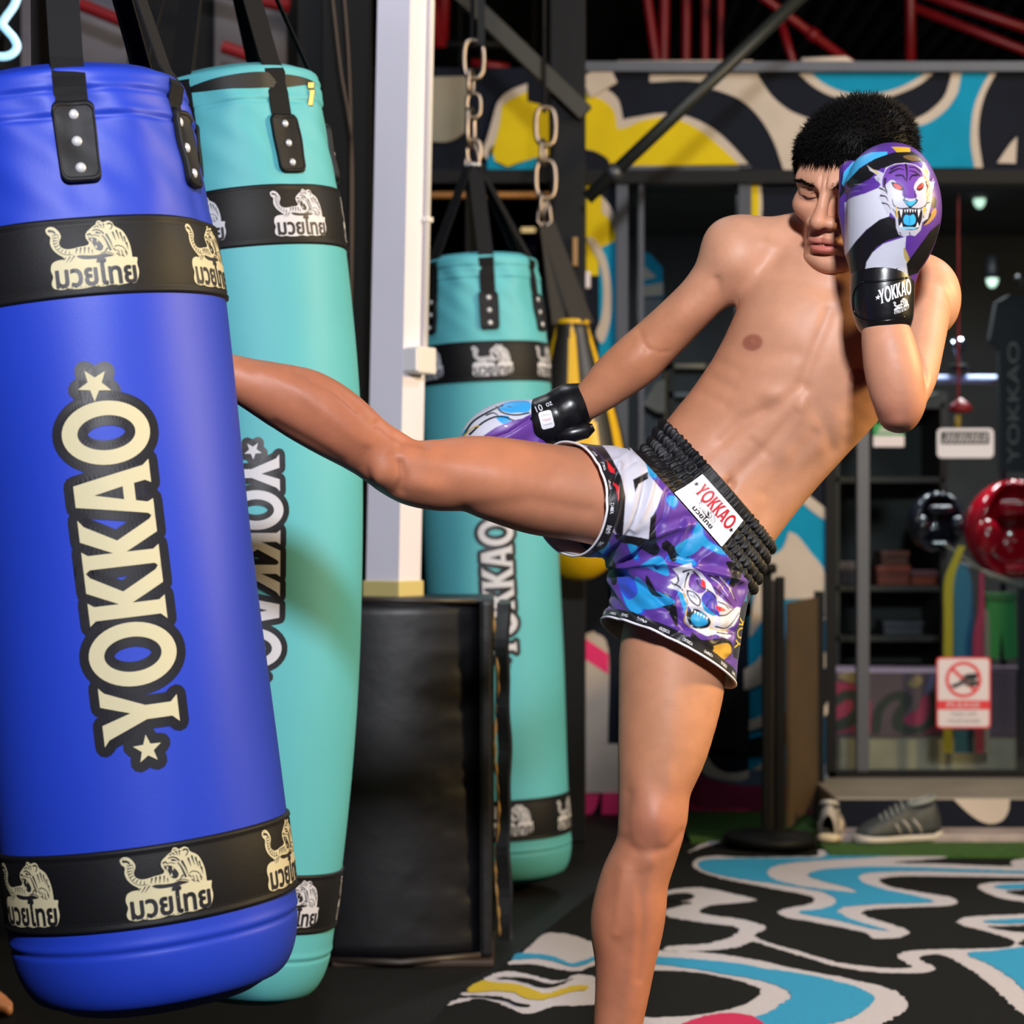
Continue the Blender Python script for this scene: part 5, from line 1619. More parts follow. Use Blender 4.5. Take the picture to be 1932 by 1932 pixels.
# ---------------------------------------------------------------- smooth implicit bodies -> one continuous mesh
class Field:
    """smooth union of tapered elliptic segments and ellipsoids, plus local swellings and grooves"""

    def __init__(self):
        self.pr = []          # primitives
        self.ds = []          # displacements that belong to the field
        self.late = []        # displacements added to the finished, smoothed skin
        self.order = []       # groups in order with blending radius
        self.k = {}
        self.kfun = {}
        self.stem = {}
        self.kstem = None

    def group(self, g, k=0.018, kfun=None, stem=None):
        if g not in self.k:
            self.order.append(g)
        self.k[g] = k
        self.kfun[g] = kfun
        self.stem[g] = stem
        return g

    def seg(self, g, a, b, ra, rb, ua=None, da=None, db=None):
        """tapered segment from a to b, half-width ra..rb along ua, half-depth da..db across"""
        a, b = np.asarray(a, float), np.asarray(b, float)
        w = b - a
        L = np.linalg.norm(w) + 1e-9
        w = w / L
        if ua is None:
            ua = np.cross(w, [0, 1, 0])
        u = ua - w * np.dot(ua, w)
        u = u / (np.linalg.norm(u) + 1e-9)
        v = np.cross(w, u)
        da = ra if da is None else da
        db = rb if db is None else db
        self.pr.append(('s', g, (a, w, L, u, v, ra, rb, da, db), (a + b) / 2, L / 2 + max(ra, rb, da, db)))

    def chain(self, g, st, n=4, depth_axis=None):
        """st: rows (x, y, z, half-width, half-depth) splined; width lies across the picture plane"""
        st = np.asarray(st, float)
        sp = spline(st, n)
        for p, q in zip(sp[:-1], sp[1:]):
            w = q[:3] - p[:3]
            dep = np.array([0, 1.0, 0]) if depth_axis is None else np.asarray(depth_axis, float)
            self.seg(g, p[:3], q[:3], p[3], q[3], np.cross(w, dep), p[4], q[4])

    def ell(self, g, c, r, M=None):
        c = np.asarray(c, float)
        r = np.asarray(r, float)
        M = np.eye(3) if M is None else np.asarray(M, float)   # rows = local axes
        self.pr.append(('e', g, (c, r, M), c, float(r.max())))

    def dent(self, c, r, amp, M=None, late=True):
        """amp > 0 pushes in, < 0 swells out"""
        c = np.asarray(c, float)
        r = np.broadcast_to(np.asarray(r, float), (3,))
        M = np.eye(3) if M is None else np.asarray(M, float)
        (self.late if late else self.ds).append(('g', (c, r, M, amp), c, 2.6 * float(r.max())))

    def groove(self, pts, w, amp, front=None, late=True):
        """valley along a polyline; front limits it in depth (Y half-range about the points)"""
        pts = np.asarray(pts, float)
        c = pts.mean(0)
        (self.late if late else self.ds).append(('l', (pts, w, amp, front), c, float(np.linalg.norm(pts - c, axis=1).max()) + 2.6 * max(w, front or 0)))

    def _local(self, Q, c, h):
        big = 0.5
        gd = {}
        for t, g, pa, pc, br in self.pr:
            if np.sum((pc - c) ** 2) > (br + h + 0.05) ** 2:
                continue
            if t == 's':
                a, w, L, u, v, ra, rb, da, db = pa
                p = Q - a
                x = p @ w
                tt = np.clip(x / L, 0, 1)
                ex = x - tt * L
                A = ra + (rb - ra) * tt
                B = da + (db - da) * tt
                pu, pv = p @ u, p @ v
                m = np.minimum(A, B)
                k0 = np.sqrt((pu / A) ** 2 + (pv / B) ** 2 + (ex / m) ** 2) + 1e-9
                k1 = np.sqrt((pu / A ** 2) ** 2 + (pv / B ** 2) ** 2 + (ex / m ** 2) ** 2) + 1e-9
                d = k0 * (k0 - 1) / k1
                d = np.maximum(d, -m)
            else:
                cc, r, M = pa
                p = (Q - cc) @ M.T
                k0 = np.sqrt(((p / r) ** 2).sum(1)) + 1e-9
                k1 = np.sqrt(((p / r ** 2) ** 2).sum(1)) + 1e-9
                d = np.maximum(k0 * (k0 - 1) / k1, -r.min())
            gd[g] = d if g not in gd else np.minimum(gd[g], d)
        acc = {}
        for g in self.order:
            if g not in gd:
                continue
            d = gd[g]
            D = acc.get(self.stem[g])
            if D is None:
                if not g.startswith('-'):
                    acc[self.stem[g]] = d
                continue
            k = self.k[g] if self.kfun[g] is None else self.kfun[g](Q)
            if g.startswith('-'):
                hh = np.clip(0.5 - 0.5 * (D + d) / k, 0, 1)
                D = D * (1 - hh) - d * hh + k * hh * (1 - hh)
            else:
                hh = np.clip(0.5 + 0.5 * (d - D) / k, 0, 1)
                D = d * (1 - hh) + D * hh - k * hh * (1 - hh)
            acc[self.stem[g]] = D
        if not acc:
            return np.full(len(Q), big)
        if len(acc) == 2:
            k = self.kstem(Q)
            D, d = acc[None], [v for s_, v in acc.items() if s_ is not None][0]
            hh = np.clip(0.5 + 0.5 * (d - D) / k, 0, 1)
            D = d * (1 - hh) + D * hh - k * hh * (1 - hh)
        else:
            D = list(acc.values())[0]
        return self._push(self.ds, D, Q, c, h)

    def _push(self, ds, D, Q, c, h):
        for t, pa, pc, rr in ds:
            if np.sum((pc - c) ** 2) > (rr + h) ** 2:
                continue
            if t == 'g':
                cc, r, M, amp = pa
                p = ((Q - cc) @ M.T) / r
                D = D + amp * np.exp(-(p ** 2).sum(1))
            else:
                pts, w, amp, front = pa
                best = np.full(len(Q), 1e9)
                yy = np.zeros(len(Q))
                for a, b in zip(pts[:-1], pts[1:]):
                    ab = b - a
                    if front is None:
                        tt = np.clip(((Q - a) @ ab) / (ab @ ab), 0, 1)
                        d2 = ((Q - a - tt[:, None] * ab) ** 2).sum(1)
                        best = np.minimum(best, d2)
                    else:
                        e = ab[[0, 2]]
                        q = (Q - a)[:, [0, 2]]
                        tt = np.clip((q @ e) / (e @ e + 1e-12), 0, 1)
                        d2 = ((q - tt[:, None] * e) ** 2).sum(1)
                        y = Q[:, 1] - a[1] - tt * ab[1]
                        yy = np.where(d2 < best, y, yy)
                        best = np.minimum(best, d2)
                s = np.exp(-best / (w * w))
                if front is not None:
                    s = s * np.exp(-(yy / front) ** 2)
                D = D + amp * s
        return D

    def late_push(self, Q):
        return self(Q, lambda q, c, h: self._push(self.late, np.zeros(len(q)), q, c, h))

    def __call__(self, Q, fn=None):
        fn = fn or self._local
        Q = np.asarray(Q, float)
        out = np.empty(len(Q))
        cs = 0.08
        key = np.floor(Q / cs).astype(np.int64)
        kk = (key[:, 0] + 500) * 1000000 + (key[:, 1] + 500) * 1000 + (key[:, 2] + 500)
        o = np.argsort(kk, kind='stable')
        ks = kk[o]
        cut = np.flatnonzero(np.diff(ks)) + 1
        for idx in np.split(o, cut):
            if len(idx):
                c = (key[idx[0]] + 0.5) * cs
                out[idx] = fn(Q[idx], c, cs * 0.87)
        return out

    def grad(self, Q, e=0.0012):
        G = np.empty_like(Q)
        for k in range(3):
            dq = np.zeros(3)
            dq[k] = e
            G[:, k] = (self(Q + dq) - self(Q - dq)) / (2 * e)
        return G

    def project(self, Q, it=2, lim=0.004):
        for _ in range(it):
            d = self(Q)
            G = self.grad(Q)
            n2 = (G ** 2).sum(1) + 1e-6
            st = -(d / np.maximum(n2, 0.2))[:, None] * G
            l = np.linalg.norm(st, axis=1, keepdims=True)
            Q = Q + st * np.minimum(1, lim / (l + 1e-12))
        return Q

    def mesh(self, lo, hi, h, drop=None):
        """surface nets over a sparse set of blocks; returns verts, quads"""
        nb = 16
        B = nb * h
        lo = np.asarray(lo, float)
        n = np.ceil((np.asarray(hi) - lo) / B).astype(int)
        ii = np.stack(np.meshgrid(*[np.arange(k) for k in n], indexing='ij'), -1).reshape(-1, 3)
        cc = lo + (ii + 0.5) * B
        d = self(cc)
        act = ii[np.abs(d) < B * 0.87 * 1.5 + 0.012]
        N = n * nb + 4
        gi = np.arange(-1, nb + 1)
        ids, pos, quads = [], [], []
        gx = np.stack(np.meshgrid(np.arange(-1, nb + 2), np.arange(-1, nb + 2), np.arange(-1, nb + 2), indexing='ij'), -1).reshape(-1, 3)
        M = nb + 3
        for blk in act:
            g0 = blk * nb
            Q = lo + (g0 + gx) * h
            D = self._local(Q, lo + (blk + 0.5) * B, B * 0.87 + 2 * h).reshape(M, M, M)
            s = D < 0
            if s.all() or not s.any():
                continue
            # cells
            cnt = np.zeros((M - 1,) * 3)
            acc = np.zeros((M - 1,) * 3 + (3,))
            for ax in range(3):
                a = [slice(None)] * 3
                b = [slice(None)] * 3
                a[ax], b[ax] = slice(0, -1), slice(1, None)
                da, db = D[tuple(a)], D[tuple(b)]
                cr = (da < 0) != (db < 0)
                t = np.where(cr, da / np.where(cr, da - db, 1), 0)
                o1, o2 = [k for k in range(3) if k != ax]
                for e1 in (0, 1):
                    for e2 in (0, 1):
                        sl = [slice(None)] * 3
                        sl[o1] = slice(e1, M - 1 + e1)
                        sl[o2] = slice(e2, M - 1 + e2)
                        c_ = cr[tuple(sl)]
                        cnt += c_
                        acc[..., ax] += t[tuple(sl)] * c_
                        acc[..., o1] += e1 * c_
                        acc[..., o2] += e2 * c_
            cell = np.argwhere(cnt > 0)
            p = acc[tuple(cell.T)] / cnt[tuple(cell.T)][:, None]
            g = cell - 1 + g0 + 1
            ids.append((g[:, 0] * N[1] + g[:, 1]) * N[2] + g[:, 2])
            pos.append(lo + (cell - 1 + g0 + p) * h)
            # quads on edges owned by this block
            for ax in range(3):
                a = [slice(1, nb + 1)] * 3
                b = [slice(1, nb + 1)] * 3
                b[ax] = slice(2, nb + 2)
                sa, sb = s[tuple(a)], s[tuple(b)]
                E_ = np.argwhere(sa != sb)
                if not len(E_):
                    continue
                fl = sa[tuple(E_.T)]
                o1, o2 = (ax + 1) % 3, (ax + 2) % 3
                base = E_ + 1
                q = []
                for e1, e2 in ((-1, -1), (0, -1), (0, 0), (-1, 0)):
                    c_ = base.copy()
                    c_[:, o1] += e1
                    c_[:, o2] += e2
                    g = c_ - 1 + g0 + 1
                    q.append((g[:, 0] * N[1] + g[:, 1]) * N[2] + g[:, 2])
                q = np.stack(q, -1)
                q[~fl] = q[~fl][:, ::-1]
                quads.append(q)
        ids, pos, quads = np.concatenate(ids), np.concatenate(pos), np.concatenate(quads)
        uid, first = np.unique(ids, return_index=True)
        V = pos[first]
        Fq = np.searchsorted(uid, quads)
        return V, Fq


def subdivide(V, Fq, sel=None):
    """split quads in four (only those flagged); returns verts, quads, mask of new verts that are safe to move"""
    sel = np.ones(len(Fq), bool) if sel is None else sel
    keep, q = Fq[~sel], Fq[sel]
    e = np.stack([q, np.roll(q, -1, 1)], -1).reshape(-1, 2)
    es = np.sort(e, 1)
    ue, inv, cnt = np.unique(es[:, 0].astype(np.int64) * len(V) + es[:, 1], return_inverse=True, return_counts=True)
    mid = (V[ue // len(V)] + V[ue % len(V)]) / 2
    nv = len(V)
    cen = V[q].mean(1)
    mi = nv + inv.reshape(-1, 4)
    ci = nv + len(mid) + np.arange(len(q))
    nq = np.concatenate([np.stack([q[:, k], mi[:, k], ci, mi[:, k - 1]], -1) for k in range(4)])
    free = np.concatenate([np.ones(nv, bool), cnt > 1, np.ones(len(q), bool)])
    return np.concatenate([V, mid, cen]), np.concatenate([keep, nq]), free


def relax(V, Fq, it=1, f=0.5):
    n = len(V)
    a = np.concatenate([Fq[:, k] for k in range(4)] + [Fq[:, (k + 1) % 4] for k in range(4)])
    b = np.concatenate([Fq[:, (k + 1) % 4] for k in range(4)] + [Fq[:, k] for k in range(4)])
    cnt = np.maximum(np.bincount(a, minlength=n), 1)[:, None]
    for _ in range(it):
        acc = np.stack([np.bincount(a, V[b, k], minlength=n) for k in range(3)], -1)
        V = V + f * (acc / cnt - V)
    return V


def taubin(V, Fq, it, w=None):
    w = np.ones(len(V)) if w is None else w
    e = np.concatenate([np.stack([Fq[:, k], Fq[:, (k + 1) % 4]], -1) for k in range(4)])
    e = np.unique(np.sort(e, 1), axis=0)
    a, b = np.concatenate([e[:, 0], e[:, 1]]), np.concatenate([e[:, 1], e[:, 0]])
    cnt = np.maximum(np.bincount(a, minlength=len(V)), 1)[:, None]
    for i in range(it):
        for f in (0.55, -0.57):
            acc = np.stack([np.bincount(a, V[b, k], minlength=len(V)) for k in range(3)], -1)
            V = V + (f * w)[:, None] * (acc / cnt - V)
    return V


def vnormals(V, Fq):
    n = np.cross(V[Fq[:, 2]] - V[Fq[:, 0]], V[Fq[:, 3]] - V[Fq[:, 1]])
    N = np.zeros_like(V)
    for k in range(4):
        for j in range(3):
            N[:, j] += np.bincount(Fq[:, k], n[:, j], minlength=len(V))
    return N / (np.linalg.norm(N, axis=1, keepdims=True) + 1e-12)


def biggest(V, Fq):
    """keep the largest connected piece"""
    lab = np.arange(len(V))
    e = np.concatenate([np.stack([Fq[:, k], Fq[:, (k + 1) % 4]], -1) for k in range(4)])
    while True:
        old = lab.copy()
        np.minimum.at(lab, e[:, 0], lab[e[:, 1]])
        np.minimum.at(lab, e[:, 1], lab[e[:, 0]])
        lab = lab[lab]
        if (lab == old).all():
            break
    u, c = np.unique(lab, return_counts=True)
    k = Fq[lab[Fq[:, 0]] == u[c.argmax()]]
    used, inv = np.unique(k, return_inverse=True)
    return V[used], inv.reshape(-1, 4)


def frame(*rows):
    return np.array([norm(r) for r in rows])


def smooth01(x, a, b):
    t = np.clip((x - a) / (b - a), 0, 1)
    return t * t * (3 - 2 * t)
# ---------------------------------------------------------------- the kick-boxer
PX = 1 / F


def ST(px, py, Y, hw, dep):
    """body station: picture place, depth, half-width in pixels, half-depth in metres"""
    return [*P(px, py, Y), hw * Y / F, dep]


body = Field()
# trunk, bent sideways to the right of the picture
body.group('trunk')
body.chain('trunk', [ST(1268, 1050, 3.20, 112, .092), ST(1305, 990, 3.20, 142, .100), ST(1365, 900, 3.20, 149, .090), ST(1424, 826, 3.195, 150, .090),
                     ST(1482, 752, 3.19, 157, .104), ST(1532, 680, 3.185, 168, .112), ST(1565, 610, 3.18, 170, .104), ST(1580, 555, 3.18, 150, .085),
                     ST(1588, 510, 3.185, 105, .065)], 4)
body.group('traps', .03)
body.seg('traps', P(1425, 462, 3.20), P(1565, 446, 3.19), .036, .046)
body.seg('traps', P(1740, 545, 3.18), P(1600, 470, 3.19), .036, .046)
body.group('neck', .03)
body.seg('neck', P(1592, 520, 3.18), P(1612, 410, 3.14), .058, .054)
# right arm (left of the picture), swung down and back
body.group('delt_r', .03)
body.ell('delt_r', P(1398, 482, 3.20), (.054, .056, .064), frame((.72, 0, .69), (0, 1, 0), (-.69, 0, .72)))
body.group('arm_r', .022)
body.chain('arm_r', [ST(1392, 490, 3.20, 58, .048), ST(1352, 530, 3.21, 50, .044), ST(1318, 566, 3.22, 45, .042), ST(1272, 612, 3.235, 46, .041), ST(1232, 650, 3.245, 48, .038),
                     ST(1200, 680, 3.25, 50, .038), ST(1160, 713, 3.26, 46, .034), ST(1118, 750, 3.27, 36, .028), ST(1088, 772, 3.28, 29, .024), ST(1010, 800, 3.29, 30, .024)], 4)
# legs
body.group('leg_r', .03)
body.chain('leg_r', [ST(1235, 985, 3.17, 100, .088), ST(1170, 948, 3.15, 94, .086), ST(1100, 934, 3.13, 88, .080), ST(1015, 922, 3.11, 87, .076), ST(936, 904, 3.085, 80, .070), ST(879, 895, 3.07, 72, .063),
                     ST(821, 896, 3.055, 67, .056), ST(775, 890, 3.04, 62, .053), ST(735, 868, 3.03, 58, .053), ST(695, 842, 3.02, 58, .052), ST(634, 800, 3.00, 67, .056), ST(574, 765, 2.985, 68, .054),
                     ST(527, 745, 2.97, 59, .047), ST(479, 726, 2.955, 48, .039), ST(430, 706, 2.945, 39, .033), ST(345, 672, 2.935, 29, .028), ST(300, 655, 2.94, 28, .030)], 4)
body.group('leg_l', .03)
body.chain('leg_l', [ST(1325, 1060, 3.20, 104, .095), ST(1290, 1150, 3.185, 104, .092), ST(1270, 1230, 3.175, 101, .086), ST(1266, 1300, 3.165, 99, .081), ST(1252, 1400, 3.15, 86, .072), ST(1236, 1480, 3.14, 69, .062),
                     ST(1231, 1545, 3.135, 65, .060), ST(1220, 1600, 3.14, 60, .054), ST(1198, 1658, 3.145, 64, .055), ST(1188, 1711, 3.15, 69, .057), ST(1183, 1750, 3.155, 68, .056),
                     ST(1180, 1806, 3.155, 58, .050), ST(1174, 1870, 3.155, 51, .044), ST(1166, 1932, 3.155, 46, .039), ST(1155, 2040, 3.155, 37, .034), ST(1150, 2130, 3.15, 38, .036)], 4)
# feet: the standing one flat on the floor, the other stretched behind the bag
FR = P(1150, 2206, 3.15) + (0, 0, .009)
fz = FR[2]
dirf = norm((-0.62, -0.78, 0))
sidef = np.cross((0, 0, 1), dirf)
body.group('foot_l', .02)
body.seg('foot_l', FR + dirf * -.035 + (0, 0, .036), FR + dirf * .07 + (0, 0, .045), .034, .036, sidef, .034, .042)
body.seg('foot_l', FR + dirf * .06 + (0, 0, .042), FR + dirf * .155 + sidef * -.005 + (0, 0, .024), .036, .042, sidef, .040, .020)
body.group('toes_l', .006)
for i, (o, ln, r) in enumerate(((-.031, .045, .0135), (-.010, .042, .0105), (.008, .036, .0098), (.024, .029, .0092), (.038, .020, .0088))):
    a = FR + dirf * .150 + sidef * o + (0, 0, .016)
    body.seg('toes_l', a, a + dirf * ln * .6 + (0, 0, .003), r, r)
    body.seg('toes_l', a + dirf * ln * .6 + (0, 0, .003), a + dirf * ln + (0, 0, -.004), r, r * .85)
AK = P(300, 655, 2.94)
dk = norm((-0.80, 0.02, 0.25))
uk = norm((0.28, 0.1, 0.9))
body.group('foot_r', .02)
body.seg('foot_r', AK + dk * -.01 - uk * .035, AK + dk * .02 - uk * .01, .030, .032)
body.seg('foot_r', AK, AK + dk * .13, .036, .034, np.cross(dk, uk), .032, .018)
body.group('toes_r', .006)
sk = norm(np.cross(uk, dk))
for i, (o, ln, r) in enumerate(((-.026, .044, .0125), (-.010, .042, .0100), (.005, .036, .0095), (.018, .029, .009), (.030, .021, .0085))):
    a = AK + dk * .128 + sk * o
    body.seg('toes_r', a, a + dk * ln, r, r * .85)
# left arm (right of the picture): upper arm comes forward, forearm folds up to the cheek
SHL = P(1742, 566, 3.17)


def k_shoulder(Q):
    return 0.004 + 0.034 * np.exp(-((Q - SHL) ** 2).sum(1) / 0.0169)


body.group('arm_l', kfun=k_shoulder)
body.ell('arm_l', P(1745, 560, 3.165), (.052, .056, .062), frame((1, 0, .25), (0, 1, 0), (-.25, 0, 1)))
body.chain('arm_l', [ST(1742, 566, 3.16, 52, .050), ST(1738, 610, 3.11, 50, .046), ST(1732, 660, 3.06, 46, .043), ST(1722, 712, 3.01, 44, .040), ST(1708, 752, 2.965, 38, .036), ST(1698, 772, 2.945, 34, .033)], 4)
body.group('fore_l', kfun=lambda Q: 0.004 + 0.02 * np.exp(-((Q - P(1705, 765, 2.96)) ** 2).sum(1) / 0.0036))
body.chain('fore_l', [ST(1697, 776, 2.955, 33, .030), ST(1694, 750, 2.935, 48, .036), ST(1687, 705, 2.93, 54, .040), ST(1678, 660, 2.93, 51, .038), ST(1670, 620, 2.935, 44, .033), ST(1665, 570, 2.945, 35, .028), ST(1668, 480, 2.95, 36, .03)], 4)

# head, in its own frame: x to the right of the picture, y forward out of the face, z up
def rotm(axis, deg):
    return np.array(Matrix.Rotation(math.radians(deg), 3, axis))


HC = P(1611, 345, 3.115)
HR = rotm('Y', 11) @ rotm('Z', -34) @ rotm('X', 23) @ np.array([[1, 0, 0], [0, -1, 0], [0, 0, 1]]).T
# columns of HR = head axes in the world
HM = HR.T          # rows = local axes


def H(x, y, z):
    return HC + HR @ np.array([x, y, z], float)


def hel(g, c, r, M=None):
    body.ell(g, H(*c), r, HM if M is None else np.asarray(M) @ HM)


def hseg(g, a, b, ra, rb, **k):
    body.seg(g, H(*a), H(*b), ra, rb, **k)


def hdent(c, r, amp):
    body.dent(H(*c), r, amp, HM, late=False)


def khead(Q):
    l = (Q - HC) @ HR
    return .004 + .024 * smooth01(-l[:, 1], -.02, .03)


body.kstem = khead


body.group('skull', .012, stem='head')
hel('skull', (0, -.018, .034), (.074, .094, .080))
body.group('face', .03, stem='head')
hel('face', (0, .036, .022), (.063, .052, .060))
hel('face', (0, .040, -.040), (.052, .046, .066))
body.group('cheek', .022, stem='head')
for s in (-1, 1):
    hel('cheek', (s * .043, .058, -.024), (.024, .026, .021))
    hseg('cheek', (s * .057, .0, -.040), (s * .025, .060, -.096), .021, .020)
body.group('chin', .02, stem='head')
hel('chin', (0, .077, -.101), (.023, .017, .017))
hel('chin', (0, .072, -.068), (.034, .026, .030))
body.group('brow', .016, stem='head')
for s in (-1, 1):
    hseg('brow', (s * .010, .088, .011), (s * .046, .070, .014), .009, .010)
body.group('nose', .010, stem='head')
hseg('nose', (0, .087, .006), (0, .101, -.022), .0085, .0095)
hseg('nose', (0, .101, -.022), (0, .111, -.038), .0095, .0118)
body.group('ala', .008, stem='head')
for s in (-1, 1):
    hel('ala', (s * .0145, .0985, -.0415), (.0108, .0115, .0090))
body.group('-nostril', .004, stem='head')
for s in (-1, 1):
    hel('-nostril', (s * .0082, .1055, -.0505), (.0046, .0055, .0040))
body.group('lip', .006, stem='head')
hel('lip', (-.008, .0925, -.0685), (.0165, .0105, .0062))
hel('lip', (.008, .0925, -.0685), (.0165, .0105, .0062))
hel('lip', (0, .0915, -.0805), (.0195, .0110, .0075))
body.group('-mouth', .003, stem='head')
hel('-mouth', (0, .1035, -.0742), (.0185, .0085, .0016))
body.group('lid', .006, stem='head')
for s in (-1, 1):
    hel('lid', (s * .031, .0745, -.004), (.0165, .0125, .0120))
body.group('ear', .008, stem='head')
for s in (-1, 1):
    hel('ear', (s * .076, -.012, -.010), (.008, .018, .031))
# hollows and creases of the face
for s in (-1, 1):
    hdent((s * .014, .090, -.004), (.007, .02, .010), .0035)
    hdent((s * .031, .092, .0045), (.016, .02, .0035), .0022)
    hdent((s * .031, .092, -.017), (.016, .02, .005), .0022)
    hdent((s * .052, .060, -.060), (.018, .03, .022), .0010)
    hdent((s * .004, .098, .015), (.0022, .02, .010), .0020)
hdent((0, .1, -.091), (.020, .02, .005), .0035)
hdent((0, .1, -.0595), (.004, .02, .007), .0018)
for s in (-1, 1):
    body.groove([H(s * .022, .098, -.040), H(s * .030, .090, -.058), H(s * .031, .085, -.070)], .004, .0020, late=False)
    body.groove([H(s * .0165, .094, -.0085), H(s * .031, .0880, -.0105), H(s * .047, .078, -.0065)], .0016, .0018, late=False)


# muscles and creases of the trunk and limbs; G places a soft swelling (amp > 0, mm) on the side towards the lens
def G(px, py, Y, rx, ry, mm, rot=0.0, dep=0.07):
    a = math.radians(rot)
    M = np.array([[math.cos(a), 0, -math.sin(a)], [0, 1, 0], [math.sin(a), 0, math.cos(a)]])
    body.dent(P(px, py, Y), (rx * Y / F, dep, ry * Y / F), -mm / 1000, M)


def L(pts, Y, wpx, mm, front=0.07):
    body.groove([P(x, y, Y) for x, y in pts], wpx * Y / F, mm / 1000, front)


YF = 3.09
G(1455, 600, YF, 80, 52, 6, 12)
G(1615, 665, YF, 70, 52, 5, 18)
L([(1400, 668), (1455, 668), (1500, 668)], YF, 16, 2.0)
L([(1562, 590), (1538, 650), (1512, 722)], YF, 13, 3.5)
L([(1510, 735), (1455, 772), (1400, 790), (1365, 830)], YF, 14, 2.6)
L([(1522, 738), (1552, 790), (1580, 850)], YF, 14, 1.8)
G(1455, 745, YF, 34, 17, 3, 10)
G(1510, 770, YF, 14, 30, 4, 20)
L([(1500, 780), (1450, 840), (1385, 905)], YF, 12, 2.4)
L([(1440, 775), (1385, 815), (1330, 860)], YF, 14, 1.8)
G(1425, 830, YF, 26, 20, 2.0, 40)
G(1478, 855, YF, 26, 20, 2.0, 40)
L([(1455, 860), (1420, 830)], YF, 9, 1.2)
L([(1605, 838), (1545, 880), (1480, 930), (1435, 985)], YF, 20, 3.2)
L([(1540, 820), (1500, 870), (1450, 930)], YF, 14, 2.0)
for i, (x, y) in enumerate(((1385, 690), (1375, 725), (1362, 758))):
    L([(x - 30, y - 16), (x + 6, y + 8)], YF + .03, 11, 1.3)
for i, (x, y) in enumerate(((1600, 770), (1612, 800))):
    L([(x - 10, y + 10), (x + 40, y - 14)], YF + .03, 11, .8)
body.dent(P(1378, 914, 3.105), (.007, .03, .009), .008)
G(1372, 902, YF, 12, 5, 1.5, 20)
body.groove([P(1352, 528, 3.165), P(1360, 556, 3.15), P(1374, 600, 3.12)], .0070, .0028, .05)
G(1370, 500, 3.13, 40, 36, 4, 0)
L([(1450, 455), (1505, 480), (1560, 520)], 3.12, 13, -3.0, .05)
L([(1450, 500), (1510, 525), (1560, 548)], 3.10, 22, 4.0, .05)
L([(1208, 624), (1214, 645), (1222, 660)], 3.20, 7, 1.4, .08)
L([(1222, 655), (1245, 664), (1262, 662)], 3.20, 5, .8, .08)
G(1290, 590, 3.18, 44, 26, 3, -42, .05)
G(1192, 680, 3.22, 46, 22, 2.5, -40, .05)
body.dent(P(1424, 643, 3.075), (.0032, .03, .0032), -.0028)
body.dent(P(1618, 710, 3.075), (.0032, .03, .0032), -.0028)
# arm folded up: line between forearm and upper arm, point of the elbow
L([(1716, 622), (1730, 665), (1742, 715), (1738, 745)], 2.98, 6, 3.0, .05)
G(1690, 795, 2.94, 20, 12, 3, 0, .04)
# raised leg
G(716, 896, 2.98, 24, 24, 8, 0, .06)
L([(742, 930), (760, 905), (756, 875)], 2.98, 9, 2.0, .06)
L([(560, 700), (612, 722), (664, 760), (700, 800)], 2.95, 10, 2.4, .06)
L([(640, 870), (590, 838), (520, 800)], 2.95, 10, 1.8, .06)
L([(840, 850), (930, 862), (1040, 880)], 3.03, 22, 2.0, .06)
L([(700, 905), (690, 880), (694, 850)], 2.98, 10, 2.5, .05)
L([(760, 835), (745, 860), (762, 895), (758, 925)], 2.99, 10, 2.2, .05)
G(820, 868, 3.00, 44, 20, 3, 8, .05)
G(800, 915, 3.00, 38, 18, 3, 12, .05)
L([(592, 722), (640, 745), (672, 768)], 2.95, 9, 2.6, .05)
L([(500, 700), (560, 735), (640, 795), (690, 838)], 2.945, 15, -2.2, .05)
G(618, 735, 2.96, 56, 24, 4, 26, .06)
L([(880, 962), (1000, 945), (1110, 965)], 3.06, 16, 2.6, .06)
L([(716, 800), (742, 822), (800, 838)], 3.0, 9, 3.0, .06)
# standing leg
G(1232, 1548, 3.075, 34, 36, 6, 0, .05)
L([(1176, 1590), (1205, 1608), (1262, 1602), (1290, 1575)], 3.085, 11, 1.9, .05)
L([(1188, 1500), (1180, 1545), (1184, 1580)], 3.085, 11, 1.6, .05)
G(1210, 1480, 3.07, 22, 40, 3.5, 0, .05)
G(1268, 1478, 3.07, 18, 30, 2.5, 0, .05)
G(1225, 1622, 3.085, 16, 20, 3.5, 0, .05)
L([(1176, 1640), (1170, 1700), (1164, 1760)], 3.10, 12, -2.5, .05)
L([(1205, 1650), (1212, 1740), (1206, 1850)], 3.10, 11, 1.8, .05)
G(1140, 1765, 3.13, 20, 52, 3.5, -4, .06)
G(1250, 1340, 3.09, 50, 110, 3, -8, .06)

Vb, Fb = body.mesh((-0.75, 2.80, -0.03), (0.75, 3.42, 1.68), 0.0045)
Vb = body.project(Vb, 1, .003)


def head_w(V):
    """1 on the face and skull, where the field itself is followed, 0 elsewhere"""
    l = (V - HC) @ HR
    return smooth01(l[:, 2], -.135, -.115) * smooth01(-np.hypot(l[:, 0], l[:, 1]), -.15, -.13)


def end_w(V):
    """1 at the toes"""
    return np.maximum(smooth01(-V[:, 2], -.10, -.06), smooth01(-V[:, 0], .50, .54) * 1.0)


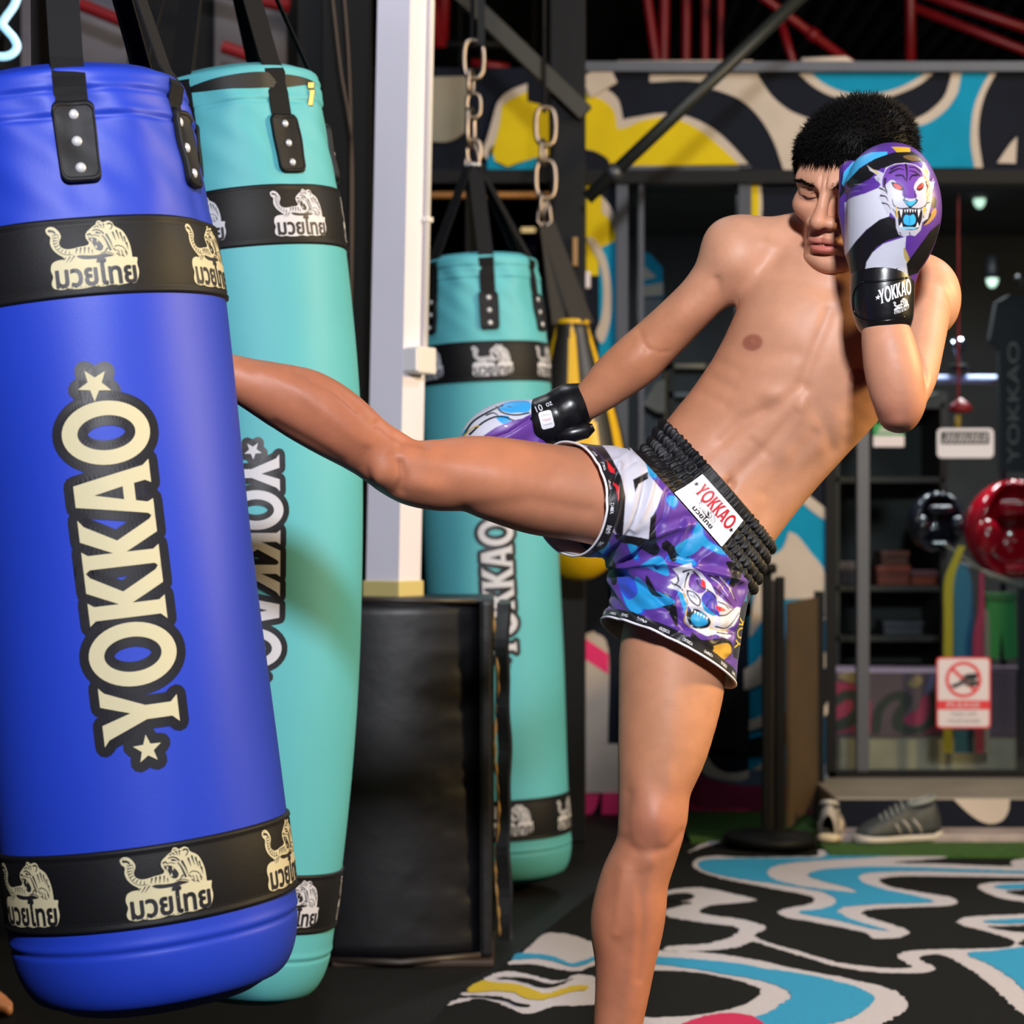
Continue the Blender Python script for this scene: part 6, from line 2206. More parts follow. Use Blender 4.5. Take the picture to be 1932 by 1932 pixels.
Vb = taubin(Vb, Fb, 64, 1 - np.maximum(head_w(Vb), end_w(Vb)))
Vb, Fb, fr = subdivide(Vb, Fb)
w_ = 1 - head_w(Vb)
Vs = relax(Vb, Fb, 2, .5)
Vb = Vb + (Vs - Vb) * w_[:, None]
m_ = w_ < 1
Vb[m_] = Vb[m_] + (body.project(Vb[m_], 2, .003) - Vb[m_]) * (1 - w_[m_])[:, None]
hl = (Vb - HC) @ HR            # head-local coordinates
hq = hl[Fb].mean(1)
Vb, Fb, fr = subdivide(Vb, Fb, (hq[:, 1] > 0.012) & (np.abs(hq[:, 2] + .03) < .10) & (np.abs(hq[:, 0]) < .08))
nn_ = len(Vb) - len(fr) + np.arange(len(fr))
m_ = fr & (head_w(Vb) > .99) & (((Vb - HC) @ HR)[:, 1] > .005)
Vb[m_] = body.project(Vb[m_], 2, .002)
Vb = Vb - 1.15 * body.late_push(Vb)[:, None] * vnormals(Vb, Fb)
print('body', len(Vb), len(Fb))

# skin colour: even tan, redder at knees, elbow, nose and lips
cb = np.tile(np.array(lin('#cd9678')), (len(Vb), 1))


def dye(c3, amt, dist):
    global cb
    w = (amt * np.exp(-np.clip(dist, 0, 6) ** 2))[:, None]
    cb = cb * (1 - w) + np.array(lin(c3)) * w


def near(p, r):
    return np.linalg.norm((Vb - p) / np.asarray(r), axis=1)


dye('#b87555', .92, near(P(900, 880, 3.0), (.30, .4, .22)))
dye('#b87555', .92, near(P(560, 760, 2.95), (.26, .4, .22)))
dye('#b97657', .85, near(P(1190, 1800, 3.12), (.2, .4, .36)))
dye('#c28660', .7, near(P(1260, 1400, 3.12), (.2, .4, .20)))
dye('#bd7c57', .75, near(P(1190, 690, 3.2), (.20, .25, .14)))
dye('#ad6446', .6, near(P(690, 800, 2.95), (.13, .2, .09)))
dye('#b06a4c', .6, near(P(480, 720, 2.93), (.12, .2, .09)))
dye('#b4705a', .7, near(P(1235, 1555, 3.08), (.06, .1, .055)))
dye('#b06a4c', .6, near(P(1170, 1800, 3.12), (.12, .2, .26)))
dye('#b8705c', .7, near(P(1690, 790, 2.93), (.045, .06, .035)))
dye('#bf7a5c', .6, near(P(1685, 690, 2.92), (.05, .04, .09)))
dye('#bb7a58', .5, near(P(1180, 700, 3.2), (.14, .2, .11)))
hl = (Vb - HC) @ HR


def hnear(c, r):
    return np.linalg.norm((hl - np.array(c)) / np.asarray(r), axis=1)


dye('#bd7558', .55, hnear((0, .10, -.03), (.02, .03, .018)))
dye('#bf7a5c', .4, hnear((-.045, .075, -.03), (.02, .03, .02)))
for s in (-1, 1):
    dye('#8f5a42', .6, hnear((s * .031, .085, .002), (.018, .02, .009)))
lipm = (np.abs(hl[:, 0]) < .026) & (hl[:, 1] > .082)
up = smooth01(.0070 - np.abs(hl[:, 2] + .0690 + .10 * np.abs(hl[:, 0])) , 0, .0022) * lipm * smooth01(.0255 - np.abs(hl[:, 0]), 0, .004)
lo_ = smooth01(.0076 - np.abs(hl[:, 2] + .0800 - 6 * hl[:, 0] ** 2), 0, .0022) * lipm * smooth01(.0215 - np.abs(hl[:, 0]), 0, .005)
for w_, c_ in ((up, '#a85f52'), (lo_, '#c4685f')):
    cb = cb * (1 - .85 * w_[:, None]) + np.array(lin(c_)) * .85 * w_[:, None]
w_ = (np.exp(-((hl[:, 2] + .0742) / .0014) ** 2) * (np.abs(hl[:, 0]) < .0195) * (hl[:, 1] > .08))[:, None]
cb = cb * (1 - .8 * w_) + np.array(lin('#3a1512')) * .8 * w_
for p, sc in (((1424, 643), 1.0), ((1618, 710), .95)):
    q = P(*p, 3.08)
    d = np.hypot((Vb[:, 0] - q[0]), (Vb[:, 2] - q[2]) * 1.1) + np.where(np.abs(Vb[:, 1] - 3.08) < .07, 0, 1)
    w_ = (smooth01(-d, -.0165 * sc, -.0105 * sc) * .75)[:, None]
    cb = cb * (1 - w_) + np.array(lin('#8d4a3c')) * w_
# short dark hair on the lower legs is only a tint; stubble above the lip
skin = mat('skin', '#c98a5f', 0.50, attr='paint', sss=0.05, bump=(380, 0.22, 0.0008), vary=0.07, vscale=30, spec=0.36)
person = thing('person', 'bare-chested kickboxer in patterned purple shorts, right leg raised into blue bag, glove at face', 'person', P(1150, 2206, 3.15))
body_o = mesh_np('body', Vb, Fb, skin, person, True, col=cb)
# ---------------------------------------------------------------- hair, brows, lashes
def cone_strands(name, roots, dirs, lens, rad, m, parent, bend=None, seed=1):
    """many short three-sided hairs in one mesh"""
    r_ = np.random.default_rng(seed)
    n = len(roots)
    dirs = dirs / (np.linalg.norm(dirs, axis=1, keepdims=True) + 1e-9)
    ref = np.where(np.abs(dirs[:, 2:3]) < .9, np.array([[0, 0, 1.0]]), np.array([[1.0, 0, 0]]))
    u = np.cross(dirs, ref)
    u /= np.linalg.norm(u, axis=1, keepdims=True) + 1e-9
    v = np.cross(dirs, u)
    rings = []
    bend = np.zeros_like(dirs) if bend is None else bend
    for s, rr in ((0, 1.0), (.55, .8)):
        c = roots + dirs * (lens * s)[:, None] + bend * (lens * s * s)[:, None]
        for a in (0, 2.094, 4.189):
            rings.append(c + (u * math.cos(a) + v * math.sin(a)) * (rad * rr))
    tip = roots + dirs * lens[:, None] + bend * lens[:, None]
    V = np.stack(rings + [tip], 1).reshape(-1, 3)
    f = []
    for k in range(3):
        k2 = (k + 1) % 3
        f += [[k, k2, 3 + k2], [k, 3 + k2, 3 + k], [3 + k, 3 + k2, 6]]
    Fc = (np.arange(n)[:, None, None] * 7 + np.array(f)[None]).reshape(-1, 3)
    return mesh_np(name, V, Fc, m, parent, True)


hl = (Vb - HC) @ HR
nb_ = vnormals(Vb, Fb)
hn = nb_ @ HR


def hair_mask(l):
    """>0 where hair grows, in metres over the hairline"""
    x, y, z = l[:, 0], l[:, 1], l[:, 2]
    ang = np.arctan2(np.abs(x), y + .018)           # 0 front, pi back
    line = np.interp(ang, [0, .35, .62, .82, .95, 1.25, 1.6, 2.2, 3.15], [.047, .050, .047, .026, -.014, -.022, .016, -.035, -.060])
    return z - line


hm = hair_mask(hl)
onhead = (np.abs(hl[:, 0]) < .11) & (np.abs(hl[:, 1]) < .15) & (hl[:, 2] > -.07) & (hl[:, 2] < .14)
black_hair = mat('black_hair', '#080606', 0.6, spec=0.12)
sel = np.flatnonzero(onhead & (hm > -.001) & (np.abs(hl[:, 0] / .074) ** 2 < 2))
# scalp shell under the hairs
fm = np.all(np.isin(Fb, sel), axis=1)
used, inv = np.unique(Fb[fm], return_inverse=True)
th_ = .0030 + .0035 * smooth01(hl[used, 2], .02, .09)
th_ *= smooth01(hm[used], -.001, .006)
shell = Vb[used] + nb_[used] * th_[:, None]
hair = mesh_np('hair', shell, inv.reshape(-1, 4), black_hair, person, True)
pick = rng.choice(sel, 14000)
r0 = Vb[pick] + nb_[pick] * .002 + rng.normal(0, .0011, (len(pick), 3))
up = smooth01(hl[pick, 2], .01, .085)
ln = (.004 + .0075 * up + .004 * rng.random(len(pick))) * smooth01(hm[pick], -.004, .012) + .003
fringe = smooth01(hm[pick], .022, .004) * (hl[pick, 1] > .03) * (hl[pick, 2] > .03)
ln = ln + .014 * fringe * rng.random(len(pick))
fwd = HR @ np.array([0, 1, -.2])
dirs = nb_[pick] * (.45 + .25 * up - .25 * fringe)[:, None] + fwd * (.35 + .1 * rng.random(len(pick)))[:, None] * (hl[pick, 1] > -.02)[:, None] + rng.normal(0, .16, (len(pick), 3)) + (HR @ np.array([0, 0, -1.0])) * (.7 * (1 - up) + 1.1 * fringe)[:, None]
cone_strands('hair_strands', r0, dirs, ln, .00055, black_hair, hair, rng.normal(0, .12, (len(pick), 3)), 3)


def on_face(x, z, off=0.0):
    """points of the skin at head-local (x, z), seen from the front of the face"""
    x, z = np.asarray(x, float), np.asarray(z, float)
    lo, hi = np.full(len(x), .03), np.full(len(x), .14)
    for _ in range(14):
        mid = (lo + hi) / 2
        q = HC + np.stack([x, mid, z], -1) @ HR.T
        s = body(q) < 0
        lo, hi = np.where(s, mid, lo), np.where(s, hi, mid)
    return HC + np.stack([x, lo + off, z], -1) @ HR.T


for s in (-1, 1):
    n = 170
    t = rng.random(n)
    x = s * (.012 + .040 * t)
    zc = .0085 + .0075 * t - .011 * np.maximum(0, t - .6) ** 1.2
    z = zc + rng.normal(0, .0021, n) * (1 - .55 * t)
    p = on_face(x, z, -.0002)
    d = np.tile(HR @ np.array([s * .9, .25, .25]), (n, 1)) + rng.normal(0, .25, (n, 3))
    cone_strands('eyebrow', p, d, .0055 + .003 * rng.random(n), .00030, black_hair, person, None, 5)
    xs = s * np.linspace(.0165, .0475, 18)
    tt = np.linspace(0, 1, 18)
    zs = -.0085 - .0030 * np.sin(math.pi * tt) + .002 * tt
    V_, F_ = tube_mesh(on_face(xs, zs, .0002), .00075 * (0.35 + np.sin(math.pi * (tt * .85 + .1))), 6)
    mesh_np('eyelashes', V_, F_, mat('lash_black', '#140d0b', 0.6), person, True)

# ---------------------------------------------------------------- prints: layers of flat shapes painted on a dense mesh
def paint(Q, base, layers):
    """Q: (n, 2) flat coordinates; layers: ('p', points, colour[, smooth]) or ('s', points, width, colour) or ('t', text loops, colour)"""
    C = np.tile(np.array(lin(base)), (len(Q), 1)) if isinstance(base, str) else base.copy()
    for L_ in layers:
        if L_[0] == 'p':
            pts = np.asarray(L_[1], float)
            if len(L_) > 3 and L_[3]:
                pts = spline(pts, 4, True)
            lo, hi = pts.min(0), pts.max(0)
            i = np.flatnonzero(((Q >= lo) & (Q <= hi)).all(1))
            i = i[inside(Q[i], [pts])]
            C[i] = lin(L_[2])
        elif L_[0] == 't':
            A = np.concatenate(L_[1])
            i = np.flatnonzero(((Q >= A.min(0)) & (Q <= A.max(0))).all(1))
            i = i[inside(Q[i], L_[1])]
            C[i] = lin(L_[2])
        else:
            pts = np.asarray(L_[1], float)
            w = np.broadcast_to(np.asarray(L_[2], float), (2,))
            if len(pts) > 2:
                pts = spline(pts, 4)
            lo, hi = pts.min(0) - w.max(), pts.max(0) + w.max()
            i = np.flatnonzero(((Q >= lo) & (Q <= hi)).all(1))
            m = len(pts) - 1
            for k, (a, b) in enumerate(zip(pts[:-1], pts[1:])):
                ab = b - a
                t = np.clip(((Q[i] - a) @ ab) / (ab @ ab + 1e-9), 0, 1)
                d = np.linalg.norm(Q[i] - a - t[:, None] * ab, axis=1)
                ww = (w[0] + (w[1] - w[0]) * (k + t) / m) / 2
                C[i[d < ww]] = lin(L_[3])
    return C


def paint_aa(Q, base, layers, e):
    """the same, averaged over five nearby samples so printed edges are not stepped"""
    acc = 0
    for dx, dy in ((0, 0), (-.55, -.25), (.25, -.55), (.55, .25), (-.25, .55)):
        acc = acc + paint(Q + (dx * e, dy * e), base, layers)
    return acc / 5


def flat_px(V, Yref):
    """orthographic front view, in photograph pixels at depth Yref"""
    return np.stack([CX + V[:, 0] * F / Yref, HZ - (V[:, 2] - CAM_H) * F / Yref], -1)


PURPLE, CYAN, BLUE, BLACK_, WHITE_, GOLD, RED_ = '#5c3696', '#2297d0', '#3450c8', '#100e14', '#d0cedb', '#c79a32', '#e0252c'

# ---------------------------------------------------------------- shorts
sh = Field()
sh.group('hip')
sh.chain('hip', [ST(1390, 870, 3.20, 148, .094), ST(1345, 925, 3.20, 151, .097), ST(1300, 995, 3.195, 150, .108), ST(1262, 1050, 3.19, 120, .108)], 4)
sh.group('legr', .02)
sh.chain('legr', [ST(1260, 985, 3.175, 112, .104), ST(1180, 955, 3.155, 108, .106), ST(1100, 944, 3.135, 106, .108), ST(1030, 936, 3.12, 108, .110), ST(960, 928, 3.10, 110, .112)], 4)
sh.group('legl', .02)
sh.chain('legl', [ST(1325, 1040, 3.195, 112, .110), ST(1292, 1115, 3.185, 122, .113), ST(1268, 1190, 3.175, 131, .116), ST(1250, 1260, 3.165, 140, .118), ST(1236, 1330, 3.16, 146, .120)], 4)
Vh, Fh = sh.mesh((-.05, 2.98, .60), (.50, 3.42, 1.12), 0.0045)
Vh = sh.project(Vh, 1, .003)
Vh = taubin(Vh, Fh, 14)
# cutting planes: opening of the raised leg, of the standing leg, and the waist
cR, nR = P(1078, 945, 3.125), norm((-.88, -.47, -.03))
e1 = P(1385, 1297, 3.17) - P(1118, 1160, 3.17)
e2 = P(1252, 1268, 3.28) - P(1250, 1214, 3.06)
nL = norm(np.cross(e1, e2))
nL = nL if nL[2] < 0 else -nL
cL = P(1252, 1226, 3.17)
axW = norm((.749, -.02, .662))
cW = P(1300, 984, 3.198)


def planes(V):
    py = flat_px(V, 3.15)[:, 1]
    dR = np.where((py < 1070) & (V[:, 0] < .20), (V - cR) @ nR, -1)
    dL = np.where(py > 1085, (V - cL) @ nL, -1)
    dW = np.where(py < 1120, (V - cW) @ axW - .004, -1)
    return dR, dL, dW


for _ in range(2):
    Vh, Fh, _f = subdivide(Vh, Fh)
    Vh = relax(Vh, Fh, 1, .5)
_c = flat_px(Vh[Fh].mean(1), 3.12)
Vh, Fh, _f = subdivide(Vh, Fh, (Vh[Fh].mean(1)[:, 1] < 3.17) & (_c[:, 0] > 1245) & (_c[:, 1] > 1050) & (_c[:, 1] < 1215) & (_c[:, 0] < 1410))
N0 = vnormals(Vh, Fh)
# folds of the satin
q = flat_px(Vh, 3.12)
fold = np.zeros(len(Vh))
front = smooth01(-Vh[:, 1], -3.24, -3.16)
for pts, w, a in (([(1150, 1072), (1230, 1062), (1320, 1075), (1400, 1095)], 9, 5), ([(1152, 1078), (1215, 1110), (1290, 1180)], 9, -4.5), ([(1150, 1085), (1180, 1140), (1235, 1195)], 8, 4),
                  ([(1160, 1060), (1230, 1010), (1300, 990)], 9, 4), ([(1150, 1052), (1195, 985), (1215, 900)], 8, -3.5), ([(1135, 1040), (1160, 960), (1165, 880)], 8, 3),
                  ([(1230, 900), (1215, 950), (1190, 1000)], 7, 2.5), ([(1255, 930), (1240, 985), (1205, 1035)], 7, -2.5), ([(1290, 985), (1275, 1030), (1240, 1065)], 7, 3),
                  ([(1340, 1040), (1300, 1075), (1260, 1150)], 9, 3), ([(1385, 1075), (1352, 1130), (1340, 1200)], 8, -3), ([(1415, 1090), (1395, 1150), (1372, 1230)], 8, 3),
                  ([(1130, 1090), (1140, 1130), (1165, 1165)], 7, -3), ([(1200, 830), (1180, 860), (1130, 880)], 7, 2.4), ([(1195, 870), (1160, 900), (1140, 950)], 6, -2),
                  ([(1250, 1200), (1300, 1180), (1380, 1190)], 10, -2.5), ([(1210, 1160), (1290, 1140), (1350, 1150)], 9, 2)):
    sp = spline(pts, 4)
    d = np.full(len(Vh), 1e9)
    for a_, b_ in zip(sp[:-1], sp[1:]):
        ab = b_ - a_
        t = np.clip(((q - a_) @ ab) / (ab @ ab), 0, 1)
        d = np.minimum(d, np.linalg.norm(q - a_ - t[:, None] * ab, axis=1))
    fold += a / 1000 * (np.exp(-(d / (.7 * w)) ** 2) - .5 * np.exp(-((d - 1.7 * w) / (1.0 * w)) ** 2)) * 1.1 * (.35 + .65 * front)
for k in range(14):
    a = rng.random(3) * 2 - 1
    fr_ = 30 + 14 * k
    fold += .014 / fr_ * np.sin(fr_ * (Vh @ norm(a)) + 3 * np.sin(fr_ * .35 * (Vh @ norm(rng.random(3) - .5))) + 6 * rng.random())
hemw = smooth01(-(Vh - cL) @ nL, 0, .05)
Vh = Vh + N0 * fold[:, None]
dR, dL, dW = planes(Vh)
out = np.maximum(np.maximum(dR, dL), dW) > 0
keep = ~out[Fh].all(1)
Vc = Vh.copy()
m_ = dR > 0
Vc[m_] -= dR[m_][:, None] * nR
m_ = dL > 0
Vc[m_] -= dL[m_][:, None] * nL
m_ = dW > 0
Vc[m_] -= dW[m_][:, None] * axW
used, inv = np.unique(Fh[keep], return_inverse=True)
Vh, Fh = Vc[used], inv.reshape(-1, 4)
dR, dL, dW = dR[used], dL[used], dW[used]
q = flat_px(Vh, 3.12)


def Z8(pts):
    return [(860 + x * .33126, 700 + y * .33126) for x, y in pts]


rot_ = np.stack([q[:, 0] * .77 - q[:, 1] * .64, q[:, 0] * .64 + q[:, 1] * .77], -1)
warp = rot_ + 22 * np.stack([np.sin(rot_[:, 1] / 25 + 1.3 * np.sin(rot_[:, 0] / 37)), np.sin(rot_[:, 0] / 30 + 1.7 * np.sin(rot_[:, 1] / 35))], -1)
n1 = np.sin(warp[:, 0] / 11 + .6) * np.sin(warp[:, 1] / 29) + .4 * np.sin((warp[:, 0] + warp[:, 1]) / 23)
n2 = np.sin(warp[:, 0] / 14 + 2.1) * np.sin(warp[:, 1] / 27 + 1) + .4 * np.sin((warp[:, 0] - warp[:, 1]) / 21)
C = np.tile(np.array(lin(PURPLE)), (len(Vh), 1))
C[n2 > .66] = lin(CYAN)
C[(n2 > .52) & (n2 <= .66)] = lin(BLUE)
C[n1 > .88] = lin(BLACK_)


lay = [
    ('p', Z8([(1040, 1110), (1150, 1050), (1200, 1130), (1190, 1165), (1090, 1120)]), CYAN, 1),
    ('p', Z8([(1235, 1000), (1370, 930), (1385, 1000), (1290, 1060)]), CYAN, 1),
    ('p', Z8([(1020, 1170), (1100, 1230), (1230, 1300), (1180, 1330), (1060, 1350), (1010, 1290)]), CYAN, 1),
    ('p', Z8([(1080, 1160), (1075, 1200), (1110, 1270), (1165, 1280), (1130, 1250), (1105, 1200)]), BLACK_, 1),
    ('p', Z8([(950, 1130), (1010, 1180), (1030, 1260), (980, 1300), (930, 1220)]), BLUE, 1),
    ('p', Z8([(825, 1195), (880, 1250), (865, 1310), (820, 1290)]), CYAN, 1),
    ('p', Z8([(1180, 960), (1230, 1000), (1245, 1070), (1215, 1080), (1190, 1020)]), BLACK_, 1),
    ('p', Z8([(1440, 1560), (1540, 1545), (1560, 1600), (1500, 1640), (1420, 1610)]), GOLD, 1),
    ('p', Z8([(1380, 1550), (1450, 1560), (1430, 1600), (1390, 1590)]), BLACK_, 1),
    ('p', Z8([(780, 960), (830, 930), (870, 1000), (850, 1070), (770, 1090)]), CYAN, 1),
    # white of the large printed face, with its black outlines and red marks
    ('p', Z8([(800, 372), (870, 325), (990, 320), (1040, 370), (1060, 480), (1090, 600), (1165, 690), (1130, 780), (1092, 850), (1088, 965), (925, 932), (940, 830), (945, 720), (915, 600), (860, 480)]), WHITE_),
    ('p', Z8([(730, 370), (800, 365), (868, 480), (925, 600), (950, 720), (938, 935), (900, 925), (872, 830), (886, 740), (880, 610), (835, 510), (780, 440), (720, 420)]), BLACK_),
    ('p', Z8([(925, 350), (990, 330), (1012, 372), (988, 458), (952, 412)]), BLACK_),
    ('p', Z8([(995, 625), (1085, 578), (1082, 618), (1025, 650), (1005, 695)]), BLACK_),
    ('p', Z8([(1092, 840), (1125, 800), (1120, 900), (1135, 1000), (1085, 965)]), BLACK_),
    ('p', Z8([(845, 512), (892, 568), (890, 592), (855, 578)]), RED_), ('p', Z8([(866, 628), (912, 662), (912, 742), (880, 746)]), RED_),
    ('p', Z8([(835, 600), (860, 640), (880, 740), (850, 700)]), GOLD), ('p', Z8([(850, 830), (905, 935), (868, 905)]), WHITE_),
    ('p', Z8([(900, 930), (1090, 960), (1150, 1010), (1120, 1050), (1010, 990), (930, 975)]), BLACK_, 1),
    # roaring tiger on the standing leg
    ('p', S3([(722, 248), (765, 208), (742, 200), (800, 166), (760, 118), (830, 94), (892, 76), (895, 110), (960, 148), (1028, 226), (1062, 300), (1150, 345), (1215, 385), (1252, 395), (1242, 450), (1200, 520), (1130, 552), (1180, 588), (1145, 606), (1060, 572), (990, 582), (950, 562), (880, 522), (838, 480), (850, 430), (880, 398), (850, 350), (830, 292), (800, 272), (770, 262)]), '#d2d0da', 0),
    ('p', S3([(872, 200), (900, 150), (958, 190), (990, 262), (950, 288), (902, 270), (872, 240)]), '#6d3f9e', 1),
    ('p', S3([(985, 150), (1080, 168), (1150, 220), (1205, 290), (1235, 370), (1180, 400), (1120, 340), (1062, 292), (1040, 220)]), '#6d3f9e', 1),
    ('p', S3([(968, 300), (1010, 268), (1062, 310), (1076, 380), (1084, 444), (1040, 424), (990, 382), (958, 340)]), '#4a3fb0', 1),
    ('p', S3([(958, 336), (990, 380), (1040, 424), (1066, 440), (1030, 440), (975, 400)]), CYAN, 1),
    ('p', S3([(964, 188), (986, 208), (992, 252), (958, 240)]), RED_, 0),
    ('p', S3([(1060, 374), (1112, 388), (1134, 412), (1078, 416)]), RED_, 0),
    ('p', S3([(848, 430), (880, 398), (930, 398), (990, 438), (1022, 482), (1002, 522), (940, 532), (880, 512)]), BLACK_, 1),
    ('p', S3([(880, 452), (910, 420), (960, 420), (1000, 468), (992, 502), (930, 516), (890, 492)]), CYAN, 1),
    ('p', S3([(884, 392), (900, 400), (888, 418)]), '#f4f2f4', 0),
    ('p', S3([(905, 403), (921, 411), (909, 429)]), '#f4f2f4', 0),
    ('p', S3([(926, 414), (942, 422), (930, 440)]), '#f4f2f4', 0),
    ('p', S3([(947, 425), (963, 433), (951, 451)]), '#f4f2f4', 0),
    ('p', S3([(968, 436), (984, 444), (972, 462)]), '#f4f2f4', 0),
    ('p', S3([(989, 447), (1005, 455), (993, 473)]), '#f4f2f4', 0),
    ('p', S3([(868, 470), (878, 500), (900, 512), (884, 516)]), '#f4f2f4', 0),
    ('p', S3([(1030, 440), (1100, 470), (1130, 520), (1080, 505), (1040, 470)]), '#d2d0da', 1),
    ('s', S3([(860, 270), (905, 282), (948, 330), (938, 372), (898, 352), (868, 310), (860, 270)]), (2.4, 2.4), BLACK_),
    ('s', S3([(836, 290), (860, 350), (850, 420), (836, 480), (880, 522)]), (2.6, 2), GOLD),
    ('s', S3([(1070, 560), (1180, 575), (1230, 520)]), (2.4, 1.6), BLACK_),
    ('s', S3([(1060, 520), (1150, 530), (1240, 430)]), (3, 1.6), BLACK_),
    ('s', S3([(1020, 530), (1100, 550), (1170, 548)]), (2.4, 1.4), GOLD),
    ('s', S3([(795, 165), (800, 205), (770, 240)]), (4, 1), BLACK_),
    ('s', S3([(835, 140), (870, 128), (905, 124)]), (4, 1), BLACK_),
    ('s', S3([(760, 222), (800, 238), (830, 270)]), (4, 1.5), BLACK_),
    ('s', S3([(870, 150), (850, 200), (840, 250)]), (4, 1.2), BLACK_),
    ('s', S3([(905, 140), (935, 165), (960, 200)]), (3.4, 1.5), BLACK_),
    ('s', S3([(930, 200), (945, 240), (990, 262)]), (3, 2), BLACK_),
    ('s', S3([(1010, 165), (1060, 190), (1120, 260)]), (3.4, 1.4), BLACK_),
    ('s', S3([(1060, 170), (1120, 210), (1170, 290)]), (3.4, 1.4), BLACK_),
    ('s', S3([(1050, 250), (1110, 300), (1180, 370)]), (3.4, 1.4), BLACK_),
    ('s', S3([(1130, 230), (1180, 280), (1220, 360)]), (2.6, 1.2), BLACK_),
    ('s', S3([(1000, 262), (1040, 296), (1064, 330)]), (2.4, 1.2), BLACK_),
    ('s', S3([(990, 382), (1010, 340), (1040, 330)]), (2, 1), BLACK_),
    ('s', S3([(1084, 444), (1140, 440), (1200, 400)]), (3, 1.4), BLACK_),
    ('s', S3([(880, 300), (910, 320)]), (1.6, 1), BLACK_),
    ('s', S3([(905, 300), (925, 330)]), (1.6, 1), BLACK_),
    ('s', S3([(1080, 350), (1130, 370), (1160, 400)]), (2.4, 1.2), BLACK_),
    ('s', S3([(1030, 180), (1090, 225), (1150, 310)]), (2.4, 1), '#d2d0da'),
    ('s', S3([(1090, 180), (1150, 240), (1200, 330)]), (2.4, 1), '#d2d0da'),
    ('s', S3([(1070, 300), (1130, 350), (1190, 395)]), (2.4, 1), '#d2d0da'),
]
fr_ = Vh[:, 1] < 3.24
C[fr_] = paint_aa(q[fr_], C[fr_], lay, 1.5)
# yellow lettering up the outer side seam, black hem tape with its small repeated white word
side = fit_loops(text_loops('YOK', .02), 0, 0, 62, 22)
ca, sa = math.cos(math.radians(-78)), math.sin(math.radians(-78))
side = [np.stack([l[:, 0] * ca + l[:, 1] * sa + 1402, (l[:, 0] * sa - l[:, 1] * ca) + 1195], -1) for l in side]
C[fr_] = paint(q[fr_], C[fr_], [('s', [(1412, 1150), (1396, 1230)], 30, BLACK_), ('t', side, '#e8c21e')])
for dd, cc, nn_ in ((dR, cR, nR), (dL, cL, nL)):
    tape = (dd > -.0135) & (dd > -.5)
    C[tape] = lin('#15141a')
    a1 = norm(np.cross(nn_, (0, 1, 0)))
    a2 = np.cross(nn_, a1)
    ang = np.arctan2((Vh - cc) @ a2, (Vh - cc) @ a1) * .125
    per = .040
    uu = np.mod(ang, per)
    word = [l for g in word_loops(.0042, False) for l in g]
    for sgn in (1,):
        wl = [np.stack([l[:, 0] + per / 2, l[:, 1] - .0068], -1) for l in word]
        t_ = np.flatnonzero(tape)
        i_ = t_[inside(np.stack([uu[t_], dd[t_]], -1), wl)]
        C[i_] = lin('#d8d8de')
satin = mat('printed_satin', PURPLE, 0.46, attr='paint', spec=0.45, sheen=0.1, bump=(70, 0.12, 0.003))
shorts = mesh_np('shorts', Vh, Fh, satin, person, True, col=C)
# white lining and piping along both openings
lin_m = mat('white_lining', '#e6e2ea', 0.7, bump=(500, .3, .001))
ln_f = Fh[(np.maximum(dR, dL)[Fh] > -.05).all(1)]
ln_u, ln_i = np.unique(ln_f, return_inverse=True)
lining = mesh_np('lining', (Vh - vnormals(Vh, Fh) * .0028)[ln_u], ln_i.reshape(-1, 4)[:, ::-1], lin_m, shorts, True)
tag(lining, 'white mesh lining inside the shorts')
E_ = np.sort(np.concatenate([np.stack([Fh[:, k], Fh[:, (k + 1) % 4]], -1) for k in range(4)]), 1)
ue, cn = np.unique(E_[:, 0].astype(np.int64) * len(Vh) + E_[:, 1], return_counts=True)
be = ue[cn == 1]
be = np.stack([be // len(Vh), be % len(Vh)], -1)
for dd, nn_, cc in ((dR, nR, cR), (dL, nL, cL)):
    bv = np.unique(be[(dd[be] > -.0015).all(1)])
    a1 = norm(np.cross(nn_, (0, 1, 0)))
    a2 = np.cross(nn_, a1)
    an = np.arctan2((Vh[bv] - cc) @ a2, (Vh[bv] - cc) @ a1)
    bins = np.linspace(-math.pi, math.pi, 161)
    pts = []
    for a, b in zip(bins[:-1], bins[1:]):
        s_ = (an >= a) & (an < b)
        if s_.any():
            pts.append(Vh[bv[s_]].mean(0))
    pts = np.array(pts)
    pts = (np.roll(pts, 1, 0) + 2 * pts + np.roll(pts, -1, 0)) / 4
    V_, F_ = tube_mesh(pts + nn_ * .0005, .0019, 7, closed=True)
    mesh_np('hem_piping', V_, F_, mat('white_piping', '#f2f0f4', .6), shorts, True)

